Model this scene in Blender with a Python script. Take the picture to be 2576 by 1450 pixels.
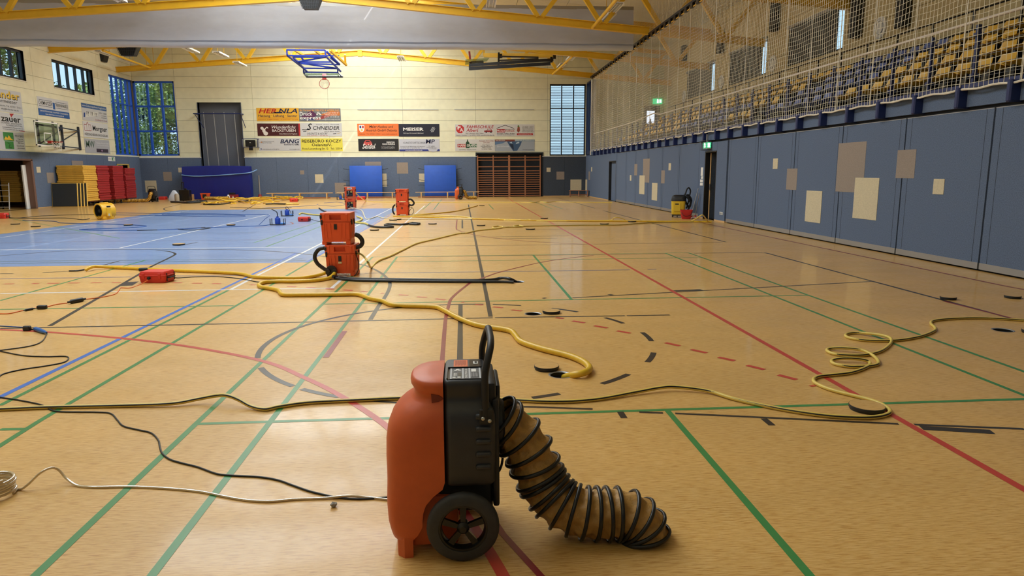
import bpy, bmesh, math, random
from mathutils import Vector, Matrix
for o in list(bpy.data.objects): bpy.data.objects.remove(o)
SC = bpy.context.scene
COL = SC.collection
random.seed(7)

# ---------------------------------------------------------------- camera
F_PX, PITCH, YAW, ROLL, CAM_H = 1721.64, .1676, .0710, -.0052, 1.5582
CF = Vector((math.sin(YAW)*math.cos(PITCH), math.cos(YAW)*math.cos(PITCH), -math.sin(PITCH)))
_R0 = Vector((math.cos(YAW), -math.sin(YAW), 0)); _U0 = _R0.cross(CF)
CR = math.cos(ROLL)*_R0 + math.sin(ROLL)*_U0; CU = CR.cross(CF)
cam = bpy.data.cameras.new('camera'); camo = bpy.data.objects.new('camera', cam); COL.objects.link(camo)
cam.sensor_width = 36.0; cam.lens = F_PX*36.0/2576; cam.clip_start = .05; cam.clip_end = 500
camo.matrix_world = Matrix(((CR.x, CU.x, -CF.x, 0), (CR.y, CU.y, -CF.y, 0), (CR.z, CU.z, -CF.z, CAM_H), (0, 0, 0, 1)))
SC.camera = camo

# ---------------------------------------------------------------- world, lights, exposure
w = bpy.data.worlds.new('world'); SC.world = w; w.use_nodes = True
bg = w.node_tree.nodes['Background']; bg.inputs[0].default_value = (.66, .82, 1.0, 1); bg.inputs[1].default_value = 1.7
SC.view_settings.view_transform = 'Standard'; SC.view_settings.look = 'None'
SC.view_settings.gamma = 1.0; SC.view_settings.use_curve_mapping = False
SC.view_settings.exposure = 0.0
def area(name, loc, sx, sy, power, rot=(0, 0, 0), col=(1, .97, .92)):
    l = bpy.data.lights.new(name, 'AREA'); l.shape = 'RECTANGLE'; l.size = sx; l.size_y = sy
    l.energy = power; l.color = col
    o = bpy.data.objects.new(name, l); COL.objects.link(o); o.location = loc; o.rotation_euler = rot
    return o
sun = bpy.data.lights.new('sun', 'SUN'); sun.energy = 3.2; sun.angle = .01; sun.color = (1, .95, .86)
suno = bpy.data.objects.new('sun', sun); COL.objects.link(suno); suno.rotation_euler = Vector((-.52, .42, -.75)).to_track_quat('-Z', 'Y').to_euler()
# area lamps standing in for rooflight daylight; near bays added to brighten the foreground
RIDGE_X, RIDGE_Z, EAVE_Z = -5.9, 11.05, 9.75
for yc, pw in ((5.6, 560), (12.6, 900), (19.5, 930), (26.1, 720), (33.6, 1150), (40.2, 1350)):
    area('rooflight_standin', (RIDGE_X, yc, RIDGE_Z-.52), 8.0, 5.6, pw, col=(.86, .95, 1))

# ---------------------------------------------------------------- pixel -> place (2576 x 1450 frame)
XR, XL, YB, YN = 8.0, -19.9, 44.6, -1.2
BLUE_Z = 2.57
def ray(x, y): return CF + (x-1288)/F_PX*CR - (y-725)/F_PX*CU
def hit(ax, val, x, y):
    d = ray(x, y); o = Vector((0, 0, CAM_H)); return o + d*((val-o[ax])/d[ax])
def FL(x, y, z=0.0): return hit(2, z, x, y)
def BW(x, y, Y=YB): return hit(1, Y, x, y)
def RW(x, y, X=XR): return hit(0, X, x, y)
def LW(x, y, X=XL): return hit(0, X, x, y)

# ---------------------------------------------------------------- materials
def lin(c):
    return tuple(((v/255.0)/12.92 if v/255.0 <= .04045 else ((v/255.0+.055)/1.055)**2.4) for v in c)
MATS = {}
def mat(name, col, rough=.5, metal=0.0, spec=.5, var=0.0, vs=8.0, bump=0.0, bs=60.0, stretch=(1, 1, 1), alpha=None, trans=0.0, coat=0.0, detail=3.0):
    if name in MATS: return MATS[name]
    m = bpy.data.materials.new(name); m.use_nodes = True; nt = m.node_tree; b = nt.nodes['Principled BSDF']
    c = lin(col); b.inputs['Base Color'].default_value = (*c, 1); b.inputs['Roughness'].default_value = rough
    b.inputs['Metallic'].default_value = metal; b.inputs['Specular IOR Level'].default_value = spec
    if coat: b.inputs['Coat Weight'].default_value = coat; b.inputs['Coat Roughness'].default_value = .1
    if trans: b.inputs['Transmission Weight'].default_value = trans
    if var or bump:
        tc = nt.nodes.new('ShaderNodeTexCoord'); mp = nt.nodes.new('ShaderNodeMapping'); mp.inputs['Scale'].default_value = stretch
        nt.links.new(tc.outputs['Object'], mp.inputs[0])
    if var:
        n = nt.nodes.new('ShaderNodeTexNoise'); n.inputs['Scale'].default_value = vs; n.inputs['Detail'].default_value = detail
        nt.links.new(mp.outputs[0], n.inputs['Vector'])
        r = nt.nodes.new('ShaderNodeValToRGB'); r.color_ramp.elements[0].position = .3; r.color_ramp.elements[1].position = .7
        r.color_ramp.elements[0].color = (*[max(0, v*(1-var)) for v in c], 1); r.color_ramp.elements[1].color = (*[min(1, v*(1+var)) for v in c], 1)
        nt.links.new(n.outputs['Fac'], r.inputs[0]); nt.links.new(r.outputs[0], b.inputs['Base Color'])
    if bump:
        n2 = nt.nodes.new('ShaderNodeTexNoise'); n2.inputs['Scale'].default_value = bs; n2.inputs['Detail'].default_value = 2
        nt.links.new(mp.outputs[0], n2.inputs['Vector'])
        bp = nt.nodes.new('ShaderNodeBump'); bp.inputs['Strength'].default_value = bump; bp.inputs['Distance'].default_value = .01
        nt.links.new(n2.outputs['Fac'], bp.inputs['Height']); nt.links.new(bp.outputs[0], b.inputs['Normal'])
    MATS[name] = m; return m
def emit(name, col, s):
    if name in MATS: return MATS[name]
    m = bpy.data.materials.new(name); m.use_nodes = True; nt = m.node_tree
    b = nt.nodes['Principled BSDF']; b.inputs['Base Color'].default_value = (*lin(col), 1)
    b.inputs['Emission Color'].default_value = (*lin(col), 1); b.inputs['Emission Strength'].default_value = s
    MATS[name] = m; return m
def glassmat(name, tint=(225, 235, 240), refl=.08):
    m = bpy.data.materials.new(name); m.use_nodes = True; nt = m.node_tree; nt.nodes.clear()
    out = nt.nodes.new('ShaderNodeOutputMaterial'); mx = nt.nodes.new('ShaderNodeMixShader')
    t = nt.nodes.new('ShaderNodeBsdfTransparent'); t.inputs[0].default_value = (*lin(tint), 1)
    g = nt.nodes.new('ShaderNodeBsdfGlossy'); g.inputs['Roughness'].default_value = .03; mx.inputs[0].default_value = refl
    nt.links.new(t.outputs[0], mx.inputs[1]); nt.links.new(g.outputs[0], mx.inputs[2]); nt.links.new(mx.outputs[0], out.inputs[0])
    MATS[name] = m; return m

# ---------------------------------------------------------------- mesh builder
def catmull(pts, n=6, closed=False):
    pts = [Vector(p) for p in pts]; out = []; N = len(pts)
    rng = range(N if closed else N-1)
    for i in rng:
        if closed: p0, p1, p2, p3 = pts[(i-1) % N], pts[i], pts[(i+1) % N], pts[(i+2) % N]
        else: p0, p1, p2, p3 = pts[max(i-1, 0)], pts[i], pts[i+1], pts[min(i+2, N-1)]
        for k in range(n):
            t = k/n; t2 = t*t; t3 = t2*t
            out.append(.5*((2*p1)+(p2-p0)*t+(2*p0-5*p1+4*p2-p3)*t2+(3*p1-p0-3*p2+p3)*t3))
    if not closed: out.append(pts[-1])
    return out
class MB:
    def __init__(s): s.v = []; s.f = []
    def add(s, vs, fs, M=None):
        b = len(s.v)
        s.v += [tuple(M @ Vector(p)) if M else tuple(p) for p in vs]; s.f += [tuple(i+b for i in f) for f in fs]; return s
    def box(s, x0, x1, y0, y1, z0, z1, M=None):
        return s.add([(x0, y0, z0), (x1, y0, z0), (x1, y1, z0), (x0, y1, z0), (x0, y0, z1), (x1, y0, z1), (x1, y1, z1), (x0, y1, z1)],
                     [(0, 3, 2, 1), (4, 5, 6, 7), (0, 1, 5, 4), (1, 2, 6, 5), (2, 3, 7, 6), (3, 0, 4, 7)], M)
    def rbox(s, x0, x1, y0, y1, z0, z1, r=.02, seg=2, M=None):
        bm = bmesh.new(); bmesh.ops.create_cube(bm, size=1)
        for v in bm.verts: v.co = Vector(((x0+x1)/2+v.co.x*(x1-x0), (y0+y1)/2+v.co.y*(y1-y0), (z0+z1)/2+v.co.z*(z1-z0)))
        bmesh.ops.bevel(bm, geom=list(bm.edges), offset=r, segments=seg, profile=.5, affect='EDGES')
        bm.verts.index_update(); s.add([v.co.copy() for v in bm.verts], [[v.index for v in f.verts] for f in bm.faces], M); bm.free(); return s
    def loft(s, rings, cap=True, closed=True, M=None, wrap=False):
        n = len(rings[0]); vs = [p for r in rings for p in r]; fs = []; L = len(rings)
        for i in range(L if wrap else L-1):
            a, b = i*n, ((i+1) % L)*n
            for k in range(n if closed else n-1):
                k2 = (k+1) % n; fs.append((a+k, a+k2, b+k2, b+k))
        if cap and not wrap: fs.append(tuple(range(n-1, -1, -1))); fs.append(tuple((L-1)*n+k for k in range(n)))
        return s.add(vs, fs, M)
    def tube(s, pts, r, n=8, cap=True, closed=False, M=None, ov=1.0):
        pts = [Vector(p) for p in pts]; N = len(pts); rings = []; up = None
        for i in range(N):
            if closed: t = pts[(i+1) % N]-pts[i-1]
            else: t = pts[min(i+1, N-1)]-pts[max(i-1, 0)]
            if t.length < 1e-9: t = Vector((0, 0, 1))
            t.normalize()
            if up is None:
                up = Vector((0, 0, 1)) if abs(t.z) < .9 else Vector((1, 0, 0))
            up = up-t*up.dot(t)
            if up.length < 1e-6: up = t.orthogonal()
            up.normalize(); sd = t.cross(up)
            rr = r[i] if isinstance(r, (list, tuple)) else r
            rings.append([pts[i]+(sd*math.cos(2*math.pi*k/n)+up*math.sin(2*math.pi*k/n)*ov)*rr for k in range(n)])
        return s.loft(rings, cap and not closed, True, M, wrap=closed)
    def bar(s, a, b, w, h=None, M=None):
        a, b = Vector(a), Vector(b); h = h or w; t = (b-a).normalized()
        up = Vector((0, 0, 1)) if abs(t.z) < .95 else Vector((0, 1, 0))
        sd = t.cross(up).normalized(); up = sd.cross(t)
        q = [sd*(-w/2)+up*(-h/2), sd*(w/2)+up*(-h/2), sd*(w/2)+up*(h/2), sd*(-w/2)+up*(h/2)]
        return s.loft([[a+p for p in q], [b+p for p in q]], True, True, M)
    def lathe(s, prof, n=24, M=None, a0=0, a1=2*math.pi, cap=True):
        full = abs(a1-a0-2*math.pi) < 1e-6; K = n if full else n+1
        rings = [[(r*math.cos(a0+(a1-a0)*k/n), r*math.sin(a0+(a1-a0)*k/n), z) for k in range(K)] for r, z in prof]
        return s.loft(rings, full and cap, full, M)
    def prism(s, poly, h, M=None):
        n = len(poly); return s.loft([[(x, y, 0) for x, y in poly], [(x, y, h) for x, y in poly]], True, True, M)
    def torus(s, R, r, n=24, m=6, M=None):
        rings = [[((R+r*math.cos(2*math.pi*j/m))*math.cos(2*math.pi*i/n), (R+r*math.cos(2*math.pi*j/m))*math.sin(2*math.pi*i/n), r*math.sin(2*math.pi*j/m)) for j in range(m)] for i in range(n)]
        return s.loft(rings, False, True, M, wrap=True)
    def mesh(s, name, smooth=None):
        me = bpy.data.meshes.new(name); me.from_pydata(s.v, [], s.f)
        if smooth:
            me.polygons.foreach_set('use_smooth', [True]*len(me.polygons))
            if smooth < 3: me.set_sharp_from_angle(angle=smooth)
        me.update(); return me
def wm(o):
    m = o.matrix_basis.copy()
    if o.parent: m = wm(o.parent) @ o.matrix_parent_inverse @ m
    return m
def T(x=0, y=0, z=0): return Matrix.Translation((x, y, z))
def RZ(a): return Matrix.Rotation(a, 4, 'Z')
def RX(a): return Matrix.Rotation(a, 4, 'X')
def RY(a): return Matrix.Rotation(a, 4, 'Y')
def obj(name, mb, m, parent=None, smooth=None, world=False, loc=None, label=None, kind=None):
    me = mb.mesh(name, smooth) if isinstance(mb, MB) else mb
    if m is not None:
        me.materials.clear()
        me.materials.append(m)
    o = bpy.data.objects.new(name, me); COL.objects.link(o)
    if loc is not None: o.location = loc
    if parent is not None:
        o.parent = parent
        if world: o.matrix_parent_inverse = wm(parent).inverted()
    if label: o['label'] = label
    if kind: o['kind'] = kind
    return o
def thing(name, label, cat, loc=(0, 0, 0), rz=0, group=None):
    o = bpy.data.objects.new(name, None); COL.objects.link(o); o.location = loc; o.rotation_euler = (0, 0, rz)
    o.empty_display_size = .1
    return tag(o, label, cat, group)
def tag(o, label, cat, group=None):
    o['label'] = label; o['category'] = cat
    if group: o['group'] = group
    return o
def struct(name, mb, m, parent=None, smooth=None):
    o = obj(name, mb, m, parent, smooth)
    if parent is None: o['kind'] = 'structure'
    return o
def copy_tree(o, parent=None):
    c = o.copy(); COL.objects.link(c); c.parent = parent
    for ch in [x for x in bpy.data.objects if x.parent == o]: copy_tree(ch, c)
    return c
TEXTS = []
def text(body, size, m, M, parent, bold=0.0, shear=0.0, align='CENTER', width=None, name='lettering', sx=1.0):
    """flat lettering; M maps the text plane (x right, y up) to the parent's space"""
    cu = bpy.data.curves.new(name, 'FONT'); cu.body = body; cu.size = size; cu.align_x = align; cu.align_y = 'CENTER'
    cu.offset = bold; cu.shear = shear; cu.resolution_u = 2
    o = bpy.data.objects.new(name, cu); COL.objects.link(o); TEXTS.append((o, m, M, parent, name, width, align, sx))
def flush_texts():
    bpy.context.view_layer.update(); dg = bpy.context.evaluated_depsgraph_get()
    for o, m, M, parent, name, width, align, sx in TEXTS:
        me = bpy.data.meshes.new_from_object(o.evaluated_get(dg)); me.name = name
        if width and len(me.vertices):
            xs = [v.co.x for v in me.vertices]; wd = max(xs)-min(xs)
            k = width/wd; c = (max(xs)+min(xs))/2 if align == 'CENTER' else min(xs)
            for v in me.vertices: v.co.x = (v.co.x-c)*k
        elif sx != 1.0:
            for v in me.vertices: v.co.x *= sx
        me.transform(M); me.materials.clear(); me.materials.append(m)
        p = bpy.data.objects.new(name, me); COL.objects.link(p); p.parent = parent
        cu = o.data; bpy.data.objects.remove(o); bpy.data.curves.remove(cu)
    TEXTS.clear()
def rsub(rects, hole):
    out = []; a0, a1, b0, b1 = hole
    for x0, x1, y0, y1 in rects:
        if a1 <= x0 or a0 >= x1 or b1 <= y0 or b0 >= y1: out.append((x0, x1, y0, y1)); continue
        if a0 > x0: out.append((x0, a0, y0, y1))
        if a1 < x1: out.append((a1, x1, y0, y1))
        m0, m1 = max(x0, a0), min(x1, a1)
        if b0 > y0: out.append((m0, m1, y0, b0))
        if b1 < y1: out.append((m0, m1, b1, y1))
    return out
def cut(rect, holes):
    rs = [rect]
    for h in holes: rs = rsub(rs, h)
    return [r for r in rs if r[1]-r[0] > .012 and r[3]-r[2] > .012]
# ================================================================ materials used by the shell
def lino(name, a, b, c, rough=.37):
    m = bpy.data.materials.new(name); m.use_nodes = True; nt = m.node_tree; bs = nt.nodes['Principled BSDF']
    tc = nt.nodes.new('ShaderNodeTexCoord'); L = nt.links.new
    def noise(sc, st, det=4):
        mp = nt.nodes.new('ShaderNodeMapping'); mp.inputs['Scale'].default_value = st; L(tc.outputs['Object'], mp.inputs[0])
        n = nt.nodes.new('ShaderNodeTexNoise'); n.inputs['Scale'].default_value = sc; n.inputs['Detail'].default_value = det
        L(mp.outputs[0], n.inputs['Vector']); return n
    n1 = noise(1.0, (14, 150, 1), 3); n2 = noise(1.0, (.8, 1.6, 1)); n3 = noise(1.0, (38, 330, 1), 2)
    r = nt.nodes.new('ShaderNodeValToRGB'); e = r.color_ramp.elements
    e[0].position = .34; e[0].color = (*lin(a), 1); e[1].position = .62; e[1].color = (*lin(c), 1)
    k = e.new(.48); k.color = (*lin(b), 1)
    L(n1.outputs['Fac'], r.inputs[0])
    r3 = nt.nodes.new('ShaderNodeValToRGB'); e = r3.color_ramp.elements
    e[0].position = .28; e[0].color = (.62, .55, .48, 1); e[1].position = .40; e[1].color = (1, 1, 1, 1); L(n3.outputs['Fac'], r3.inputs[0])
    mx = nt.nodes.new('ShaderNodeMix'); mx.data_type = 'RGBA'; mx.blend_type = 'MULTIPLY'; mx.inputs[0].default_value = .55
    L(r.outputs[0], mx.inputs[6]); L(r3.outputs[0], mx.inputs[7])
    r2 = nt.nodes.new('ShaderNodeValToRGB'); e = r2.color_ramp.elements
    e[0].position = .3; e[0].color = (.92, .92, .92, 1); e[1].position = .7; e[1].color = (1.05, 1.04, 1.03, 1); L(n2.outputs['Fac'], r2.inputs[0])
    m2 = nt.nodes.new('ShaderNodeMix'); m2.data_type = 'RGBA'; m2.blend_type = 'MULTIPLY'; m2.inputs[0].default_value = 1
    L(mx.outputs[2], m2.inputs[6]); L(r2.outputs[0], m2.inputs[7]); L(m2.outputs[2], bs.inputs['Base Color'])
    bs.inputs['Roughness'].default_value = rough; bs.inputs['Specular IOR Level'].default_value = .36; bs.inputs['Coat Weight'].default_value = .3; bs.inputs['Coat Roughness'].default_value = .09
    n4 = noise(1.0, (3, 5, 1)); mr = nt.nodes.new('ShaderNodeMapRange'); mr.inputs[3].default_value = rough*.7; mr.inputs[4].default_value = rough*1.35
    L(n4.outputs['Fac'], mr.inputs[0]); L(mr.outputs[0], bs.inputs['Roughness'])
    MATS[name] = m; return m
M_FLOOR = lino('floor_lino', (194, 144, 76), (214, 169, 97), (222, 181, 114))
M_FLBLUE = lino('floor_blue', (112, 136, 180), (122, 146, 190), (130, 154, 196))
M_CREAM = mat('cream_panel', (228, 226, 196), .75, var=.04, vs=3, bump=.08, bs=180)
M_CREAML = mat('cream_panel_left', (230, 224, 194), .75, var=.04, vs=3, bump=.08, bs=180)
M_JOINT = mat('joint_grey', (120, 112, 92), .9)
M_FELT = mat('blue_grey_felt', (98, 112, 136), .92, spec=.15, var=.22, vs=70, bump=.25, bs=160)
M_FELTD = mat('dark_grey_felt', (70, 78, 90), .92, spec=.15, var=.2, vs=70, bump=.25, bs=160)
M_INL = mat('beige_inlay', (206, 194, 164), .85, spec=.2, var=.08, vs=40)
M_ING = mat('taupe_inlay', (150, 138, 128), .85, spec=.2, var=.08, vs=40)
M_BLACK = mat('black_plastic', (26, 26, 27), .5, var=.15, vs=20)
M_BLK2 = mat('black_gloss', (18, 18, 20), .28)
M_GAP = mat('shadow_gap_black', (14, 14, 15), .8)
M_ALU = mat('aluminium', (170, 172, 175), .38, metal=.7)
M_WHITE = mat('white_paint', (236, 234, 228), .5)
M_CEIL = mat('ceiling_white', (226, 220, 204), .8, var=.03, vs=4)
M_YEL = mat('yellow_steel', (228, 180, 40), .42, var=.05, vs=3)
M_NAVY = mat('navy_frame', (22, 38, 92), .4)
M_WBLUE = mat('blue_frame', (30, 84, 190), .4)
M_DKFR = mat('dark_frame', (28, 32, 42), .4)
M_GLASS = glassmat('window_glass', (226, 236, 238), .07)
M_CONC = mat('concrete', (138, 134, 122), .85, var=.08, vs=6)
M_WOOD = mat('light_wood', (206, 168, 116), .45, var=.1, vs=5, stretch=(1, 12, 12))
M_WOODD = mat('brown_wood', (158, 104, 70), .45, var=.12, vs=5, stretch=(12, 12, 1))

# ================================================================ floor with its open ground sockets
HOLES = [FL(1341, 790), FL(1411, 943.5), FL(1303, 709.5), FL(2523, 831)]
HR = .092
bm = bmesh.new()
vs = [bm.verts.new(p) for p in ((-27, YN, 0), (13.2, YN, 0), (13.2, YB+.3, 0), (-27, YB+.3, 0))]
es = [bm.edges.new((vs[i], vs[(i+1) % 4])) for i in range(4)]
for c in HOLES:
    hv = [bm.verts.new((c.x+HR*math.cos(2*math.pi*k/28), c.y+HR*math.sin(2*math.pi*k/28), 0)) for k in range(28)]
    es += [bm.edges.new((hv[i], hv[(i+1) % 28])) for i in range(28)]
bmesh.ops.triangle_fill(bm, edges=es, use_beauty=True, use_dissolve=False)
for f in bm.faces:
    f.normal_update()
    if f.normal.z < 0: f.normal_flip()
me = bpy.data.meshes.new('floor'); bm.to_mesh(me); bm.free()
FLOOR = struct('floor', me, M_FLOOR)
for c in HOLES:
    b = MB(); b.lathe([(HR, .0), (HR, -.03), (HR-.012, -.032), (HR-.012, -.3), (.001, -.3)], 28, T(c.x, c.y, 0), cap=False)
    obj('socket_sleeve', b, M_BLACK, FLOOR, .6)
    b = MB(); b.lathe([(HR+.006, .0012), (HR-.004, .0016), (HR-.01, -.004)], 28, T(c.x, c.y, 0), cap=False); obj('socket_rim', b, M_ALU, FLOOR, .6)
# blue court field
q0, q1, q2, q3 = FL(400, 666), FL(700, 527), FL(770, 660.5), FL(0, 589.6)
BLX0, BLX1, BLY0, BLY1 = q3.x, q2.x, q0.y, q1.y
b = MB(); b.add([(BLX0, BLY0, .0006), (BLX1, BLY0, .0006), (BLX1, BLY1, .0006), (BLX0, BLY1, .0006)], [(0, 1, 2, 3)])
obj('blue_court_field', b, M_FLBLUE, FLOOR, label='blue painted middle court field on the sports floor')

# ================================================================ back wall
ROW = .653; Z0R = BW(900, 383.5).z
rowz = [BLUE_Z] + [Z0R+ROW*i for i in range(0, 14)]
W_CL = (-19.9, -17.45, 2.68, 7.15); W_CR = (5.65, 7.95, 2.6, 7.06); REC = (-16.14, -13.55, 0.0, 5.89); NICHE = (.96, 5.16, 0.0, 2.74)
DOORT = (11.75, 12.75, 3.3, 5.72)
bh = [W_CL, W_CR, REC, NICHE, DOORT]
b = MB()
for x0, x1, z0, z1 in cut((XL-.3, 13.2, -.3, 11.2), bh): b.box(x0, x1, YB+.04, YB+.30, z0, z1)
WB = struct('wall_back', b, M_JOINT)
colx = [XL, -17.40, -12.82, -8.24, -3.66, .92, 5.5, 8.3, 13.0]
for i in range(len(colx)-1):
    for j in range(len(rowz)-1):
        zt = min(rowz[j+1], 11.1)
        for x0, x1, z0, z1 in cut((colx[i]+.006, colx[i+1]-.006, rowz[j]+.006, zt-.006), bh):
            b = MB(); b.box(x0, x1, YB, YB+.04, z0, z1); obj('wall_panel', b, M_CREAM, WB)
xs = [XL, -18.2, REC[0], REC[1], -11.6, -9.7, -7.8, -5.9, -4.0, -2.1, -.3, NICHE[0], NICHE[1], 6.6, XR]
for i in range(len(xs)-1):
    if xs[i] in (REC[0], NICHE[0]): continue
    b = MB(); b.box(xs[i]+.004, xs[i+1]-.004, YB-.035, YB+.04, .05, BLUE_Z-.02); obj('impact_panel', b, M_FELT if xs[i] < 5 else M_FELTD, WB)
b = MB()
for x0, x1 in ((XL, REC[0]), (REC[1], NICHE[0]), (NICHE[1], XR)): b.box(x0, x1, YB-.05, YB+.04, BLUE_Z-.02, BLUE_Z+.012)
struct('trim_1', b, M_WHITE)
b = MB()
for x0, x1 in ((XL, REC[0]), (REC[1], NICHE[0]), (NICHE[1], XR)): b.box(x0, x1, YB-.03, YB+.04, 0, .05)
struct('baseboard_back', b, M_WOOD)
def inlay_b(x0, y0, x1, y1, grey=False):
    a, c = BW(x0, y0, YB-.04), BW(x1, y1, YB-.04)
    b = MB(); b.box(a.x, c.x, YB-.041, YB-.033, max(c.z, .05), a.z); obj('felt_inlay', b, M_ING if grey else M_INL, WB)
for t in ((918, 407, 959, 430, 1), (998, 409, 1027, 437, 1), (961, 437, 973.5, 470), (1054, 437, 1072, 458), (1375, 422, 1385, 433), (1400, 432, 1419.5, 452, 1), (1435, 452, 1462.5, 480),
          (410, 433, 433, 455, 1), (448, 422, 459, 434), (364, 454.5, 395.5, 484), (754.6, 429, 765.4, 439, 1), (792, 439, 814, 460.5), (842, 460, 871.7, 488, 1)): inlay_b(*t)
# recess for the climbing poles and niche for the wall bars
b = MB(); x0, x1, z0, z1 = REC
b.box(x0, x1, YB+.45, YB+.5, 0, z1); b.box(x0-.03, x0, YB-.035, YB+.5, 0, z1); b.box(x1, x1+.03, YB-.035, YB+.5, 0, z1); b.box(x0-.03, x1+.03, YB+.03, YB+.5, z1, z1+.03)
obj('pole_recess_lining', b, mat('recess_felt', (104, 110, 122), .95, spec=.1, var=.12, vs=40), WB)
b = MB(); x0, x1, z0, z1 = NICHE
b.box(x0, x1, YB+.28, YB+.32, 0, z1); b.box(x0-.08, x0, YB-.04, YB+.32, 0, z1+.08); b.box(x1, x1+.08, YB-.04, YB+.32, 0, z1+.08); b.box(x0, x1, YB-.04, YB+.32, z1, z1+.08)
obj('wall_bar_niche_lining', b, mat('niche_felt', (52, 55, 60), .95, spec=.1, var=.12, vs=40), WB)

# ================================================================ left wall
SMALL = [(6.5+5.95*i, 10.27+5.95*i, 5.80, 7.13) for i in range(6)]
SMALL = [(36.30-5.95*i, 40.06-5.95*i, 5.80, 7.13) for i in range(6)]
W_LC = (41.78, 44.6, 2.68, 7.17); GATE = (29.4, 33.68, 0.0, 2.2); EXITD = (41.7, 43.1, 0.0, 2.1)
lh = SMALL+[W_LC, GATE, EXITD]
b = MB()
for y0, y1, z0, z1 in cut((YN-.3, YB+.3, -.3, 9.95), lh): b.box(XL-.34, XL-.04, y0, y1, z0, z1)
WL = struct('wall_left', b, M_JOINT)
coly = [YN, 4.9, 10.85, 16.8, 22.75, 28.7, 34.65, 40.6, YB]
for i in range(len(coly)-1):
    for j in range(len(rowz)-1):
        zt = min(rowz[j+1], 9.8)
        if zt-rowz[j] < .03: continue
        for y0, y1, z0, z1 in cut((coly[i]+.006, coly[i+1]-.006, rowz[j]+.006, zt-.006), lh):
            b = MB(); b.box(XL-.04, XL, y0, y1, z0, z1); obj('wall_panel', b, M_CREAML, WL)
ys = [YN, 3.5, 7, 10.5, 14, 17.5, 21, 24.5, 27.4, GATE[0], GATE[1], 35.1, 37.0, 38.5, 40.2, EXITD[0], EXITD[1], YB]
for i in range(len(ys)-1):
    for y0, y1, z0, z1 in cut((ys[i]+.004, ys[i+1]-.004, .05, BLUE_Z+.03), lh):
        b = MB(); b.box(XL-.04, XL+.035, y0, y1, z0, z1); obj('impact_panel', b, M_FELT, WL)
for x0, y0, x1, y1, g in ((91.7, 420, 101.8, 434.5, 0), (118, 434.5, 136, 461, 1), (181, 405, 209, 425, 1)):
    a, c = LW(x0, (y0+y1)/2, XL+.035), LW(x1, (y0+y1)/2, XL+.035); t, u = LW((x0+x1)/2, y0), LW((x0+x1)/2, y1)
    b = MB(); b.box(XL+.034, XL+.043, a.y, c.y, u.z, t.z); obj('felt_inlay', b, M_ING if g else M_INL, WL)
b = MB()
for y0, y1 in ((YN, GATE[0]), (GATE[1], EXITD[0]), (EXITD[1], YB)): b.box(XL, XL+.03, y0, y1, 0, .05)
struct('baseboard_left', b, M_WOOD)

# ================================================================ right wall below the grandstand
DOOR_A = (21.32, 22.36, 0, 2.2); DOOR_B = (35.72, 37.44, 0, 2.13)
b = MB()
for y0, y1, z0, z1 in cut((YN-.3, YB+.04, -.3, 2.86), [DOOR_A, DOOR_B]): b.box(XR+.06, XR+.26, y0, y1, z0, z1)
WR = struct('wall_right', b, M_GAP)
def right_panels(ylist, z0, z1, x=XR, name='sliding_panel'):
    for i in range(len(ylist)-1):
        y0, y1 = ylist[i]-.018, ylist[i+1]+.018; p = None
        b = MB(); b.box(x, XR+.06, y1, y0, z0+.1, z1); p = obj(name, b, M_FELT, WR)
        b = MB(); b.box(x-.006, XR+.06, y1, y0, z0, z0+.1); obj('kick_strip', b, M_ALU, p)
        b = MB(); b.box(x-.004, XR+.06, y1, y0, z1, z1+.012); obj('top_edge', b, M_ALU, p)
        if y0-y1 > .9:
            b = MB()
            for yy in (y1+.14, y0-.14): b.box(x-.0015, x+.002, yy-.003, yy+.003, z0+.1, z1)
            obj('seam', b, M_GAP, p)
yj = [20.42]+[RW(x, y).y for x, y in ((1896.5, 572), (1987, 588), (2101, 610), (2252, 638), (2460, 680))]
while yj[-1] > YN+1.3: yj.append(yj[-1]-1.45)
right_panels(yj, .03, 2.47)
yf = [35.55]+[RW(x, y).y for x, y in ((1573.6, 510), (1597, 514), (1628, 520), (1663, 527), (1705, 535), (1757, 545))]
right_panels(yf, .03, 2.5)
for y0, y1 in ((yf[-1]-.02, DOOR_A[1]), (DOOR_A[0], 20.45)):
    b = MB(); b.box(XR-.03, XR+.06, min(y0, y1)+.01, max(y0, y1)-.01, .05, 2.47); obj('impact_panel', b, M_FELT, WR)
for y0, y1 in ((YB-.04, DOOR_B[1]), (DOOR_B[0], 35.57)):
    b = MB(); b.box(XR, XR+.06, min(y0, y1)+.01, max(y0, y1)-.01, .05, 2.57); obj('impact_panel', b, M_FELT, WR)
b = MB(); b.box(XR-.03, XR+.06, DOOR_A[0], DOOR_A[1], 2.2, 2.47); b.box(XR, XR+.06, DOOR_B[0], DOOR_B[1], 2.13, 2.57); obj('impact_panel', b, M_FELT, WR)
b = MB(); b.box(XR, XR+.06, YN, 43.0, 2.54, 2.86); obj('fascia_panel', b, M_FELT, WR)
b = MB(); b.box(XR-.03, XR+.06, DOOR_A[1], 23.1, 0, .05); b.box(XR-.03, XR+.06, 20.45, DOOR_A[0], 0, .05); b.box(XR-.02, XR+.06, DOOR_B[1], YB, 0, .05); struct('baseboard_right', b, M_WOOD)
def inlay_r(x0, y0, x1, y1, grey=0):
    xm, ym = (x0+x1)/2, (y0+y1)/2; a, c = RW(x0, ym), RW(x1, ym); t, u = RW(xm, y0), RW(xm, y1)
    b = MB(); b.box(XR-(.004 if grey else .008), XR+.01, c.y, a.y, u.z, t.z); obj('felt_inlay', b, M_ING if grey else M_INL, WR)
def c5(x, y): return 1660+x/2.812, 300+y/2.812
def c8(x, y): return 1360+x/3.816, 190+y/3.816
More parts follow.
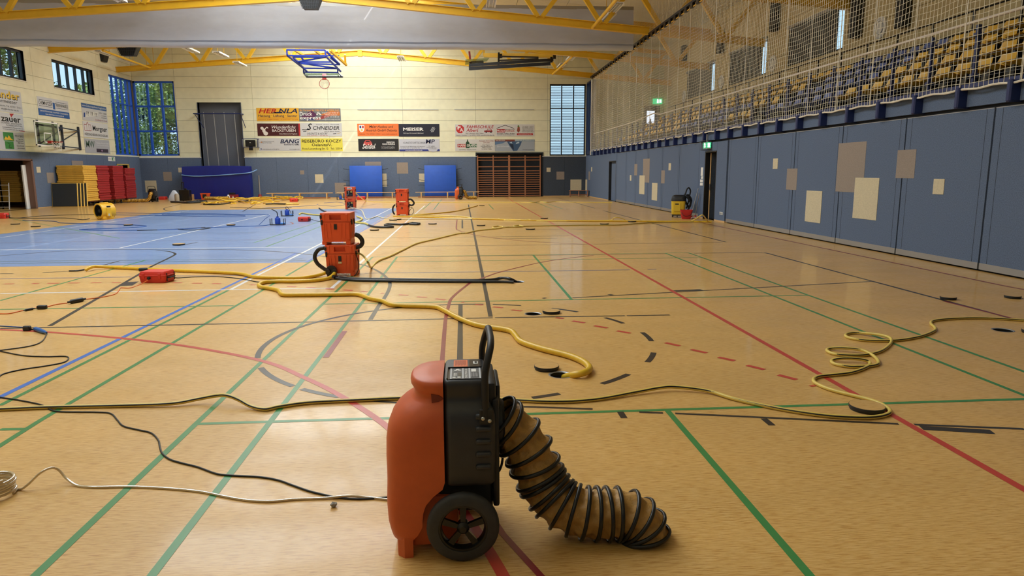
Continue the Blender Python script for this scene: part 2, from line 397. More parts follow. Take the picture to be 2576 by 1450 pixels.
for f, x0, y0, x1, y1, g in ((c5, 802, 278, 835, 352, 0), (c5, 897, 350, 970, 500, 1), (c5, 1033, 507, 1143, 731, 0), (c5, 1255, 165, 1450, 517, 1), (c5, 1374, 415, 1543, 709, 0), (c5, 1676, 217, 1807, 418, 1),
        (c5, 1936, 422, 2012, 532, 0), (c8, 858, 957, 872, 1010, 0), (c8, 900, 850, 928, 960, 1), (c8, 983, 800, 1046, 1028, 1), (c8, 949, 960, 999, 1140, 0), (c8, 1069, 1032, 1121, 1200, 0),
        (c8, 1158, 912, 1192, 1037, 1), (c8, 1230, 843, 1252, 911, 0), (c8, 427, 1000, 447, 1110, 0), (c8, 460, 922, 475, 1003, 1), (c8, 486, 880, 496, 922, 0)):
    a = f(x0, y0); c = f(x1, y1); inlay_r(a[0], a[1], c[0], c[1], g)

# wall behind the camera
b = MB(); b.box(XL-.3, 13.2, YN-.3, YN, -.3, 11.2); WN = struct('wall_near', b, M_CREAM)
b = MB(); b.box(XL, XR, YN, YN+.05, 0, BLUE_Z); obj('impact_panel', b, M_FELT, WN)

# ================================================================ ceiling (gable) with ridge rooflight
def roofz(x): return RIDGE_Z-(abs(x-RIDGE_X))*((RIDGE_Z-EAVE_Z)/(RIDGE_X-XL))
SKY0, SKY1 = RIDGE_X-4.2, RIDGE_X+4.2
b = MB()
for x0, x1 in ((XL-.4, SKY0), (SKY1, 13.3)):
    z0, z1 = roofz(x0), roofz(x1)
    b.loft([[(x0, y, z0+.06), (x1, y, z1+.06), (x1, y, z1+.3), (x0, y, z0+.3)] for y in (YN-.3, YB+.3)], True, True)
CE = struct('ceiling', b, M_JOINT)
xsl = [XL, -17.4, -14.9, -12.4, SKY0]; xsr = [SKY1, .5, 3, 5.5, 8, 10.5, 13]
for seq in (xsl, xsr):
    for i in range(len(seq)-1):
        y = YN
        while y < YB-.1:
            y1 = min(y+2.5, YB); x0, x1 = seq[i]+.012, seq[i+1]-.012
            b = MB(); b.loft([[(x0, yy, roofz(x0)+.02), (x1, yy, roofz(x1)+.02), (x1, yy, roofz(x1)+.06), (x0, yy, roofz(x0)+.06)] for yy in (y+.012, y1-.012)], True, True)
            obj('ceiling_panel', b, M_CEIL, CE); y = y1
# rooflight kerb, bars and opaque cover; opening stretched forward for the added lamps
b = MB()
for x in (SKY0, SKY1): b.box(x-.06, x+.06, YN, YB, roofz(x)-.12, roofz(x)+.5)
obj('rooflight_kerb', b, M_WHITE, CE)
b = MB(); b.box(SKY0, SKY1, YN, 1.6, roofz(SKY0), roofz(SKY0)+.06); b.box(SKY0, SKY1, 1.54, 1.6, roofz(SKY0), RIDGE_Z+.4); obj('ceiling_panel', b, M_CEIL, CE)
for k in range(0, 32):
    y = 2.1+k*1.35
    b = MB(); b.box(SKY0, SKY1, y-.03, y+.03, RIDGE_Z-.64, RIDGE_Z-.56); obj('rooflight_bar', b, M_WHITE, CE)
b = MB(); b.box(SKY0, SKY1, 1.6, YB, RIDGE_Z+.30, RIDGE_Z+.31); obj('rooflight_cover', b, M_WHITE, CE)  # opaque sheet added in place of glass to keep the sun out
b = MB(); b.box(RIDGE_X-.04, RIDGE_X+.04, 1.6, YB, RIDGE_Z-.65, RIDGE_Z-.56); obj('rooflight_bar', b, M_WHITE, CE)

# ================================================================ windows
WN_ = [0]
def window(plane, pos, u0, u1, z0, z1, cols, rows, mf, depth=.12, fw=.07, mw=.06, inward=1, mdepth=None, reveal=None):
    """plane 'X' (wall at X=pos, u is Y) or 'Y' (wall at Y=pos, u is X); inward = direction into the hall"""
    WN_[0] += 1; md = mdepth or depth
    def bx(b, a0, a1, c0, c1, d0, d1):
        p, q = sorted((pos+inward*d0, pos+inward*d1))
        if plane == 'X': b.box(p, q, a0, a1, c0, c1)
        else: b.box(a0, a1, p, q, c0, c1)
    b = MB(); bx(b, u0, u1, z0, z0+fw, -.2, -.2+depth); bx(b, u0, u1, z1-fw, z1, -.2, -.2+depth)
    bx(b, u0, u0+fw, z0, z1, -.2, -.2+depth); bx(b, u1-fw, u1, z0, z1, -.2, -.2+depth)
    wnd = struct('window_%d' % WN_[0], b, mf)
    for i in range(1, cols):
        u = u0+(u1-u0)*i/cols; b = MB(); bx(b, u-mw/2, u+mw/2, z0+fw, z1-fw, -.2, -.2+md); obj('mullion', b, mf, wnd)
    for j in range(1, rows):
        z = z0+(z1-z0)*j/rows; b = MB(); bx(b, u0+fw, u1-fw, z-mw/2, z+mw/2, -.2, -.2+depth*.8); obj('transom', b, mf, wnd)
    for i in range(cols):
        for j in range(rows):
            b = MB(); bx(b, u0+(u1-u0)*i/cols, u0+(u1-u0)*(i+1)/cols, z0+(z1-z0)*j/rows, z0+(z1-z0)*(j+1)/rows, -.165, -.16); obj('pane', b, M_GLASS, wnd)
    if reveal:
        b = MB(); bx(b, u0-.02, u1+.02, z0-.05, z0, -.3, .03); bx(b, u1, u1+.02, z0, z1, -.3, .01); bx(b, u0-.02, u0, z0, z1, -.3, .01); bx(b, u0-.02, u1+.02, z1, z1+.02, -.3, .01)
        obj('reveal', b, reveal, wnd)
    return wnd
M_REV = mat('reveal_white', (222, 216, 200), .6)
for y0, y1, z0, z1 in SMALL: window('X', XL, y0, y1, z0, z1, 5, 1, M_DKFR, reveal=M_REV, fw=.09, mw=.09)
window('X', XL, W_LC[0], W_LC[1], W_LC[2], W_LC[3], 5, 3, M_WBLUE, depth=.12, mdepth=.12, fw=.08, mw=.06)
window('Y', YB, W_CL[0], W_CL[1], W_CL[2], W_CL[3], 3, 3, M_WBLUE, depth=.14, fw=.1, mw=.11, inward=-1)
wr = window('Y', YB, W_CR[0], W_CR[1], W_CR[2], W_CR[3], 3, 3, M_DKFR, depth=.14, fw=.07, mw=.06, inward=-1)
M_SLAT = mat('blind_slat', (74, 88, 104), .45)
def blind(parent, plane, pos, u0, u1, z0, z1, pitch=.1, tilt=.045, m=None, dp=.03):
    b = MB(); z = z0
    while z < z1:
        if plane == 'Y': b.add([(u0, pos-.035, z), (u1, pos-.035, z), (u1, pos+.035, z+tilt), (u0, pos+.035, z+tilt)], [(0, 1, 2, 3)])
        else: b.add([(pos-dp, u0, z), (pos-dp, u1, z), (pos+dp, u1, z+tilt), (pos+dp, u0, z+tilt)], [(0, 1, 2, 3)])
        z += pitch
    o = obj('blind_slats', b, m or M_SLAT, parent, kind='stuff'); return o
for i in range(3):
    wd = (W_CR[1]-W_CR[0])/3
    blind(wr, 'Y', YB+.24, W_CR[0]+i*wd+.04, W_CR[0]+(i+1)*wd-.04, W_CR[2]+.06, W_CR[3]-.05)
# return of the corner glazing on the right wall (deep navy fins)
b = MB()
b.box(XR+.02, XR+.3, 43.0, 43.12, BLUE_Z, 7.15); b.box(XR+.02, XR+.3, 43.0, YB, 7.05, 7.15); b.box(XR+.02, XR+.3, 43.0, YB, BLUE_Z, BLUE_Z+.08)
wq = struct('window_%d' % (WN_[0]+1), b, M_NAVY); WN_[0] += 1
for y in (43.35, 43.65, 43.95, 44.25, 44.5):
    b = MB(); b.box(XR-.02, XR+.26, y-.03, y+.03, BLUE_Z+.08, 7.05); obj('mullion', b, M_NAVY, wq)
b = MB(); b.box(XR+.2, XR+.21, 43.1, YB, BLUE_Z+.05, 7.1); obj('pane', b, M_DKFR, wq)

# ================================================================ grandstand shell above the right wall
XT = 13.0
TW = [(35.55, 39.9, 5.65, 7.13), (29.5, 33.55, 5.65, 7.13), (23.5, 27.5, 5.65, 7.13)]
b = MB()
for y0, y1, z0, z1 in cut((YN-.3, YB+.3, -.3, 10), TW): b.box(XT+.04, XT+.3, y0, y1, z0, z1)
WT = struct('wall_grandstand', b, M_JOINT)
tz = [2.8]+[3.55+1.3*i for i in range(6)]
tyc = [YN, 5.0, 11.0, 17.0, 23.0, 29.0, 35.0, 40.5, YB]
M_CREAMT = mat('cream_panel_grandstand', (206, 186, 138), .78, var=.04, vs=3)
for i in range(len(tyc)-1):
    for j in range(len(tz)-1):
        for y0, y1, z0, z1 in cut((tyc[i]+.008, tyc[i+1]-.008, tz[j]+.008, min(tz[j+1], 9.4)-.008), TW):
            b = MB(); b.box(XT, XT+.04, y0, y1, z0, z1); obj('wall_panel', b, M_CREAMT, WT)
M_BLD = mat('dark_blind', (64, 66, 62), .6)
for y0, y1, z0, z1 in TW:
    wq = window('X', XT, y0, y1, z0, z1, 4, 1, M_DKFR, inward=-1)
    blind(wq, 'X', XT-.02, y0+.32, y1-.03, z0+.02, z1-.05, .06, .075, M_BLD, .008)
    b = MB(); b.box(XT-.08, XT+.02, y0-.05, y1+.05, z1-.06, z1+.05); obj('blind_box', b, M_ALU, wq)
# stepped deck
b = MB()
b.box(XR+.02, XT, YN, YB, 2.62, 2.86)
TREAD = [(9.55, 3.27), (10.4, 3.68), (11.25, 4.09), (12.1, 4.5)]
for x, z in TREAD: b.box(x, XT, YN, YB, z-.41, z)
struct('floor_grandstand', b, M_CONC)
# ================================================================ court markings (thin paint, part of the floor)
LC = {k: mat('line_'+k, c, .3, var=.06, vs=9) for k, c in dict(black=(44, 41, 40), red=(196, 66, 54), dred=(140, 42, 44), green=(62, 136, 74), blue=(58, 112, 200), white=(226, 224, 220), violet=(112, 104, 128), dgreen=(52, 84, 56), brown=(120, 88, 66)).items()}
LZ = [.0010]
def ribbon(pts, wd, col, z=None):
    pts = [Vector((p.x, p.y, 0)) for p in pts]; L, R = [], []; LZ[0] += .000004; z = z or LZ[0]
    for i in range(len(pts)):
        t = pts[min(i+1, len(pts)-1)]-pts[max(i-1, 0)]
        if t.length < 1e-6: continue
        n = Vector((-t.y, t.x, 0)).normalized()*wd/2; L.append((pts[i].x+n.x, pts[i].y+n.y, z)); R.append((pts[i].x-n.x, pts[i].y-n.y, z))
    b = MB(); n = len(L); b.add(L+R, [(i, n+i, n+i+1, i+1) for i in range(n-1)])
    return obj('court_line', b, LC[col], FLOOR)
def PL(px, wd, col, sm=True):
    pts = [FL(*p) for p in px]
    if sm and len(pts) > 2: pts = catmull(pts, 6)
    return ribbon(pts, wd, col)
def LY(x, y0, y1, wd, col): return ribbon([Vector((x, y0, 0)), Vector((x, y1, 0))], wd, col)
def LX(y, x0, x1, wd, col): return ribbon([Vector((x0, y, 0)), Vector((x1, y, 0))], wd, col)
# badminton court on the open side: centre XC, net YN0
XC, YNT = 1.326, 6.252
g = 'green'
for dx in (-3.03, -2.57, 2.57, 3.03): LY(XC+dx, -1.0, YNT+6.7, .04, g)
LY(XC, YNT+2.0, YNT+6.7, .04, g); LY(XC, -1.0, YNT-2.0, .04, g)
for yy in (YNT+6.68, YNT+5.92, YNT+2.0, YNT-2.0): LX(yy, XC-3.05, XC+3.05, .04, g)
# neighbouring courts on the left
PL([(0, 1020.8), (573.4, 731.2)], .04, g); PL([(-60, 1160), (98.5, 1060), (640, 742.8), (728.5, 690), (788, 655)], .04, g, False)
PL([(0, 757), (368, 654.5)], .04, g); PL([(640, 610.7), (811, 556)], .04, g); PL([(670, 621), (811, 568.8)], .04, g)
PL([(0, 779), (588, 769.5)], .04, g); PL([(0, 1081), (58, 1080)], .04, g)
PL([(0, 658), (760, 652)], .04, 'dgreen'); PL([(0, 663), (770, 656)], .04, 'dgreen'); PL([(0, 545), (300, 600)], .04, g)
for a in (((1093, 501.4), (1063.5, 527.5)), ((1112, 501), (1091, 527.5)), ((1230, 515), (1241.5, 526.6)), ((1322, 500), (1389, 525.7)), ((1358, 506), (1415, 525.7))): PL(a, .04, g)
# blue, white, violet
p = FL(0, 1002); LY(FL(373.6, 818).x, 1.5, FL(622, 696.5).y+3.2, .05, 'blue')
PL([(0, 739.3), (640, 728.3), (843.8, 725.4)], .05, 'white', False)
WX = FL(842.6, 718).x; LY(WX, FL(843.8, 725.4).y, FL(1071, 517.5).y, .05, 'white')
PL([(579, 729.8), (654, 690), (812.4, 610.7), (984.7, 524.5)], .05, 'white', False)
PL([(0, 629), (790, 622)], .05, 'white'); PL([(301.6, 624.3), (679.3, 539.3)], .05, 'white'); PL([(0, 598.3), (475.5, 530.5)], .05, 'white')
PL([(770.5, 661), (984.7, 540)], .05, 'blue')
PL([(0, 702.3), (330, 697.3)], .05, 'violet'); PL([(428.6, 695), (605, 693.6)], .05, 'violet'); PL([(917, 687.8), (1240, 684.2), (1585, 679.3)], .05, 'violet', False); PL([(1628.8, 678.3), (1651, 678)], .05, 'violet')
PL([(0, 611), (700, 603)], .04, 'violet'); PL([(0, 588), (640, 586)], .04, 'dgreen')
# black
BX = .285; LY(BX, 7.33, 34.0, .05, 'black'); LY(-.045, 3.6, FL(1163, 766).y, .05, 'black'); PL([(1163, 553.6), (1163, 575)], .05, 'black')
PL([(0, 827), (640, 813.8), (1000, 805.6), (1239.5, 800)], .04, 'black', False); PL([(1245, 799.8), (1572, 795)], .04, 'black'); PL([(1577, 794.9), (1685, 793)], .04, 'black')
PL([(0, 644), (163, 632), (326, 628), (480, 628), (640, 630.5), (789, 642), (904, 665), (934, 674.7), (958, 687), (973, 700), (981, 714), (977.5, 731), (967, 750), (954, 768), (931.6, 804.8)], .05, 'black')
PL([(124.5, 821), (344.6, 693.6), (375, 674), (432, 646), (440, 638.5), (424, 633), (394, 630)], .05, 'black')
PL([(0, 689), (33, 689)], .05, 'black'); PL([(107, 686.3), (174, 683)], .05, 'black')
PL([(316, 719.6), (333, 709.5)], .17, 'black')
p = FL(1565, 1044.6); LX(p.y, p.x-.022, p.x+.022, .12, 'black'); p = FL(1932, 1062.5); LX(p.y, p.x-.022, p.x+.022, .12, 'black')
PL([(2317, 1077), (2497, 1087.5)], .07, 'black'); PL([(1697, 732.5), (1765, 729.5)], .09, 'black'); PL([(1366, 750), (1373, 751)], .06, 'black'); PL([(1532, 741), (1541, 743)], .06, 'black')
PL([(1440, 749.8), (1800, 730), (2192, 708.6)], .04, 'black', False); PL([(1923.4, 635.9), (2576, 809.8)], .05, 'black')
PL([(1745, 637.3), (1918, 635.9)], .04, 'black'); PL([(1003, 646.8), (1240, 644), (1672, 639)], .04, 'brown', False)
PL([(933, 1009), (1000, 1014), (1350, 1025), (1491, 1030)], .03, 'black', False); PL([(1608, 1037.5), (1668, 1040)], .03, 'black'); PL([(1698.6, 1041), (1780, 1044.6), (2260, 1067.2)], .03, 'black', False); PL([(2300, 1069), (2576, 1080)], .03, 'black')
PL([(1518, 530.4), (1825, 609.2)], .05, 'black'); PL([(1240, 618), (1817.6, 610)], .04, 'brown'); PL([(1240, 596.3), (1421, 593.8)], .04, 'black'); PL([(1240, 601), (1401.5, 599.8)], .04, 'black')
PL([(917, 599), (1240, 596.3)], .04, 'brown'); PL([(908, 621), (1240, 618)], .04, 'brown'); PL([(1399, 497), (1496, 524.2)], .05, 'black')
for x in (925, 958, 992, 1026, 1060): PL([(x-6, 585), (x+7, 585)], .04, 'brown')
PL([(1338, 577.5), (1500, 577)], .04, 'brown'); PL([(450, 619), (497, 610)], .04, 'black'); PL([(610, 533), (650, 510)], .05, 'black'); PL([(256, 669), (300, 657)], .04, 'black')
PL([(470, 510), (425, 521), (412, 526), (425, 531), (470, 534)], .05, 'black'); PL([(640, 521), (780, 509)], .04, 'black'); PL([(908, 521), (950, 513)], .04, 'black')
# free-throw circle, solid on one side and dashed on the other
CC, CRD = Vector((-.046, 6.288, 0)), 1.79
def arc(a, b_, wd=.05, col='black'):
    p, q = FL(*a)-CC, FL(*b_)-CC; t0, t1 = math.atan2(p.y, p.x), math.atan2(q.y, q.x)
    if t1-t0 > math.pi: t0 += 2*math.pi
    if t0-t1 > math.pi: t1 += 2*math.pi
    n = max(4, int(abs(t1-t0)/.06)); ribbon([CC+Vector((math.cos(t0+(t1-t0)*i/n), math.sin(t0+(t1-t0)*i/n), 0))*CRD for i in range(n+1)], wd, col)
for a, c in (((1218, 763), (790, 808)), ((790, 808), (728, 834)), ((728, 834), (648, 902)), ((654, 926), (735, 973)), ((757, 980), (852, 1000)), ((1240, 766), (1311, 769)), ((1388, 776), (1453, 785)), ((1520, 800), (1570, 814)),
        ((1612, 837), (1642, 859)), ((1648, 888), (1630, 912)), ((1586, 943), (1516, 967)), ((1409, 992), (1340, 1003))): arc(a, c)
# red
q = FL(2235, 1040); LY(FL(1800, 794).x*.5+q.x*.5, -1, 44.0, .05, 'red')
PL([(-80, 827), (118, 836), (400, 862), (645, 905), (770, 953), (868, 1003), (975, 1075), (1085, 1180), (1180, 1310), (1255, 1430), (1300, 1520)], .05, 'red')
PL([(1200, 1245), (1265, 1345), (1360, 1450), (1420, 1510)], .03, 'dred', False)
PL([(1111.5, 930), (1112.6, 905), (1121, 803), (1128, 772.5), (1137, 750), (1172, 720), (1191, 708), (1223, 697), (1258, 685), (1351, 662.6), (1419, 651.4), (1493, 642.7)], .04, 'dred')
PL([(1150, 553), (1148, 575), (1156, 580.6), (1171, 585.3), (1200, 592.7), (1271, 602), (1360, 609.5), (1478, 615)], .04, 'dred')
PL([(1766.7, 561.4), (1952, 600), (2527.7, 720), (2576, 729)], .05, 'dred', False); PL([(2373, 757.8), (2551, 802.6)], .04, 'dred'); PL([(867.4, 833.7), (819, 900.5)], .05, 'dred')
PL([(640, 573), (715, 567), (737, 563), (728, 559)], .05, 'dred'); PL([(1420, 594), (1445, 592)], .04, 'red')
for x0, y0, x1, y1 in ((10, 715, 35, 714.7), (80, 714, 97, 714), (119, 713.5, 149, 713), (171, 712.6, 200, 712.3), (229, 712, 255, 711.7), (281, 711.5, 304, 711.5), (434, 712, 458, 712), (484, 713, 508, 713.2), (533, 714, 556, 714.3), (630, 717, 643, 717.3),
        (723, 721, 745, 722), (770, 724, 794, 724.4), (819, 727, 840, 728), (863, 730, 887, 731.4), (909, 733.3, 924, 734.3), (958, 738, 966, 738.4), (1003, 742, 1027, 743.5), (1049, 747.3, 1074, 748.6), (1096, 752, 1120, 755), (1161, 760.5, 1168, 761),
        (1195, 766.5, 1215, 768), (1240, 772.5, 1265, 775), (1287, 780, 1313, 783), (1398, 800, 1418, 802), (1440, 808, 1471, 813), (1495, 820, 1528, 826), (1552, 833, 1586, 839), (1674, 863, 1710, 871), (1738, 880, 1778, 888.7),
        (1807, 899.4, 1848, 908.4), (1879, 920, 1923, 930.6), (1958, 944, 2004, 956), (2040, 970, 2049, 973)): PL([(x0, y0), (x1, y1)], .05, 'red')
# ================================================================ roof trusses
def chordz(x): return 8.56-(.073 if x < RIDGE_X else .088)*abs(x-RIDGE_X)
def ibeam(b, a, c, w=.2, h=.3, t=.025):
    a, c = Vector(a), Vector(c); u = Vector((0, 0, 1))
    b.bar(a+u*(h/2-t/2), c+u*(h/2-t/2), w, t); b.bar(a-u*(h/2-t/2), c-u*(h/2-t/2), w, t); b.bar(a, c, t, h-2*t)
TRUSS_Y = [42.75, 36.15, 29.5, 22.85, 16.2]
tl = ['far yellow steel roof truss just in front of the end wall', 'yellow steel roof truss behind the raised grey divider curtain', 'yellow steel roof truss directly in front of the grey divider curtain', 'yellow steel roof truss over the hall, second in front of the curtain', 'yellow steel roof truss over the hall, third in front of the curtain']
for k, y in enumerate(TRUSS_Y):
    t = thing('roof_truss', tl[k], 'truss', (RIDGE_X, y, 7.0), 0, 'yellow roof trusses')
    for x0, x1 in ((XL+.02, RIDGE_X), (RIDGE_X, 12.9)):
        b = MB(); ibeam(b, (x0, y, chordz(x0)), (x1, y, chordz(x1))); obj('bottom_chord', b, M_YEL, t, world=True)
        b = MB(); ibeam(b, (x0, y, chordz(x0)+1.75), (x1, y, chordz(x1)+1.75), .2, .22); obj('top_chord', b, M_YEL, t, world=True)
    b = MB(); b.box(RIDGE_X-.12, RIDGE_X+.12, y-.12, y+.12, chordz(RIDGE_X)-.2, chordz(RIDGE_X)+.16); obj('joint_plate', b, M_YEL, t, world=True)
    vx = [RIDGE_X+s*(1.35+2.62*i) for i in range(5) for s in (-1, 1)]+[RIDGE_X+1.35+2.62*i for i in (5, 6)]
    for x in vx:
        for dx in (-1.22, 1.22):
            xt = x+dx
            if xt < XL+.1 or xt > 12.8: continue
            b = MB(); b.bar((x+dx*.07, y, chordz(x)+.12), (xt, y, chordz(xt)+1.66), .17, .17); obj('web_strut', b, M_YEL, t, world=True)
# longitudinal yellow tubes tying the trusses together
tubes = [((258, 127), 36.15, (378, 171), 42.75), ((1440, 142), 36.15, (1390, 187), 42.75)]
for i, (a, ya, c, yc) in enumerate(tubes):
    b = MB(); p, q = BW(*a, Y=ya), BW(*c, Y=yc); b.tube([p, q], .055, 10); tag(obj('tie_tube', b, M_YEL, None, .7), ('yellow steel tie tube under the roof beside the left lamp row', 'yellow steel tie tube under the roof beside the right lamp row')[i], 'tube')
p = BW(1490, 70, 29.4); b = MB(); b.tube([p, BW(1560, -12, 24.2)], .06, 10); tag(obj('tie_tube', b, M_YEL, None, .7), 'thick yellow tie tube rising beside the pair of ceiling lamps near the net', 'tube')
# ================================================================ divider curtain, gathered up
CY = 31.0
M_CURT = mat('curtain_grey', (192, 197, 210), .7, spec=.3, var=.03, vs=2, bump=.2, bs=4, stretch=(1, 1, 3))
cur = thing('divider_curtain', 'raised grey vinyl divider curtain hanging across the whole hall', 'curtain', (RIDGE_X, CY, 6.8))
prof = [(-.16, 8.5), (-.19, 8.1), (-.2, 7.9), (-.21, 7.88), (-.24, 7.4), (-.27, 7.12), (-.27, 7.06), (-.19, 7.03), (-.19, 7.0), (-.25, 6.98), (-.26, 6.88), (-.2, 6.83), (0, 6.82), (.2, 6.83), (.26, 6.9), (.25, 7.1), (.22, 7.5), (.16, 8.5)]
rings = []
for i in range(57):
    x = XL+.05+(7.55-XL-.05)*i/56
    rings.append([(x, CY+dy*(1+.06*math.sin(i*2.1+z*3)), z-.02*math.sin(i*.9)*(8.5-z)*.3) for dy, z in prof])
b = MB(); b.loft(rings, True, True); obj('curtain_cloth', b, M_CURT, cur, 1.0, world=True)
b = MB(); b.box(XL+.05, 7.55, CY-.165, CY+.165, 8.48, 8.62); obj('headrail', b, M_ALU, cur, world=True)
# ================================================================ ceiling lamps (switched off, white trough luminaires)
M_LAMP = mat('lamp_white', (238, 238, 236), .4); M_LAMPD = mat('lamp_reflector', (196, 200, 206), .25, metal=.5)
def luminaire(x, y, z, label, L=1.5):
    t = thing('strip_luminaire', label, 'ceiling lamp', (x, y, z), 0, 'strip luminaires under the roof')
    b = MB(); b.loft([[(-.19, yy, 0), (-.17, yy, .09), (.17, yy, .09), (.19, yy, 0), (.16, yy, 0), (.14, yy, .06), (-.14, yy, .06), (-.16, yy, 0)] for yy in (-L/2, L/2)], True, True); obj('housing', b, M_LAMP, t)
    b = MB(); b.box(-.14, .14, -L/2+.02, L/2-.02, .035, .05); obj('reflector', b, M_LAMPD, t)
    for sx in (-.07, .07):
        b = MB(); b.tube([(sx, -L/2+.05, .015), (sx, L/2-.05, .015)], .014, 8); obj('lamp_tube', b, M_WHITE, t, .7)
    for sy in (-L/3, L/3):
        b = MB(); b.bar((0, sy, .08), (0, sy, roofz(x)-z), .02); obj('hanger', b, M_YEL, t)
rows = [('by the left wall', [(264, 136), (325, 156), (403, 180)]), ('left of the wall-bar recess bay', [(480, 128), (556, 139), (604, 163)]), ('over the sponsor banners', [(1010, 150)]), ('near the net', [(1391, 188), (1412, 167), (1436, 148)])]
for nm, pts in rows:
    for q, p_ in enumerate(pts):
        p = hit(2, 7.75, *p_); luminaire(p.x, min(p.y, 43.6), 7.75, 'white strip lamp hanging behind the curtain, lamp row '+nm)
for px, lb in (((1548, 22), 'white strip lamp in front of the curtain beside the thick yellow tie tube, upper one'), ((1531, 46), 'white strip lamp in front of the curtain beside the thick yellow tie tube, lower one'), ((1236, 8), 'white strip lamp in front of the curtain above the banners with the octagon logo'), ((284, -6), 'white strip lamp in front of the curtain toward the left wall')):
    p = hit(2, 8.0, *px); luminaire(p.x, p.y, 8.0, lb)
# caged loudspeakers and small wall speaker
def caged(px, Y, wd, label):
    p = BW(px[0], px[1], Y); t = thing('caged_projector', label, 'speaker', (p.x, p.y, p.z))
    b = MB(); b.loft([[(-wd/2, -.2, .2), (wd/2, -.2, .2), (wd/2, .2, .2), (-wd/2, .2, .2)], [(-wd*.3, -.25, -.25), (wd*.3, -.25, -.25), (wd*.3, .1, -.25), (-wd*.3, .1, -.25)]]); obj('housing', b, M_BLACK, t)
    b = MB()
    for i in range(9):
        u = -wd/2+wd*i/8; b.bar((u, -.26, .22), (u*.62, -.31, -.28), .012)
    for j in range(5):
        f = j/4; s = wd/2*(1-.38*f); b.bar((-s, -.26-.05*f, .22-.5*f), (s, -.26-.05*f, .22-.5*f), .012)
    obj('wire_guard', b, M_DKFR, t)
    b = MB(); b.bar((0, 0, .2), (0, 0, roofz(p.x)-p.z), .05); obj('hanger', b, M_DKFR, t)
caged((325, 128), 36.3, 1.0, 'black caged loudspeaker hanging below the curtain near the left wall')
caged((782, 8), 29.3, .9, 'black caged loudspeaker hanging beside the roof apex above the curtain')
p = LW(257, 142); b = MB(); b.loft([[(-.02, -.3, .3), (-.02, .3, .3), (-.02, .22, -.3), (-.02, -.22, -.3)], [(.3, -.3, .3), (.3, .3, .3), (.12, .22, -.3), (.12, -.22, -.3)]])
o = obj('wall_speaker', b, M_BLACK, None, loc=(XL+.02, p.y, p.z)); tag(o, 'small black wedge loudspeaker high on the left wall', 'speaker')
# ================================================================ safety net in front of the grandstand
XNET = XR-.1; NY0, NY1, NZ0, NZ1 = 5.2, 42.3, 2.80, 7.06
net = thing('safety_net', 'white mesh ball-catch net hung on a black rail before the grandstand', 'net', (XNET, NY1, NZ0))
M_NET = mat('net_cord', (222, 212, 186), .8)
b = MB(); STEP = .1; ny = int((NY1-NY0)/STEP); nz = int((NZ1-NZ0)/STEP); rr = .0034
def nw(y, z): return XNET+.035*math.sin(y*1.7+1.3*math.sin(z*.8))*math.sin(max(0, min(1, (NZ1-z)/4.2))*math.pi), .012*math.sin(y*5.1+z*.7)
def strand(pts):
    vs = []; fs = []
    for i, p in enumerate(pts):
        vs += [(p[0], p[1]-rr, p[2]-rr), (p[0], p[1]+rr, p[2]+rr), (p[0]-rr*1.4, p[1]+rr, p[2]-rr)]
        if i:
            a = 3*(i-1)
            for k in range(3): fs.append((a+k, a+(k+1) % 3, a+3+(k+1) % 3, a+3+k))
    b.add(vs, fs)
for i in range(ny+1):
    y = NY0+i*STEP; strand([(nw(y, NZ0+(NZ1-NZ0)*k/14)[0], y+.01*math.sin(k*.9+y), NZ0+(NZ1-NZ0)*k/14) for k in range(15)])
for j in range(nz+1):
    z = NZ0+j*STEP; n = 260; strand([(nw(NY0+(NY1-NY0)*k/n, z)[0], NY0+(NY1-NY0)*k/n, z+nw(NY0+(NY1-NY0)*k/n, z)[1]) for k in range(n+1)])
obj('mesh', b, M_NET, net, world=True, kind='stuff')
M_ROPE = mat('white_rope', (226, 218, 200), .75)
b = MB(); b.tube([(XNET-.01, y, NZ0+.012*math.sin(y*9)) for y in [NY0+i*.15 for i in range(int((NY1-NY0)/.15)+1)]], .017, 6); obj('foot_rope', b, M_ROPE, net, .9, world=True)
b = MB(); b.tube([(XNET-.01, NY0, NZ1), (XNET-.01, NY1, NZ1)], .02, 6); obj('head_rope', b, mat('yellow_rope', (222, 176, 70), .7), net, .9, world=True)
y = NY0+.6
while y < NY1:
    b = MB(); b.tube([(XNET-.012, y, NZ0), (XNET-.012, y, NZ1)], .009, 5); obj('vertical_rope', b, M_ROPE, net, .9, world=True); y += 1.22
b = MB(); b.box(XNET-.05, XNET+.05, NY0, NY1+.3, NZ1+.12, NZ1+.2); obj('rail', b, M_BLACK, net, world=True)
y = NY0+.2
while y < NY1:
    b = MB(); b.box(XNET-.05, XNET+.05, y-.12, y+.12, NZ1-.03, NZ1+.12); obj('roller_clamp', b, M_BLK2, net, world=True); y += .62
b = MB(); b.tube([(XNET, NY1+.05, BLUE_Z), (XNET, NY1+.05, NZ1)], .03, 8); obj('end_post', b, M_WHITE, net, .7, world=True)
# side net above the rail (fine mesh up to the roof)
b = MB(); rr = .0024
for i in range(0, 200):
    y = NY0+i*.185; strand([(XNET, y, NZ1+.2), (XNET, y, roofz(XNET)-.05)])
for j in range(0, 20): strand([(XNET, NY0, NZ1+.25+j*.1), (XNET, NY1, NZ1+.25+j*.1)])
obj('upper_mesh', b, M_NET, net, world=True, kind='stuff')
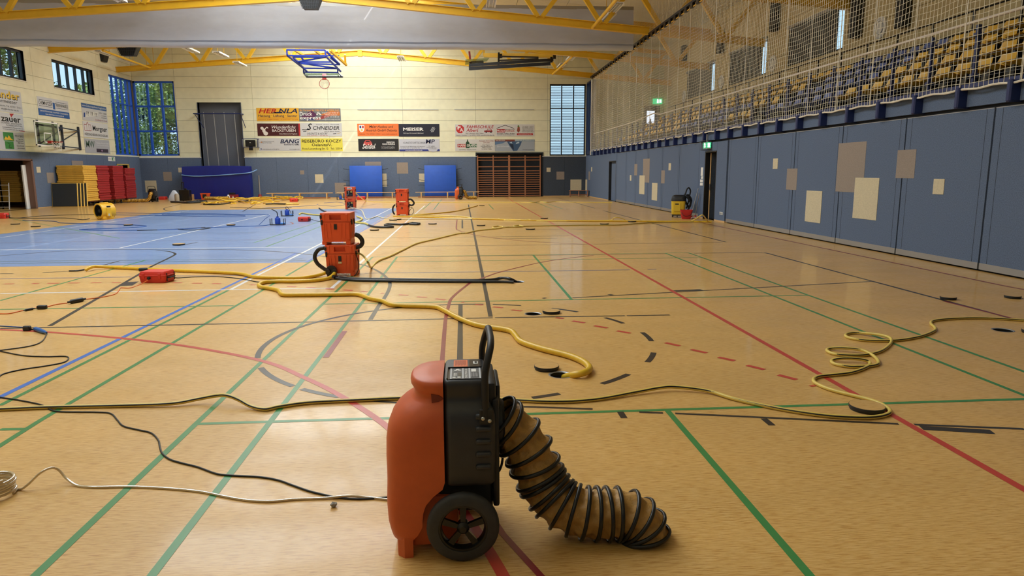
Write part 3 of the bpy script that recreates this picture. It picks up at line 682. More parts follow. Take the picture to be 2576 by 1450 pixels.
# ================================================================ grandstand balustrade
rail = thing('balustrade', 'blue posted grandstand balustrade with pale handrail behind the net', 'railing', (XR+.12, 10, 2.86))
M_RAIL = mat('rail_pale', (206, 192, 180), .4); M_PNAVY = mat('post_navy', (26, 40, 92), .4)
ypost = [RW(x, y).y for x, y in ((2018, 320), (2077, 312), (2145, 303), (2225, 290), (2318, 277), (2428, 262), (2560, 244))]
pit = (ypost[0]-ypost[-1])/6; yp = ypost[0]+pit*int((42-ypost[0])/pit); plist = []
while yp > YN+.5: plist.append(yp); yp -= pit
for yp in plist:
    b = MB(); b.box(XR+.08, XR+.14, yp-.025, yp+.025, 2.86, 3.8); po = obj('post', b, M_PNAVY, rail, world=True)
    b = MB(); b.rbox(XR+.05, XR+.17, yp-.05, yp+.05, 3.0, 3.06, .01, 1); obj('clamp', b, M_PNAVY, po, world=True); b = MB(); b.rbox(XR+.05, XR+.17, yp-.05, yp+.05, 3.62, 3.68, .01, 1); obj('clamp', b, M_PNAVY, po, world=True)
    b = MB(); b.rbox(XR-.16, XR+.1, yp-.045, yp+.045, 2.52, 2.84, .02, 1); obj('bracket', b, M_PNAVY, rail, world=True)
b = MB(); b.box(XR-.1, XR+.12, YN, 42.4, 2.82, 2.88); obj('edge_beam', b, M_PNAVY, rail, world=True)
b = MB(); b.tube([(XR+.1, YN, 3.86), (XR+.1, 28.2, 3.86), (XR+.1, 29.2, 3.98), (XR+.1, 31.5, 3.9), (XR+.1, 33, 3.86), (XR+.1, 42.4, 3.86)], .026, 8); obj('handrail', b, M_RAIL, rail, .9, world=True)
b = MB()
for z in (3.0, 3.16, 3.32, 3.48, 3.64): b.tube([(XR+.11, YN, z), (XR+.11, 42.4, z)], .006, 5)
obj('infill_wire', b, mat('wire_grey', (90, 94, 104), .4, metal=.5), rail, world=True)
# rear walkway rail
rr2 = thing('walkway_railing', 'black steel railing along the top walkway of the grandstand', 'railing', (12.25, 20, 4.5))
for z in (4.85, 5.05, 5.3):
    b = MB(); b.tube([(12.25, 6, z), (12.25, 41, z)], .022, 6); obj('rail_bar', b, M_BLK2, rr2, .9, world=True)
y = 6.2
while y < 41: b = MB(); b.bar((12.25, y, 4.5), (12.25, y, 5.3), .04); obj('post', b, M_BLK2, rr2, world=True); y += 1.45
# ================================================================ grandstand seats
def seat_mesh():
    b = MB(); rings = []
    for i in range(9):
        u = i/8; rows_ = []
        for j in range(7):
            v = -1+2*j/6
            if u < .55: x = -.2+.36*u/.55; z = .02-.05*(1-(2*u/.55-1)**2)
            else: x = .16+.08*(u-.55)/.45; z = .02+.22*(u-.55)/.45
            z += .035*v*v*(1 if u < .7 else .2); x -= .05*v*v*(1 if u > .5 else .2)
            rows_.append((x, v*.2*(1-.25*max(0, u-.75)*3), z))
        rings.append(rows_)
    b.loft(rings, False, False); n = 9*7; off = len(b.v)
    b.loft([[(x, y, z-.03) for x, y, z in r] for r in rings], False, False)
    return b.mesh('shell', .9)
M_SEATY = mat('seat_yellow', (224, 176, 62), .4); M_SEATB = mat('seat_blue', (84, 98, 150), .4)
sm = {}
for k, m_ in (('y', M_SEATY), ('b', M_SEATB)):
    me = seat_mesh(); me.materials.append(m_); sm[k] = me
fb = MB(); fb.box(-.16, .1, -.03, .03, -.42, -.02); fb.box(-.05, .05, -.14, .14, -.42, -.4); fme = fb.mesh('foot'); fme.materials.append(M_BLK2)
SROW = ['front row', 'second row', 'third row', 'top row']
for r, (x, z) in enumerate([(9.15, 2.86), (10.0, 3.27), (10.85, 3.68), (11.7, 4.09)]):
    i = 0; y = 9.4
    while y < 41.5:
        blue = (16.3 < y < 21.0) or (y > 33.5 and int(y*2) % 3 == 0) or (24 < y < 29.5 and r < 2)
        if not (r < 3 and 21.0 < y < 22.0):
            t = thing('stadium_seat', ('blue' if blue else 'yellow')+' plastic bucket seat in the '+SROW[r]+' of the grandstand', 'seat', (x, y, z+.42), 0, 'grandstand seats, '+SROW[r])
            for nm, me in (('shell', sm['b' if blue else 'y']), ('foot', fme)):
                o = bpy.data.objects.new(nm, me); COL.objects.link(o); o.parent = t
        y += .53; i += 1
# things on the grandstand wall
for k, (px, hh) in enumerate((((2165, 45), 1.25), ((2285, 20), 1.1), ((1958, 40), 1.2), ((1820, 108), 1.0), ((1727, 135), .9))):
    p = RW(px[0], px[1], XT); b = MB(); b.rbox(XT-.29, XT-.012, p.y-.2, p.y+.2, p.z-hh/2, p.z+hh/2, .03, 1)
    tag(obj('line_speaker', b, M_BLACK), 'tall black loudspeaker column on the grandstand wall', 'speaker', 'speaker columns on the grandstand wall')
for k, px in enumerate(((2216, 70), (1945, 160), (1816, 206), (1722, 243))):
    p = RW(px[0], px[1], XT); t = thing('wall_vent', 'round white air vent on the grandstand wall', 'vent', (XT, p.y, p.z), 0, 'round vents on the grandstand wall')
    b = MB(); b.lathe([(.33, 0), (.33, .05), (.28, .07), (.26, .05), (.001, .05)], 24, RY(-math.pi/2)); obj('disc', b, M_WHITE, t, .6)
    b = MB(); b.torus(.2, .012, 20, 5, RY(-math.pi/2) @ T(0, 0, .06)); obj('ring', b, M_ALU, t, .9)
# ================================================================ sponsor banners
PC = {}
def pc(c):
    if c not in PC: PC[c] = mat('print_%d_%d_%d' % c, c, .45)
    return PC[c]
K, Wt, RDc, NV, YE = (22, 22, 26), (232, 230, 226), (176, 34, 34), (20, 28, 66), (232, 216, 84)
GREY = (196, 196, 198)
def banner(u0, v0, u1, v1, bgc, label, items, wall='B'):
    """rectangle by its pixel corners on the wall; items are laid out in fractions of the board (0..1, y up)"""
    if wall == 'B':
        a, c = BW(u0, (v0+v1)/2, YB-.012), BW(u1, (v0+v1)/2, YB-.012); t, u = BW((u0+u1)/2, v0), BW((u0+u1)/2, v1)
        wd, ht = c.x-a.x, t.z-u.z; o = thing('sponsor_banner', label, 'banner', ((a.x+c.x)/2, YB-.002, (t.z+u.z)/2))
        base = RX(math.pi/2)
    else:
        a, c = LW(u0, (v0+v1)/2), LW(u1, (v0+v1)/2); t, u = LW((u0+u1)/2, v0), LW((u0+u1)/2, v1)
        wd, ht = c.y-a.y, t.z-u.z; o = thing('sponsor_banner', label, 'banner', (XL+.002, (a.y+c.y)/2, (t.z+u.z)/2))
        base = RZ(math.pi/2) @ RX(math.pi/2)
    b = MB(); b.box(-wd/2, wd/2, -ht/2, ht/2, 0, .012, base); obj('board', b, pc(bgc), o)
    dz = .0132
    for it in items:
        kind = it[0]
        if kind == 'r':      # filled rectangle x0 x1 y0 y1 colour
            _, x0, x1, y0, y1, col = it; b = MB(); b.add([((x-.5)*wd, (y-.5)*ht, dz) for x, y in ((x0, y0), (x1, y0), (x1, y1), (x0, y1))], [(0, 1, 2, 3)], base); obj('print', b, pc(col), o)
        elif kind == 'p':    # polygon
            _, pts, col = it; b = MB(); b.add([((x-.5)*wd, (y-.5)*ht, dz) for x, y in pts], [tuple(range(len(pts)))], base); obj('print', b, pc(col), o)
        elif kind == 'c':    # ellipse cx cy rx(m) ry(m) colour
            _, cx, cy, rx, ry, col = it; b = MB(); b.add([((cx-.5)*wd+rx*math.cos(i*math.pi/10), (cy-.5)*ht+ry*math.sin(i*math.pi/10), dz) for i in range(20)], [tuple(range(20))], base); obj('print', b, pc(col), o)
        elif kind == 'l':    # stroke through points, width m
            _, pts, lw, col = it; q = catmull([((x-.5)*wd, (y-.5)*ht, 0) for x, y in pts], 5) if len(pts) > 2 else [Vector(((x-.5)*wd, (y-.5)*ht, 0)) for x, y in pts]
            Ls, Rs = [], []
            for i in range(len(q)):
                tt = (q[min(i+1, len(q)-1)]-q[max(i-1, 0)]).normalized(); n = Vector((-tt.y, tt.x, 0))*lw/2; Ls.append((q[i]+n).to_tuple()); Rs.append((q[i]-n).to_tuple())
            n = len(q); b = MB(); b.add([(x, y, dz) for x, y, _z in Ls+Rs], [(i, n+i, n+i+1, i+1) for i in range(n-1)], base); obj('print', b, pc(col), o)
        else:                # text, cx cy, height fraction, width fraction, colour, bold, shear
            _, s, cx, cy, h, wfr, col = it[:7]; bold = it[7] if len(it) > 7 else 0; sh = it[8] if len(it) > 8 else 0
            text(s, h*ht*1.35, pc(col), base @ T((cx-.5)*wd, (cy-.5)*ht, dz+.0006), o, bold*h*ht, sh, width=wfr*wd if wfr else None)
        dz += .0003
    return o
B_, SH = .028, .28
banner(645.5, 272, 752, 305, (222, 168, 48), 'amber HERNLA heating banner with red and black slanted lettering', [
    ('t', 'HER', .26, .76, .36, .42, RDc, B_, SH), ('t', 'NLA', .74, .76, .36, .45, NV, B_, SH), ('p', ((.3, .6), (.62, .6), (.6, .72), (.42, .68)), NV), ('t', 'Heizung \u00b7 L\u00fcftung \u00b7 Sanit\u00e4r', .5, .40, .19, .92, NV, .015), ('r', .03, .97, .23, .245, RDc),
    ('t', 'Plauensche Str. 18, 08606 Oelsnitz/V. \u2022 Tel. 037421/22201 \u2022 Fax 20258', .5, .12, .08, .94, RDc)])
banner(752, 273, 857, 305.5, (110, 114, 116), 'grey print shop banner with white Druck express lettering over coloured swirls', [
    ('p', ((.02, .3), (.3, .85), (.45, .5), (.3, .2)), (86, 34, 74)), ('p', ((.5, .5), (.75, .8), (.98, .75), (.98, .45), (.7, .42)), (196, 112, 50)), ('p', ((.35, .1), (.6, .5), (.75, .4), (.5, .12)), (150, 60, 60)), ('p', ((.02, .1), (.3, .25), (.4, .08)), (50, 60, 110)),
    ('t', 'Ihr Partner f\u00fcr DRUCK & WERBUNG', .5, .85, .15, .94, (226, 150, 56), .015), ('t', 'Druck', .17, .57, .3, .3, Wt, .018), ('t', 'express', .27, .27, .3, .5, Wt, .018), ('l', ((.44, .5), (.47, .62), (.51, .5)), .035, Wt), ('l', ((.42, .5), (.46, .72), (.53, .5)), .03, Wt),
    ('t', 'Voigtsberger Stra\u00dfe 27', .75, .66, .1, .4, Wt), ('t', '08606 Oelsnitz', .77, .5, .1, .3, Wt), ('t', '(03 74 21) 2 88 62', .78, .34, .1, .36, Wt), ('t', 'mail@druck-express.info', .76, .16, .1, .44, Wt)])
banner(647.5, 311, 755, 342, (70, 22, 28), 'dark maroon bakery banner with white script lettering and baker figure', [
    ('c', .11, .62, .1, .09, (220, 214, 208)), ('c', .15, .42, .1, .13, (220, 214, 208)), ('c', .19, .2, .14, .12, (220, 214, 208)), ('l', ((.16, .45), (.22, .7), (.25, .62)), .05, (220, 214, 208)),
    ('t', 'Wunderlichs', .62, .7, .27, .56, (228, 224, 220), .012, .35), ('t', 'BACKSTUBEN', .62, .42, .2, .55, (228, 224, 220), .012), ('t', 'Deine B\u00e4ckerei im Vogtland.', .72, .16, .12, .42, (220, 214, 208)), ('r', .965, 1.0, 0, 1, (178, 40, 44))])
banner(756, 310, 860, 343, (200, 200, 200), 'light grey SCHNEIDER breakdown service banner with black swoosh', [
    ('t', 'Verkauf - Service - Pannenhilfe', .66, .89, .1, .56, K, 0, .3), ('t', 'S', .22, .7, .5, .12, K, .02, .3), ('t', 'CHNEIDER', .62, .62, .3, .64, K, .012, .2), ('l', ((.04, .5), (.14, .49), (.22, .55)), .04, K), ('l', ((.06, .36), (.14, .38)), .03, K), ('l', ((.16, .36), (.22, .44), (.25, .5)), .02, (200, 160, 80)),
    ('t', 'und Sie fahren besser', .76, .36, .09, .38, K, 0, .3), ('t', 'OELSNITZ & ADORF', .4, .19, .15, .5, K, 0, .2), ('l', ((.78, .18), (.86, .21)), .03, K), ('l', ((.88, .2), (.94, .24), (.97, .3)), .02, (200, 160, 80)), ('t', 'Tel. 037421 / 20 88 70', .4, .06, .06, .5, RDc)])
banner(651, 348, 757, 380, (196, 197, 200), 'light grey crane maker banner with bold BANG lettering', [
    ('t', 'BANG', .74, .74, .32, .46, NV, .035, .25), ('t', 'KRANSYSTEME', .78, .49, .12, .36, NV, .02), ('t', 'Innovative Krantechnik', .22, .75, .08, .3, K), ('t', 'Made in Germany', .19, .64, .08, .23, K), ('l', ((.02, .69), (.06, .69)), .02, (200, 130, 60)), ('p', ((.06, .75), (.09, .69), (.06, .63)), (200, 130, 60)),
    ('r', .035, .065, .1, .22, (40, 60, 120)), ('t', 'f', .05, .155, .1, .012, Wt, .02), ('t', 'www.facebook.com/bangkran', .28, .14, .09, .4, K), ('t', 'www.bangkran.de', .84, .13, .09, .24, K)])
banner(757, 348.5, 862, 380.5, (226, 214, 82), 'bright yellow travel agency banner with black block lettering', [
    ('t', 'REISEB\u00dcRO KOCZY', .5, .78, .24, .95, K, .022), ('t', 'Oelsnitz/V.', .5, .48, .22, .48, K, .022), ('t', 'Rosa-Luxemburg-Str.12', .34, .19, .16, .62, K, .012), ('t', 'Tel.: 23314', .84, .19, .16, .27, K, .012)])
banner(899, 311.5, 1003, 342.5, (226, 116, 52), 'orange painter banner with blue and red crest', [
    ('c', .105, .58, .16, .2, Wt), ('p', ((.04, .56), (.17, .56), (.17, .9), (.04, .9)), Wt), ('p', ((.055, .64), (.095, .64), (.095, .84), (.055, .84)), (40, 60, 130)), ('p', ((.115, .64), (.155, .64), (.155, .84), (.115, .84)), (190, 50, 50)), ('c', .105, .48, .07, .08, (226, 190, 110)),
    ('t', 'Maler-Ausbau und', .58, .76, .2, .58, K, .01, .2), ('t', 'Anstrich GmbH Oelsnitz', .58, .46, .2, .76, K, .01, .2), ('t', 'Oelsnitz \u2022 Tel. 037421 / 493-0 \u2022 www.maler-ausbau.de', .5, .16, .1, .92, (120, 20, 20))])
banner(1003, 312, 1105.5, 344, (24, 26, 44), 'dark navy MEISER banner with lattice diamond mark', [
    ('t', 'MEISER', .36, .57, .26, .5, Wt, .03), ('t', 'MEISER Vogtland OHG, Am Lehmteich 3, 08606 Oelsnitz/V.', .36, .27, .07, .5, Wt)] +
    [('p', ((.75+.035*i+.018*j, .34+.1*j), (.78+.035*i+.018*j, .38+.1*j), (.795+.035*i+.018*j, .46+.1*j), (.765+.035*i+.018*j, .42+.1*j)), (170, 172, 176)) for i in range(3) for j in range(4) if 0 < i+j < 5])
banner(901.5, 349.5, 1003, 380.5, (26, 26, 28), 'black car care banner with red car outline and white Seidel script', [
    ('p', ((.12, .5), (.14, .72), (.18, .88), (.29, .88), (.33, .72), (.35, .5)), (190, 78, 72)), ('p', ((.17, .74), (.2, .84), (.27, .84), (.3, .74)), (26, 26, 28)), ('t', 'Seidel', .26, .38, .42, .33, Wt, .012, .35), ('l', ((.1, .3), (.25, .24), (.43, .26)), .015, Wt),
    ('t', 'PERFEKTION', .8, .71, .13, .2, Wt, .02), ('t', 'F\u00dcR IHR FAHRZEUG', .75, .56, .13, .31, Wt, .02), ('t', 'Car-Cleaning & Fahrzeugpflege', .73, .35, .07, .33, GREY), ('t', 'www.seidel-fahrzeugpflege.de', .73, .25, .07, .33, GREY)])
banner(1004, 350, 1106, 381, (192, 194, 204), 'pale grey plastics firm banner with blue MP monogram and blue footer', [
    ('r', 0, 1, 0, .16, (44, 54, 130)), ('c', .83, .14, .3, .14, (192, 194, 204)), ('t', 'KUNSTSTOFFTECHNIK', .38, .68, .17, .54, (60, 62, 70)), ('t', 'MP', .77, .78, .34, .23, NV, .03, .1), ('t', 'Gewerbe Str. 4b, 08606 Eichigt / OT Ebersbach', .33, .39, .08, .6, K), ('t', 'Tel. 037421 7000 - 0   Fax 037421 7000 - 18', .3, .27, .08, .53, K),
    ('t', 'Wir geben', .8, .42, .08, .16, K), ('t', 'Kunststoff Form', .8, .31, .08, .24, K), ('t', 'und Gestalt', .83, .21, .08, .18, K), ('t', 'www.kunststofftechnikmp.de', .36, .08, .09, .42, Wt)])
banner(1145, 313, 1245, 343.5, (204, 202, 200), 'white driving school banner with red octagon FA logo and red car', [
    ('p', tuple((.125+.105*math.cos(a), .6+.36*math.sin(a)) for a in [math.pi/8+i*math.pi/4 for i in range(8)]), (186, 44, 44)), ('t', 'F', .1, .7, .3, .08, Wt, .03), ('t', 'A', .16, .52, .3, .09, Wt, .03), ('t', 'FAHRSCHULE', .63, .78, .24, .68, (178, 34, 38), .02, .15), ('t', 'Albert', .43, .5, .26, .3, (178, 34, 38), .02, .2),
    ('p', ((.73, .36), (.73, .48), (.79, .5), (.82, .62), (.9, .62), (.93, .5), (.94, .36)), (150, 44, 44)), ('c', .78, .35, .04, .05, K), ('c', .9, .35, .04, .05, K), ('p', ((.8, .5), (.83, .59), (.89, .59), (.91, .5)), GREY), ('t', 'PKW \u2022 Motorrad \u2022 LKW \u2022 Traktor', .49, .25, .09, .45, K), ('t', 'Oelsnitz \u2022 Schmidtstr. 7 \u2022 Tel. 037421 / 22554 \u2022 www.fahrschule-albert.de', .5, .1, .09, .96, K)])
banner(1246, 313, 1344.5, 343.5, (206, 204, 202), 'white building firm banner with roof outline and Michael Keilhack name bar', [
    ('l', ((.03, .66), (.25, .93)), .03, K), ('l', ((.25, .93), (.48, .66)), .03, K), ('r', .04, .25, .34, .6, (170, 34, 38)), ('r', .25, .5, .58, .6, K), ('t', 'Michael', .145, .47, .17, .19, Wt, .01), ('t', 'Keilhack', .375, .47, .17, .23, (170, 34, 38), .01), ('t', 'Hochbau Tiefbau Ausbau', .27, .24, .1, .46, K, .01), ('t', 'Vom Keller bis zum Dachgeschoss', .26, .13, .07, .44, K),
    ('c', .59, .84, .06, .06, (90, 130, 60)), ('p', ((.55, .45), (.57, .78), (.62, .78), (.63, .5), (.6, .3)), (150, 80, 60)), ('t', 'Tel.: 037421 - 70 70 0', .83, .83, .08, .28, K), ('t', 'Fax: 037421 - 70 70 7', .83, .72, .08, .28, K), ('t', 'Funk: 0170 320 63 27', .83, .61, .08, .28, K), ('t', '08606 Oelsnitz/Vogtl.', .83, .5, .08, .28, K), ('t', 'Untermarxgr\u00fcner Weg 6', .83, .39, .08, .3, K),
    ('r', .55, .96, .1, .26, (176, 38, 44)), ('t', 'www.keilhack-bau.de', .755, .18, .1, .34, Wt)])
banner(1145, 350.5, 1244.5, 380.5, (206, 204, 200), 'white drinks shop banner with green bottle on red and green bar', [
    ('r', .06, .29, .33, .6, (170, 36, 40)), ('r', .29, .55, .33, .6, (38, 96, 58)), ('p', ((.27, .25), (.27, .7), (.3, .84), (.305, .98), (.325, .98), (.33, .84), (.36, .7), (.36, .25)), (24, 66, 44)), ('t', 'MARK', .18, .465, .2, .2, Wt, .015), ('t', 'GRAFEN', .42, .465, .2, .25, Wt, .015), ('t', 'GETR\u00c4NKE - SPEZIALIT\u00c4TEN', .31, .12, .1, .43, (60, 90, 70)),
    ('t', 'Zeitungen, Zeitschriften', .79, .85, .1, .38, (150, 40, 44), 0, .3), ('t', 'und Lotto', .79, .71, .1, .16, (150, 40, 44), 0, .3), ('t', 'Sven Vogtner', .79, .52, .09, .2, K), ('t', 'Willy-Brandt-Ring 3a', .79, .4, .09, .3, K), ('t', '08606 Oelsnitz', .79, .28, .09, .22, K), ('t', 'Tel. 037421 / 70056', .79, .16, .09, .26, K)])
banner(1245, 351, 1345, 381, (158, 166, 176), 'grey blue banner with abstract dark blue mask shape and rust header', [
    ('r', 0, .5, .84, 1, (120, 62, 48)), ('r', .5, 1, .84, 1, (130, 150, 164)), ('p', ((0, .55), (0, .84), (.3, .84), (.18, .66)), (94, 122, 156)), ('p', ((.3, .84), (.36, .5), (.46, .02), (.56, .06), (.64, .5), (.68, .84)), (58, 86, 120)), ('p', ((.36, .62), (.46, .6), (.48, .1), (.42, .3)), (28, 42, 66)), ('p', ((.52, .6), (.62, .7), (.6, .8), (.54, .74)), (170, 190, 206)), ('p', ((.36, .72), (.44, .66), (.42, .8)), (170, 190, 206)),
    ('t', 'Foto GRACHNEL', .14, .92, .09, .24, Wt), ('t', 'Unterer Stadt - Dr. Friedrichs Str. 18', .74, .92, .07, .46, Wt), ('t', 'Sportsfreunde', .2, .42, .14, .3, (216, 220, 224), 0, .4), ('t', 'www.foto-grachnel.de', .83, .13, .07, .28, K)])
# left wall boards
banner(-60, 223, 53, 279.5, (196, 196, 198), 'grey master bricklayer board ending in shaded yellow bender lettering', [
    ('t', 'Farbender', .5, .74, .34, .92, K, .03), ('t', 'Farbender', .49, .77, .34, .92, (226, 186, 56), .025), ('t', 'Maurermeister', .56, .48, .16, .66, K, .01), ('t', 'Dorfstr. 6 08606 Oelsnitz, Tel. 037421 22621', .54, .27, .08, .86, K), ('t', 'info@farbender-bau.de', .7, .13, .08, .4, K)], 'L')
banner(-60, 282, 58, 328, (200, 200, 202), 'light grey paint shop board with black zauer lettering and red wedge', [
    ('t', 'zauer', .72, .68, .36, .44, K, .03), ('p', ((.7, .98), (.8, 1.0), (.73, .78)), (180, 40, 40)), ('t', 'LACKIEREREI \u00b7 SANDSTRAHLEN', .72, .44, .1, .46, K), ('t', 'PULVERBESCHICHTUNG', .78, .32, .1, .36, K), ('t', 'Autolackiererei Meister Betrieb', .74, .2, .07, .46, K), ('t', 'www.zauer-lack.de', .74, .1, .06, .46, K), ('r', .88, 1.0, .05, .08, (170, 40, 40))], 'L')
banner(-40, 331, 61, 377, (190, 190, 194), 'grey bicycle shop board with green mountain emblem', [
    ('r', .46, .72, .5, .97, (62, 130, 66)), ('p', ((.47, .55), (.52, .74), (.56, .66), (.6, .82), (.66, .62), (.72, .55)), (226, 180, 60)), ('r', .48, .7, .06, .48, (62, 130, 66)), ('l', ((.55, .4), (.6, .3), (.57, .15), (.64, .12)), .03, (30, 60, 34)),
    ('t', 'PRO BIKE', .87, .8, .12, .22, (70, 70, 74)), ('t', 'Tr\u00e4ger Axel', .89, .64, .07, .14, K), ('t', 'Plauensche Stra\u00dfe 7', .87, .53, .07, .2, K), ('t', '08606 Oelsnitz', .89, .42, .07, .15, K), ('t', 'Telefon 037421 18022', .87, .25, .07, .2, K), ('t', 'www.probikeshop.de', .88, .13, .07, .19, K)], 'L')
banner(95, 249, 172, 294, (204, 204, 206), 'white and blue partition wall firm board', [
    ('r', 0, 1, 0, .36, (44, 92, 158)), ('r', .47, .54, .42, .78, (44, 92, 158)), ('r', .04, .45, .83, .85, NV), ('r', .56, .97, .83, .85, NV), ('r', .04, .45, .5, .52, NV), ('r', .56, .97, .5, .52, NV), ('t', 'CHEMNITZER', .24, .67, .2, .42, K, .006), ('t', 'TRENNW\u00c4NDE', .76, .67, .2, .42, K, .006), ('t', 'SANIT\u00c4RTRENNW\u00c4NDE \u2022 RAUMTEILER \u2022 DUSCHKABINEN', .5, .24, .09, .9, Wt), ('t', 'www.chemnitzer-trennwaende.de', .5, .1, .09, .6, Wt)], 'L')
banner(206, 264.5, 268, 306, (200, 200, 202), 'white car registration board with tilted number plate of question marks', [
    ('r', 0, 1, .74, 1, (52, 92, 150)), ('t', 'www.Zulassungsdienst-Vogtland.de', .5, .87, .12, .94, Wt), ('p', ((.04, .18), (.6, .36), (.62, .62), (.06, .44)), (220, 220, 214)), ('p', ((.04, .18), (.1, .2), (.12, .46), (.06, .44)), (40, 70, 140)), ('t', '?? ?? ??', .37, .42, .24, .42, K, .01), ('t', '03741 - 522858', .82, .56, .09, .3, K), ('t', 'in Oelsnitz', .86, .42, .07, .2, K), ('t', 'am Landratsamt', .86, .3, .07, .22, K), ('t', 'Zuverl\u00e4ssig und schnell', .72, .12, .1, .5, (150, 40, 50), 0, .3)], 'L')
banner(209, 308.5, 271, 347, (214, 214, 214), 'white plumbing board with red house outline and bold Morgner lettering', [
    ('l', ((.05, .42), (.05, .8)), .03, (160, 50, 60)), ('l', ((.05, .8), (.14, .8)), .03, (160, 50, 60)), ('l', ((.14, .8), (.18, .97)), .03, (160, 50, 60)), ('l', ((.18, .97), (.22, .8)), .03, (160, 50, 60)), ('l', ((.22, .8), (.3, .8)), .03, (160, 50, 60)), ('l', ((.3, .8), (.3, .42)), .03, (160, 50, 60)), ('l', ((.3, .42), (.05, .42)), .03, (160, 50, 60)), ('l', ((.14, .8), (.14, .42)), .02, (160, 50, 60)), ('l', ((.22, .8), (.22, .42)), .02, (160, 50, 60)),
    ('t', 'Morgner', .66, .6, .34, .58, K, .025), ('t', 'HEIZUNG-B\u00c4DER-DACH-SOLAR', .5, .18, .16, .92, K, .006)], 'L')
banner(213, 351, 275, 386, (176, 178, 184), 'grey metal works board with green MW monogram and dark photo strip', [
    ('t', 'MW', .22, .6, .5, .34, (72, 98, 80), .02), ('t', 'Metallbau Wunschke GmbH', .72, .74, .1, .5, (230, 230, 232)), ('t', 'PRODUKTION IN STAHL UND METALL', .72, .58, .07, .52, (226, 226, 230)), ('r', .44, .92, .08, .34, (58, 42, 56)), ('c', .66, .21, .06, .05, (190, 150, 190))], 'L')
flush_texts()
# ================================================================ dehumidifier with flexible duct
M_ORSH = mat('orange_rotomould', (206, 92, 42), .42, var=.05, vs=14, bump=.06, bs=400)
M_DKSH = mat('charcoal_rotomould', (48, 48, 50), .45, var=.1, vs=14, bump=.06, bs=400)
M_TYRE = mat('tyre_rubber', (52, 52, 51), .6, var=.12, vs=30, bump=.05, bs=200)
M_DUCT = mat('duct_fabric_tan', (176, 132, 66), .55, var=.14, vs=30, bump=.5, bs=55)
M_DUCTY = mat('duct_fabric_yellow', (222, 168, 52), .55, var=.1, vs=20, bump=.4, bs=40)
M_HOOP = mat('hoop_black', (22, 23, 24), .35)
M_SCREW = mat('screw_zinc', (200, 196, 186), .3, metal=.8)
def dring(z, xs, a, b_, e, sgn=-1, n=22):
    r = []
    for k in range(n+1):
        t = -math.pi/2+math.pi*k/n; c, s = math.cos(t), math.sin(t)
        r.append((xs+sgn*a*max(c, 0)**(2/e), b_*math.copysign(abs(s)**(2/e), s), z))
    return r
def rrect(z, x0, x1, b_, e=9, n=40):
    cx, hx = (x0+x1)/2, (x1-x0)/2; r = []
    for k in range(n):
        t = 2*math.pi*k/n; c, s = math.cos(t), math.sin(t)
        r.append((cx+hx*math.copysign(abs(c)**(2/e), c), b_*math.copysign(abs(s)**(2/e), s), z))
    return r
def duct(parent, ctrl, R, hoops, mf, name='duct', fr=None, seed=1):
    """fabric hose carried by wire hoops; ctrl in the parent's local space"""
    rnd = random.Random(seed); path = catmull(ctrl, 24); N = len(path)
    ln = [0]
    for i in range(1, N): ln.append(ln[-1]+(path[i]-path[i-1]).length)
    def at(s):
        s = min(max(s, 0), ln[-1]-1e-6); i = max(j for j in range(N) if ln[j] <= s); i = min(i, N-2)
        f = (s-ln[i])/max(ln[i+1]-ln[i], 1e-9); return path[i].lerp(path[i+1], f), (path[min(i+2, N-1)]-path[max(i-1, 0)]).normalized()
    side = Vector((0, 1, 0)); rings = []; SUB = 8; ns = 44
    ph = [rnd.uniform(0, 6.28) for _ in range(60)]
    jit = [rnd.uniform(-.05, .05) for _ in range(hoops+1)]
    b = MB(); d = thing_part(parent, name)
    fr = fr or [i/hoops for i in range(hoops+1)]; hoops = len(fr)-1; jit[-1] = jit[-2] = 0
    for i in range(hoops*SUB+1):
        f = (i % SUB)/SUB; h = i//SUB; s = ln[-1]*(fr[h] if h >= hoops else fr[h]*(1-f)+fr[h+1]*f); p, t = at(s)
        u = (side-t*side.dot(t)).normalized(); v = t.cross(u)
        t2 = (t+v*jit[min(h, hoops)]*(1-f)+v*jit[min(h+1, hoops)]*f).normalized(); v = t2.cross(u)
        ring = []
        for k in range(ns):
            a = 2*math.pi*k/ns
            w_ = math.sin(math.pi*f); g_ = min(1.6, (fr[min(h+1, hoops)]-fr[h])*ln[-1]/.045); rr = R*(1-.13*w_*g_)+R*.055*w_*math.sin(5*a+ph[h % 60]+3*f)+R*.045*w_*math.sin(11*a+ph[(h+9) % 60]-2*f)
            ring.append(p+(u*math.cos(a)+v*math.sin(a))*rr)
        rings.append(ring)
        if i % SUB == 0:
            hb = MB(); hb.loft([[p+(u*math.cos(2*math.pi*k/30)+v*math.sin(2*math.pi*k/30))*(R+.004+R*.07*math.cos(q*math.pi/3))+t2*R*.085*math.sin(q*math.pi/3) for q in range(6)] for k in range(30)], False, True, wrap=True)
            obj('hoop', hb, M_HOOP, d, 1.2)
    b.loft(rings, False, True); obj('fabric', b, mf, d, 1.0)
    return d
def thing_part(parent, name):
    o = bpy.data.objects.new(name, None); COL.objects.link(o); o.parent = parent; o.empty_display_size = .1; return o
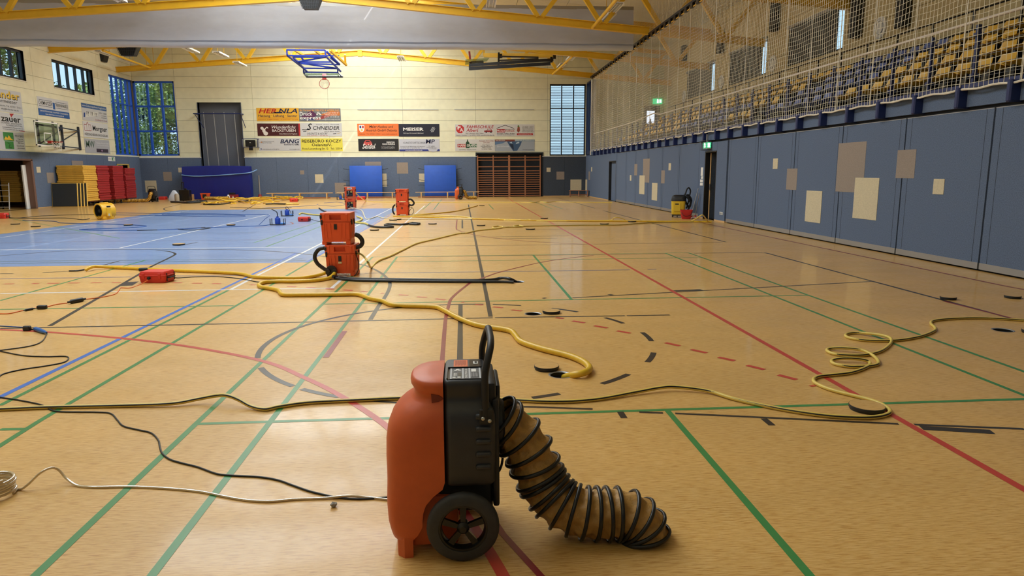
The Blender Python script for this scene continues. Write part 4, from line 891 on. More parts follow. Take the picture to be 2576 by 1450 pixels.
def wheel(parent, x, y, z, R, W, M0=None, seg=36):
    Mx = T(x, y, z) @ RX(math.pi/2)
    t = MB(); t.lathe([(R*.68, -W/2), (R*.9, -W/2), (R*.97, -W*.36), (R, -W*.15), (R, W*.15), (R*.97, W*.36), (R*.9, W/2), (R*.68, W/2), (R*.66, 0), (R*.68, -W/2)], seg, Mx, cap=False); wh = obj('wheel', t, M_TYRE, parent, .6)
    t = MB(); t.lathe([(R*.69, -W*.3), (R*.69, W*.42), (R*.62, W*.42), (R*.58, W*.2), (R*.58, -W*.3), (R*.69, -W*.3)], seg, Mx, cap=False); obj('rim', t, M_BLK2, wh, .6)
    for k in range(5):
        a = 2*math.pi*k/5+.3; t = MB(); t.loft([[(c*R, s_*R*.06*(1 if c < .3 else 1.6), zz) for c, s_, zz in ((.1, -1, W*.3), (.62, -1, W*.2), (.62, 1, W*.2), (.1, 1, W*.3))], [(c*R, s_*R*.06*(1 if c < .3 else 1.6), zz) for c, s_, zz in ((.1, -1, -W*.1), (.62, -1, -W*.1), (.62, 1, -W*.1), (.1, 1, -W*.1))]], M=Mx @ RZ(a)); obj('spoke', t, M_BLK2, wh)
    t = MB(); t.lathe([(R*.17, -W*.4), (R*.17, W*.35), (R*.15, W*.42), (R*.1, W*.62), (R*.09, W*.66), (.0005, W*.66)], 20, Mx); obj('hub', t, M_BLK2, wh, .6)
    return wh
def dehumidifier(loc, rz, label, ctrl, mf, hoops, group=None, R=.1, name='dehumidifier', shell=None, fr=None):
    t = thing(name, label, 'dehumidifier', loc, rz, group)
    b = MB(); rings = [dring(*a) for a in ((.055, -.215, .065, .155, 3), (.075, -.205, .095, .18, 3.4), (.1, -.185, .12, .193, 3.8), (.14, -.165, .148, .2, 4), (.2, -.16, .156, .2, 4), (.235, -.148, .168, .2, 4), (.27, -.118, .197, .199, 4), (.3, -.08, .234, .199, 4), (.33, -.07, .244, .2, 3.8),
        (.4, -.07, .245, .2, 3.6), (.48, -.07, .243, .2, 3.3), (.53, -.07, .236, .198, 3), (.57, -.07, .22, .194, 2.8), (.6, -.07, .2, .187, 2.6), (.625, -.07, .173, .177, 2.5), (.645, -.07, .142, .166, 2.4), (.66, -.07, .126, .158, 2.4), (.675, -.07, .122, .156, 2.4), (.688, -.07, .128, .162, 2.4), (.705, -.07, .137, .168, 2.4), (.72, -.07, .138, .168, 2.4), (.732, -.07, .135, .165, 2.4), (.739, -.07, .126, .157, 2.4), (.741, -.07, .06, .1, 2.4))]
    b.loft(rings, True, True); sh = obj('front_shell', b, shell or M_ORSH, t, 1.1)
    b = MB(); b.loft([[(x, -.1605+dy, z) for x, z in ((-.118, .688), (-.088, .684), (-.07, .668), (-.088, .656), (-.116, .652))] for dy in (0, .03)]); obj('grip_slot_shade', b, mat('orange_shadow_plastic', (120, 44, 20), .6), sh)  # solid block without opening; pocket shade put into its dark colour
    b = MB(); b.rbox(-.235, -.02, -.15, .15, .032, .25, .012, 2); obj('base_tray', b, shell or M_ORSH, t, .6)
    for s in (-1, 1):
        b = MB(); b.loft([[(x, s*y, z) for x, y in ((-.275, .12), (-.21, .12), (-.205, .182), (-.24, .186), (-.268, .16))] for z in (0, .02, .1)]); obj('foot', b, shell or M_ORSH, t, .6)
    b = MB(); b.loft([rrect(*a) for a in ((.3, -.055, .11, .15), (.308, -.066, .13, .185), (.325, -.068, .14, .199), (.4, -.068, .14, .2), (.55, -.068, .14, .2), (.6, -.068, .138, .194), (.63, -.068, .132, .18), (.645, -.068, .122, .166), (.658, -.068, .112, .158), (.68, -.068, .108, .157), (.695, -.068, .108, .163), (.72, -.068, .108, .166), (.734, -.068, .106, .164), (.742, -.064, .1, .157))]); body = obj('rear_body', b, M_DKSH, t, .9)
    b = MB(); b.rbox(-.1, .125, -.135, .135, .17, .315, .01, 1); obj('chassis', b, M_BLACK, t)
    b = MB(); b.rbox(.125, .152, -.165, .165, .2, .66, .01, 2); obj('rear_plate', b, M_BLACK, t, .6)
    b = MB(); b.rbox(.1, .14, -.15, .15, .62, .725, .012, 2); obj('handle_mount', b, M_BLACK, t, .6)
    b = MB(); b.rbox(.138, .16, -.1, .14, .6, .7, .01, 2); obj('cord_box', b, M_BLACK, t, .6)
    b = MB(); b.lathe([(.105, 0), (.105, .02), (.095, .03), (.095, .0)], 30, T(.15, 0, .5) @ RY(math.pi/2), cap=False); obj('duct_collar', b, M_BLACK, t, .6)
    for i in range(5):
        z = .605-.053*i; b = MB(); b.rbox(.055, .118, -.213, -.19, z-.012, z+.012, .009, 2); obj('finger_rib', b, M_DKSH, t, .8)
    hp = [(.095, -.206, .6), (.096, -.204, .68), (.096, -.2, .77), (.106, -.19, .825), (.117, -.17, .866), (.122, -.14, .885), (.124, -.09, .892), (.124, 0, .893), (.124, .09, .892), (.122, .14, .885), (.117, .17, .866), (.106, .19, .825), (.096, .2, .77), (.096, .204, .68), (.095, .206, .6)]
    b = MB(); b.tube(catmull(hp, 4), .0145, 12); obj('handle', b, M_BLACK, t, 1.2)
    for s in (-1, 1):
        b = MB(); b.rbox(.072, .128, s*.211-.006, s*.211+.006, .575, .64, .005, 1); pl = obj('handle_bracket', b, M_BLACK, t, .6)
        for sx, sz in ((.086, .602), (.112, .592)):
            b = MB(); b.lathe([(.008, 0), (.008, .004), (.005, .007), (.0005, .007)], 14, T(sx, s*.217, sz) @ RX(math.pi/2*(1 if s < 0 else -1))); obj('screw', b, M_SCREW, pl, .8)
    # control console on the top
    b = MB(); b.box(-.052, .088, -.148, .012, .742, .7445); b.box(-.052, .088, .008, .012, .742, .75); b.box(-.056, -.052, -.148, .012, .742, .75); con = obj('console', b, M_BLK2, t)
    b = MB(); b.box(-.044, .084, -.146, .004, .7445, .7455); pl = obj('console_plate', b, mat('console_grey', (96, 98, 102), .4), con)
    pg = mat('console_print', (196, 198, 200), .5)
    for x0, x1, y0, y1, mm in ((-.042, -.036, -.145, .002, pg), (.006, .013, -.145, .002, pg), (.033, .04, -.145, .002, pg), (.076, .082, -.145, .002, pg), (.044, .064, -.05, -.012, M_WHITE), (.043, .073, -.13, -.056, M_BLACK), (-.03, -.014, -.115, -.06, M_BLACK), (-.011, .004, -.115, -.06, mat('console_olive', (92, 84, 66), .5))):
        b = MB(); b.box(x0, x1, y0, y1, .7455, .7459); obj('print', b, mm, pl)
    for x0, y0 in ((-.026, -.128), (-.006, -.128), (-.02, -.03), (-.004, -.03), (-.012, -.018)):
        b = MB(); b.lathe([(.0075, 0), (.0075, .0012), (.0005, .0012)], 14, T(x0, y0, .7456)); obj('button', b, M_WHITE, pl, .6)
    for i in range(6):
        b = MB(); b.box(.045+.0045*i, .0465+.0045*i, -.124, -.062, .7459, .7462); obj('print', b, pg, pl)
    for i in range(3):
        b = MB(); b.box(-.028+.0045*i, -.0255+.0045*i, -.108, -.066, .7459, .7462); obj('print', b, M_WHITE, pl)
    text('EVOLUTION LGR', .013, M_WHITE, T(.0235, -.072, .7462) @ RZ(math.pi/2), pl, .0003, width=.13)
    b = MB(); b.box(-.03, .03, .035, .14, .742, .7428); st = obj('warning_sticker', b, mat('sticker_orange', (226, 116, 64), .5), t)
    for i in range(11):
        b = MB(); b.box(-.022+.0042*i, -.0205+.0042*i, .055+.006*(i % 3), .132, .7428, .7431); obj('print', b, mat('sticker_ink', (90, 36, 22), .6), st)
    b = MB(); b.box(.036, .092, .035, .145, .742, .7435); sw = obj('switch_plate', b, M_BLK2, t)
    b = MB(); b.box(.054, .074, .07, .11, .7435, .745); obj('print', b, M_WHITE, sw); b = MB(); b.box(.06, .07, .08, .102, .745, .747); obj('rocker_switch', b, M_BLACK, sw)
    for s in (-1, 1): wheel(t, 0, s*.215, .147, .147, .046 if s < 0 else .046)
    b = MB(); b.tube([(0, -.2, .147), (0, .2, .147)], .012, 10); obj('axle', b, M_BLK2, t, .8)
    b = MB(); b.tube(catmull([(.155, .1, .42), (.175, .09, .38), (.178, .08, .3), (.165, .08, .25), (.15, .08, .24)], 6), .006, 8); obj('cord_loop', b, M_HOOP, t, 1.2)
    if ctrl: duct(t, ctrl, R, hoops, mf, fr=fr)
    return t
DX, DY = -.02, 2.79
def loc_(x, y, Y): p = BW(x, y, Y); return (p.x-DX, p.y-DY, p.z)
main_ctrl = [(.15, 0, .52)]+[loc_(*q) for q in ((1298, 1092, 2.8), (1332, 1140, 2.79), (1356, 1196, 2.78), (1382, 1238, 2.76), (1416, 1272, 2.73), (1464, 1290, 2.705), (1510, 1293, 2.70), (1548, 1293, 2.70))]+[(.70, -.092, .1), (.745, -.096, .073), (.77, -.098, .04), (.776, -.1, .014)]
d0 = dehumidifier((DX, DY, 0), 0, 'orange and charcoal wheeled dehumidifier with tan spiral duct, console on top', main_ctrl, M_DUCT, 19, R=.108, fr=[0, .05, .15, .235, .31, .375, .405, .46, .50, .55, .605, .66, .715, .77, .82, .87, .92, .96, 1.0])
gm = [(.15, 0, .5), (.24, .0, .46), (.3, 0, .36), (.34, 0, .24), (.42, 0, .13), (.55, 0, .105), (.7, 0, .105), (.86, 0, .105), (.97, -.02, .07)]
p = FL(1157, 502.5); dehumidifier((p.x+.02, p.y+.2, 0), .05, 'orange and black dehumidifier with yellow duct in front of a leaning blue mat', gm, M_DUCTY, 17, R=.1)
# black dehumidifier seen from behind, duct laid across the floor
p = FL(381, 509)
dehumidifier((p.x, p.y+.25, 0), -math.pi/2, 'black dehumidifier seen from behind with long yellow duct beside the red mats', [(.15, 0, .5), (.24, -.0, .46), (.3, -.02, .36), (.34, -.06, .22), (.38, -.18, .12), (.42, -.4, .105), (.5, -.9, .105), (.62, -1.5, .105), (.8, -2.0, .1)], M_DUCTY, 34, R=.1, shell=M_DKSH)
# ================================================================ orange drying-turbine cases
M_OC = mat('case_orange', (226, 84, 36), .42, var=.04, vs=10)
M_OCD = mat('case_orange_recess', (214, 76, 32), .45)
CW, CD, CH = .455, .40, .485
def drying_case(loc, rz, label, group, recessed=True, machine=False, tagprint=False):
    t = thing('drying_case', label, 'equipment case', loc, rz, group)
    hb = .345
    b = MB()
    def sec(z, k): return rrect_c(z, CW*k/2, CD*k/2)
    b.loft([rrect_c(z, CW/2*k, CD/2*k, 14) for z, k in ((.045, .93), (.06, .94), (hb-.01, .985), (hb, .985))]); body = obj('tub', b, M_OC, t, .6)
    for sx in (-1, 1):
        b = MB(); b.rbox(sx*.215-.07 if sx > 0 else -.215-.0, sx*.215 if sx > 0 else -.145, -CD*.46, CD*.46, 0, .06, .008, 1); obj('foot', b, M_OC, t)
    for x0, x1, k in ((-.205, -.165, 0), (-.155, -.135, .25), (-.1, -.075, .3), (.075, .1, -.3), (.135, .155, -.25), (.165, .205, 0)):
        b = MB(); xs_ = [x0, x1]; yf = -CD/2
        b.loft([[(x0+k*.05, yf*.94-.006, .09), (x1+k*.05, yf*.94-.006, .09), (x1+k*.05, yf*.94+.02, .09), (x0+k*.05, yf*.94+.02, .09)], [(x0, yf*.985-.008, hb-.02), (x1, yf*.985-.008, hb-.02), (x1, yf*.985+.02, hb-.02), (x0, yf*.985+.02, hb-.02)]]); obj('rib', b, M_OC, body)
    for sx in (-1, 1):
        for y0 in (-.12, -.02, .08):
            b = MB(); b.loft([[(sx*(CW/2*.94-.02), y0, .09), (sx*(CW/2*.94+.008), y0, .09), (sx*(CW/2*.94+.008), y0+.05, .09), (sx*(CW/2*.94-.02), y0+.05, .09)], [(sx*(CW/2*.985-.02), y0, hb-.02), (sx*(CW/2*.985+.008), y0, hb-.02), (sx*(CW/2*.985+.008), y0+.05, hb-.02), (sx*(CW/2*.985-.02), y0+.05, hb-.02)]]); obj('rib', b, M_OC, body)
    b = MB(); b.box(-.022, .022, -CD*.495-.006, -CD*.49+.02, .235, .315); obj('hatch', b, M_BLACK, body)
    if tagprint: b = MB(); b.box(-.026, .026, -CD*.49-.006, -CD*.48+.02, .2, .225); obj('id_plate', b, mat('plate_cream', (224, 206, 150), .5), body)
    # lid with a real hand recess in its front
    b = MB(); z0, z1 = hb+.006, CH-.002; yf = -CD/2
    b.loft([rrect_c(z, CW/2*k, CD/2*k, 14) for z, k in ((z0, .985), (z0+.01, .985),)]); 
    b.box(-CW/2*.985, CW/2*.985, yf+.05, CD/2*.985, z0, z1-.012)
    for x0, x1, za, zb in ((-CW/2*.985, -.085, z0, z1-.012), (.085, CW/2*.985, z0, z1-.012), (-.085, .085, z0, z0+.03), (-.085, .085, z1-.034, z1-.012)): b.box(x0, x1, yf+.006, yf+.05, za, zb)
    b.rbox(-CW/2*.985, CW/2*.985, yf+.004, CD/2*.985, z1-.022, z1, .008, 2)
    lid = obj('lid', b, M_OC, t)
    for sx in (-1, 1):
        b = MB(); b.rbox(sx*.17-.02, sx*.17+.02, yf-.001, yf+.01, z0+.01, z1-.014, .004, 1); obj('rib', b, M_OC, lid)
    for x, y in ((-CW/2, -.1), (-CW/2, .1), (CW/2, -.1), (CW/2, .1)):
        b = MB(); b.rbox(x-.012, x+.012, y-.02, y+.02, hb-.045, hb+.035, .004, 1); obj('latch', b, M_BLACK, t)
    for x in (-.2,):
        b = MB(); b.rbox(x-.012, x+.012, yf-.012, yf+.012, hb-.045, hb+.035, .004, 1); obj('latch', b, M_BLACK, t)
    b = MB(); b.rbox(-CW/2-.002, -CW/2+.03, yf-.002, yf+.1, z0+.045, z1-.03, .006, 1); obj('vent_grille', b, M_BLACK, lid)
    if machine:
        b = MB(); b.box(-.13, .13, yf-.004, yf+.02, .08, .33); mp = obj('machine_panel', b, M_BLK2, t)
        b = MB(); b.tube(catmull([(-.05, yf-.02, .3), (-.03, yf-.06, .25), (-.04, yf-.07, .17), (-.1, yf-.05, .13), (-.13, yf-.02, .13)], 6), .022, 8); obj('panel_hose', b, mat('grey_hose', (92, 94, 98), .5), mp, 1.2)
        b = MB(); b.torus(.03, .01, 18, 6, T(.07, yf-.01, .27) @ RX(math.pi/2)); obj('outlet_ring', b, mat('outlet_yellow', (222, 184, 90), .5), mp, 1.2)
        b = MB(); b.rbox(-.02, .09, yf-.03, yf, .1, .16, .01, 1); obj('motor', b, M_BLACK, mp)
    return t
def rrect_c(z, hx, hy, e=10, n=32):
    r = []
    for k in range(n):
        t = 2*math.pi*(k+.5)/n; c, s = math.cos(t), math.sin(t); r.append((hx*math.copysign(abs(c)**(2/e), c), hy*math.copysign(abs(s)**(2/e), s), z))
    return r
S1 = FL(864, 696); S1 = Vector((S1.x-.03, S1.y+.2, 0))
drying_case(S1, -.06, 'orange drying case with small cream plate, lower one between two black hose loops', 'orange drying cases', tagprint=True)
drying_case(S1+Vector((-.05, 0, CH)), -.03, 'orange drying case on top of the stack with two black hose loops', 'orange drying cases')
S2 = FL(1013, 542.5); S2 = Vector((S2.x, S2.y+.2, 0))
drying_case(S2, -.08, 'lower orange drying case of the stack standing on the white court line', 'orange drying cases')
drying_case(S2+Vector((-.01, 0, CH)), -.06, 'upper orange drying case of the stack standing on the white court line', 'orange drying cases')
S3 = FL(884, 527); S3 = Vector((S3.x-.05, S3.y+.2, 0))
drying_case(S3, .02, 'lower orange drying case with open motor panel in the stack on the blue field edge', 'orange drying cases', machine=True)
c3 = drying_case(S3+Vector((0, 0, CH)), .02, 'upper orange drying case with open motor panel and white label on its lid', 'orange drying cases', machine=True)
b = MB(); b.box(-.1, .1, -CD/2-.004, -CD/2+.03, .38, .455); lp = obj('rating_label', b, M_WHITE, c3)
for i in range(4): b = MB(); b.box(-.08+.04*i, -.05+.04*i, -CD/2-.006, -CD/2, .405, .44); obj('print', b, M_BLACK, lp)
# ================================================================ red distribution cases
M_RC = mat('case_red', (212, 52, 40), .45, var=.04, vs=10)
def red_case(loc, rz, label, cord=True, S=1.0):
    t = thing('red_case', label, 'equipment case', loc, rz, 'red cases on the floor')
    w, d, h = .40*S, .32*S, .165*S
    b = MB(); b.loft([rrect_c(z, w/2*k, d/2*k, 8) for z, k in ((0, .9), (.012, .95), (.09*S, 1.0), (.095*S, 1.0))]); obj('tub', b, M_RC, t, .6)
    b = MB(); b.loft([rrect_c(z, w/2*k, d/2*k, 8) for z, k in ((.097*S, 1.02), (.112*S, 1.03), (.115*S, .99), (.15*S, .96), (h, .9))]); obj('lid', b, M_RC, t, .6)
    for x in (-.12*S, .12*S):
        b = MB(); b.rbox(x-.02*S, x+.02*S, -d/2*1.05, -d/2*.96, .06*S, .14*S, .004, 1); obj('latch', b, M_RC, t)
    b = MB(); b.rbox(w/2*.98, w/2*1.03, -.11*S, -.09*S, .02*S, .14*S, .004, 1); b.rbox(w/2*.98, w/2*1.03, .09*S, .11*S, .02*S, .14*S, .004, 1); b.tube([(w/2*1.05, -.09*S, .075*S), (w/2*1.12, -.07*S, .075*S), (w/2*1.12, .07*S, .075*S), (w/2*1.05, .09*S, .075*S)], .012*S, 6); obj('handle', b, M_BLACK, t)
    b = MB(); b.lathe([(.022*S, 0), (.02*S, .03), (.001, .03)], 12, T(-.03*S, -d/2, .075*S) @ RX(math.pi/2)); obj('socket', b, M_BLACK, t, .6)
    return t
p = FL(385, 713); RC1 = Vector((p.x, p.y+.16, 0)); red_case(RC1, -.12, 'red plastic case with orange cord, beside the long yellow hose and black connector')
p = FL(763, 558); red_case((p.x, p.y+.15, 0), -.1, 'small red plastic case on the blue court field near the blue pumps', S=.9)
p = FL(-8, 551); red_case((p.x, p.y+.2, 0), .2, 'red plastic case by the left gate with cables running out', S=1.2)
p = FL(738, 508); red_case((p.x, p.y+.15, 0), .1, 'red plastic case lying in front of the heap of yellow hoses', S=1.1)
p = FL(425, 501.5); red_case((p.x, min(p.y, 43.9), 0), 1.57, 'red upright case standing by the end wall near the black dehumidifier', S=1.2)
p = FL(903, 503.5); red_case((p.x+.1, p.y+.2, 0), .1, 'red case behind the open motor stack near the bench', S=1.25)
# ================================================================ yellow axial fan
p = FL(247, 553); fan = thing('axial_fan', 'yellow drum-shaped axial fan with black intake standing on the floor', 'fan', (p.x+.1, p.y+.3, 0), -math.radians(32))
M_FY = mat('fan_yellow', (232, 178, 44), .4)
Mf = T(0, 0, .29) @ RX(math.pi/2)
b = MB(); b.lathe([(.225, .24), (.255, .25), (.275, .235), (.275, .2), (.262, .16), (.262, -.16), (.275, -.2), (.275, -.235), (.255, -.25), (.225, -.24), (.235, -.2), (.235, .2), (.225, .24)], 40, Mf, cap=False); obj('drum', b, M_FY, fan, .7)
b = MB(); b.rbox(-.2, .2, -.2, .2, .0, .12, .03, 2); obj('base', b, M_FY, fan, .6)
b = MB(); b.rbox(-.06, .06, -.13, .13, .545, .585, .015, 2); obj('carry_handle', b, M_FY, fan, .6)
b = MB(); b.rbox(.235, .275, -.09, .07, .1, .4, .01, 1); cb = obj('control_box', b, M_FY, fan, .6)
b = MB(); b.box(.274, .278, -.09, .05, .42, .47); obj('name_plate', b, M_BLACK, cb); b = MB(); b.box(.274, .278, -.05, .0, .12, .2); obj('rating_label', b, mat('label_grey', (190, 184, 170), .5), cb)
for r_ in (.05, .1, .15, .2):
    b = MB(); b.torus(r_, .004, 28, 5, Mf @ T(0, 0, .235)); obj('guard_ring', b, M_BLACK, fan, 1.2)
b = MB(); b.lathe([(.06, .1), (.06, .2), (.04, .22), (.001, .22)], 16, Mf); obj('motor', b, M_BLACK, fan, .7)
for k in range(6):
    a = k*math.pi/3; b = MB(); b.loft([[(.05, -.03, .0), (.05, .03, .05), (.05, .035, .05), (.05, -.025, 0)], [(.225, -.06, -.02), (.225, .06, .08), (.225, .065, .08), (.225, -.055, -.02)]], M=Mf @ RZ(a)); obj('blade', b, M_BLACK, fan)
b = MB(); b.lathe([(.233, .215), (.232, -.15), (.001, -.15)], 36, Mf, cap=False); obj('intake_liner', b, M_BLK2, fan, .6)
# ================================================================ blue pumps
M_PB = mat('pump_blue', (30, 70, 170), .4)
def pump(loc, rz, label, lever):
    t = thing('site_pump', label, 'pump', loc, rz, 'blue pumps on the blue court field')
    b = MB(); b.lathe([(.075, .03), (.082, .05), (.082, .2), (.07, .22), (.04, .23), (.04, .26), (.001, .26)], 20); obj('body', b, M_PB, t, .6)
    b = MB()
    for s in (-1, 1): b.tube(catmull([(-.2, s*.1, .2), (-.2, s*.1, .03), (-.18, s*.1, .012), (.18, s*.1, .012), (.2, s*.1, .03), (.2, s*.1, .2)], 4), .012, 6)
    for x in (-.2, .2): b.tube([(x, -.1, .02), (x, .1, .02)], .012, 6)
    obj('frame', b, M_BLACK, t, 1.0)
    b = MB(); b.tube([(.08, 0, .05), (.16, 0, .05), (.22, 0, .05)], .03, 10); obj('outlet', b, mat('pump_lightblue', (80, 140, 214), .4), t, .8)
    if lever: b = MB(); b.tube(catmull([(0, 0, .25), (.0, 0, .36), (-.04, 0, .42), (-.16, 0, .48)], 4), .014, 8); obj('lever', b, M_BLACK, t, 1.0)
    else: b = MB(); b.tube(catmull([(-.03, 0, .24), (-.03, 0, .33), (.03, 0, .33), (.1, 0, .2), (.16, 0, .05)], 5), .01, 6); obj('cable_loop', b, M_BLACK, t, 1.0)
    return t
p = FL(697, 567); pump((p.x, p.y+.1, 0), 0, 'blue pump in black frame with raised lever', True)
p = FL(721, 544.5); pump((p.x, p.y+.1, 0), .1, 'blue pump in black frame with looped cable on top', False)
p = FL(862, 503.5); pump((p.x-.15, p.y+.2, 0), .3, 'blue pump half hidden behind the open motor stack', False)
flush_texts()
# ================================================================ hoses and cables on the floor
M_HY = mat('hose_yellow', (222, 178, 44), .38, var=.06, vs=30); M_HYL = mat('hose_pale_yellow', (224, 196, 96), .4, var=.05, vs=30)
M_HB = mat('hose_black', (34, 35, 37), .4, var=.1, vs=30); M_CAB = mat('cable_black', (24, 24, 25), .45); M_CLR = mat('hose_clear', (214, 192, 150), .18, trans=.35)
M_CBL = mat('cable_blue', (50, 92, 160), .45); M_COR = mat('cable_orange', (224, 112, 46), .45); M_WHH = mat('hose_offwhite', (214, 202, 170), .4)
def path(px, r, sm=5):
    pts = [FL(q[0], q[1], q[2] if len(q) > 2 else r) for q in px]; return catmull(pts, sm) if len(pts) > 2 else pts
def hose(px, r, m, name, label, cat, sm=5, n=10, stripe=False, group=None, ribs=0, world=None):
    pts = world if world else path(px, r, sm); b = MB()
    if ribs:
        pp = catmull(pts, 3) if len(pts) < 400 else pts; L = 0; rad = []; q = [pts[0]]
        for a, c in zip(pts, pts[1:]):
            k = max(1, int((c-a).length/(ribs*.5)))
            for i in range(1, k+1): q.append(a.lerp(c, i/k))
        b.tube(q, [r*(1.04 if i % 2 else .96) for i in range(len(q))], n)
    else: b.tube(pts, r, n)
    if not stripe: return tag(obj(name, b, m, None, 1.2), label, cat, group)
    t = thing(name, label, cat, tuple(pts[0]), 0, group); obj('sheath', b, m, t, 1.2, world=True)
    b = MB(); b.tube([p+Vector((0, -r*.72, r*.35)) for p in pts], r*.42, 6); obj('stripe', b, M_CAB, t, 1.2, world=True); return t
hose([(215, 680), (228, 673, .06), (245, 671, .05), (300, 674), (420, 680), (560, 686), (610, 690), (640, 697), (700, 699), (760, 699), (795, 694), (816, 688, .05), (826, 682, .1)], .026, M_HY, 'drain_hose', 'thick yellow hose running behind the red case to the black manifold', 'hose')
hose([(843, 681, .1), (840, 690, .06), (825, 701), (790, 706), (740, 708), (700, 708), (668, 710), (652, 716), (656, 722), (680, 726), (700, 731), (706, 738), (716, 742), (760, 742), (850, 741), (900, 741), (930, 751), (960, 757), (982, 766), (1010, 769), (1090, 772), (1115, 780), (1150, 799), (1200, 818), (1278, 831), (1297, 845), (1311, 860), (1360, 877), (1430, 895), (1468, 911), (1483, 927, .03), (1470, 938, .04), (1442, 944, .02), (1418, 950, -.05)], .027, M_HY, 'corrugated_hose', 'thick ribbed yellow hose ending in an open floor socket', 'hose', ribs=.018)
hose([(838, 696, .05), (850, 698), (870, 700), (900, 702), (1000, 703.5), (1100, 705), (1200, 706), (1240, 704), (1262, 700, .04), (1282, 702, .05), (1297, 709, 0), (1303, 713, -.06)], .022, M_HB, 'drain_hose', 'straight black hose from the case stack ending in an open floor socket', 'hose')
hose([(842, 700), (900, 705.5), (1100, 708.5), (1225, 709), (1262, 709), (1292, 710)], .02, M_HB, 'drain_hose', 'second black hose lying alongside the straight one to the floor socket', 'hose')
# manifold and hose loops of the near case stack
Y1 = S1.y-.24
man = thing('hose_manifold', 'black round manifold joining yellow hoses to the case stack', 'manifold', tuple(BW(834, 690, Y1)))
pm = BW(834, 687, Y1); b = MB(); b.lathe([(.02, -.03), (.085, -.03), (.09, 0), (.085, .03), (.02, .03)], 24, T(pm.x, pm.y, max(pm.z, .09)) @ RY(.3) @ RX(math.pi/2)); obj('disc', b, M_HB, man, .6, world=True)
for px in (826, 842): q = BW(px, 684, Y1-.05); b = MB(); b.lathe([(.03, -.03), (.034, 0), (.03, .04)], 16, T(q.x, q.y, max(q.z, .1)) @ RX(math.pi/2)); obj('nozzle', b, M_HB, man, .6, world=True)
def loop(pxs, Y, r, m, label, name='air_hose'): return hose(None, r, m, name, label, 'hose', world=catmull([BW(x, y, Y+(q[0] if q else 0)) for x, y, *q in pxs], 6), ribs=.016)
loop([(816, 624), (806, 626), (798, 632), (792.5, 642), (792.5, 652), (799, 664), (810, 673), (822, 681), (830, 686)], S1.y-.1, .03, M_HB, 'black hose loop from the upper lid of the stack down to the manifold')
loop([(893, 590), (901, 593), (909, 601), (911.5, 610.6), (907, 619), (898, 622.5), (892, 623)], S1.y-.05, .034, M_HB, 'short black hose arch linking the two cases of the near stack')
Y2 = S2.y
loop([(1027, 502), (1034, 502), (1040, 508), (1041, 513), (1036, 517), (1028, 515)], Y2, .034, M_HB, 'short black hose arch on the stack standing by the white line')
loop([(994, 515), (989, 521), (988, 530), (990, 536), (993, 540)], Y2-.1, .03, M_HB, 'black hose loop hanging down at the stack by the white line')
hose(None, .007, M_CAB, 'power_cable', 'thin black cable hanging along the near case stack', 'cable', world=catmull([BW(x, y, S1.y-.2) for x, y in ((897, 645), (901, 656), (903, 668), (901, 680), (896, 690), (890, 696))], 5))
hose(None, .009, M_CAB, 'power_cable', 'looped black cable hanging beside the stack on the white line', 'cable', world=catmull([BW(x, y, Y2-.1) for x, y in ((1027, 520), (1038, 524), (1041, 533), (1036, 540), (1028, 539), (1031, 530), (1036, 523))], 5))
# pale hose from the stack to the right wall
w = [BW(897, 639, S1.y-.1), BW(908, 640, S1.y-.15), BW(919, 650, S1.y-.25), BW(927, 663, S1.y-.4)]+[FL(x, y, .017) for x, y in ((934, 673), (951, 657), (981, 645), (1014, 629), (1048, 613), (1094, 602), (1131, 593), (1156, 587.5), (1173, 586.6), (1200, 580.6), (1245, 576), (1262, 573.5), (1264, 570.5), (1250, 569.5), (1239, 572), (1250, 574.5), (1275, 572), (1300, 571.5), (1316, 570), (1306, 567.3), (1292, 569), (1300, 571.3), (1330, 569.3), (1463, 567), (1550, 566.5), (1600, 563), (1637, 560.7), (1687, 559.5), (1790, 557.5))]
hose(None, .016, M_HYL, 'drain_hose', 'thin yellow hose climbing from the floor to the near case stack', 'hose', stripe=True, world=catmull(w, 6))
hose([(990, 544.3), (1048, 545.6), (1122, 548.6), (1187, 550.4), (1251, 552.3), (1327, 554.5), (1374, 555), (1464, 556), (1573, 556.5), (1640, 557.2), (1700, 557.5), (1790, 558.2)], .023, M_HY, 'drain_hose', 'long yellow hose crossing the floor to the open side door', 'hose')
hose([(1040, 541), (1085, 538), (1141, 532.5), (1178, 524.3), (1202, 517.3)], .022, M_HY, 'drain_hose', 'yellow hose running from the white-line stack toward the end wall', 'hose')
hose([(1035, 542), (1100, 543), (1160, 545), (1185, 549), (1200, 551)], .02, M_HYL, 'drain_hose', 'pale yellow hose curving from the white-line stack into the long hose', 'hose')
hose([(1255, 550), (1262, 553), (1300, 555.5), (1330, 552.5), (1345, 555.5), (1420, 556.5), (1530, 554.5), (1543, 549, .1), (1553, 547.5, .12), (1565, 550, .08), (1575, 555)], .013, M_HYL, 'drain_hose', 'thin pale hose with a raised hump lying along the long yellow hose', 'hose')
hose([(1740, 556), (1752, 550, .12), (1762, 543, .3), (1768, 541.5, .33), (1774, 548, .2), (1780, 557)], .018, M_HYL, 'drain_hose', 'pale hose arching up beside the open side door', 'hose')
w = [Vector((S3.x+.2, S3.y-.1, .75)), BW(908, 498, S3.y+1)]+[FL(x, y, .016) for x, y in ((921, 505.5), (936, 508), (1047, 509), (1290, 509.3), (1339, 509.8), (1357, 508), (1374, 509.3), (1399, 508), (1440, 509), (1540, 509.6))]
hose(None, .022, M_HYL, 'drain_hose', 'pale hose stretched across the far court from the open motor stack', 'hose', world=catmull(w, 6))
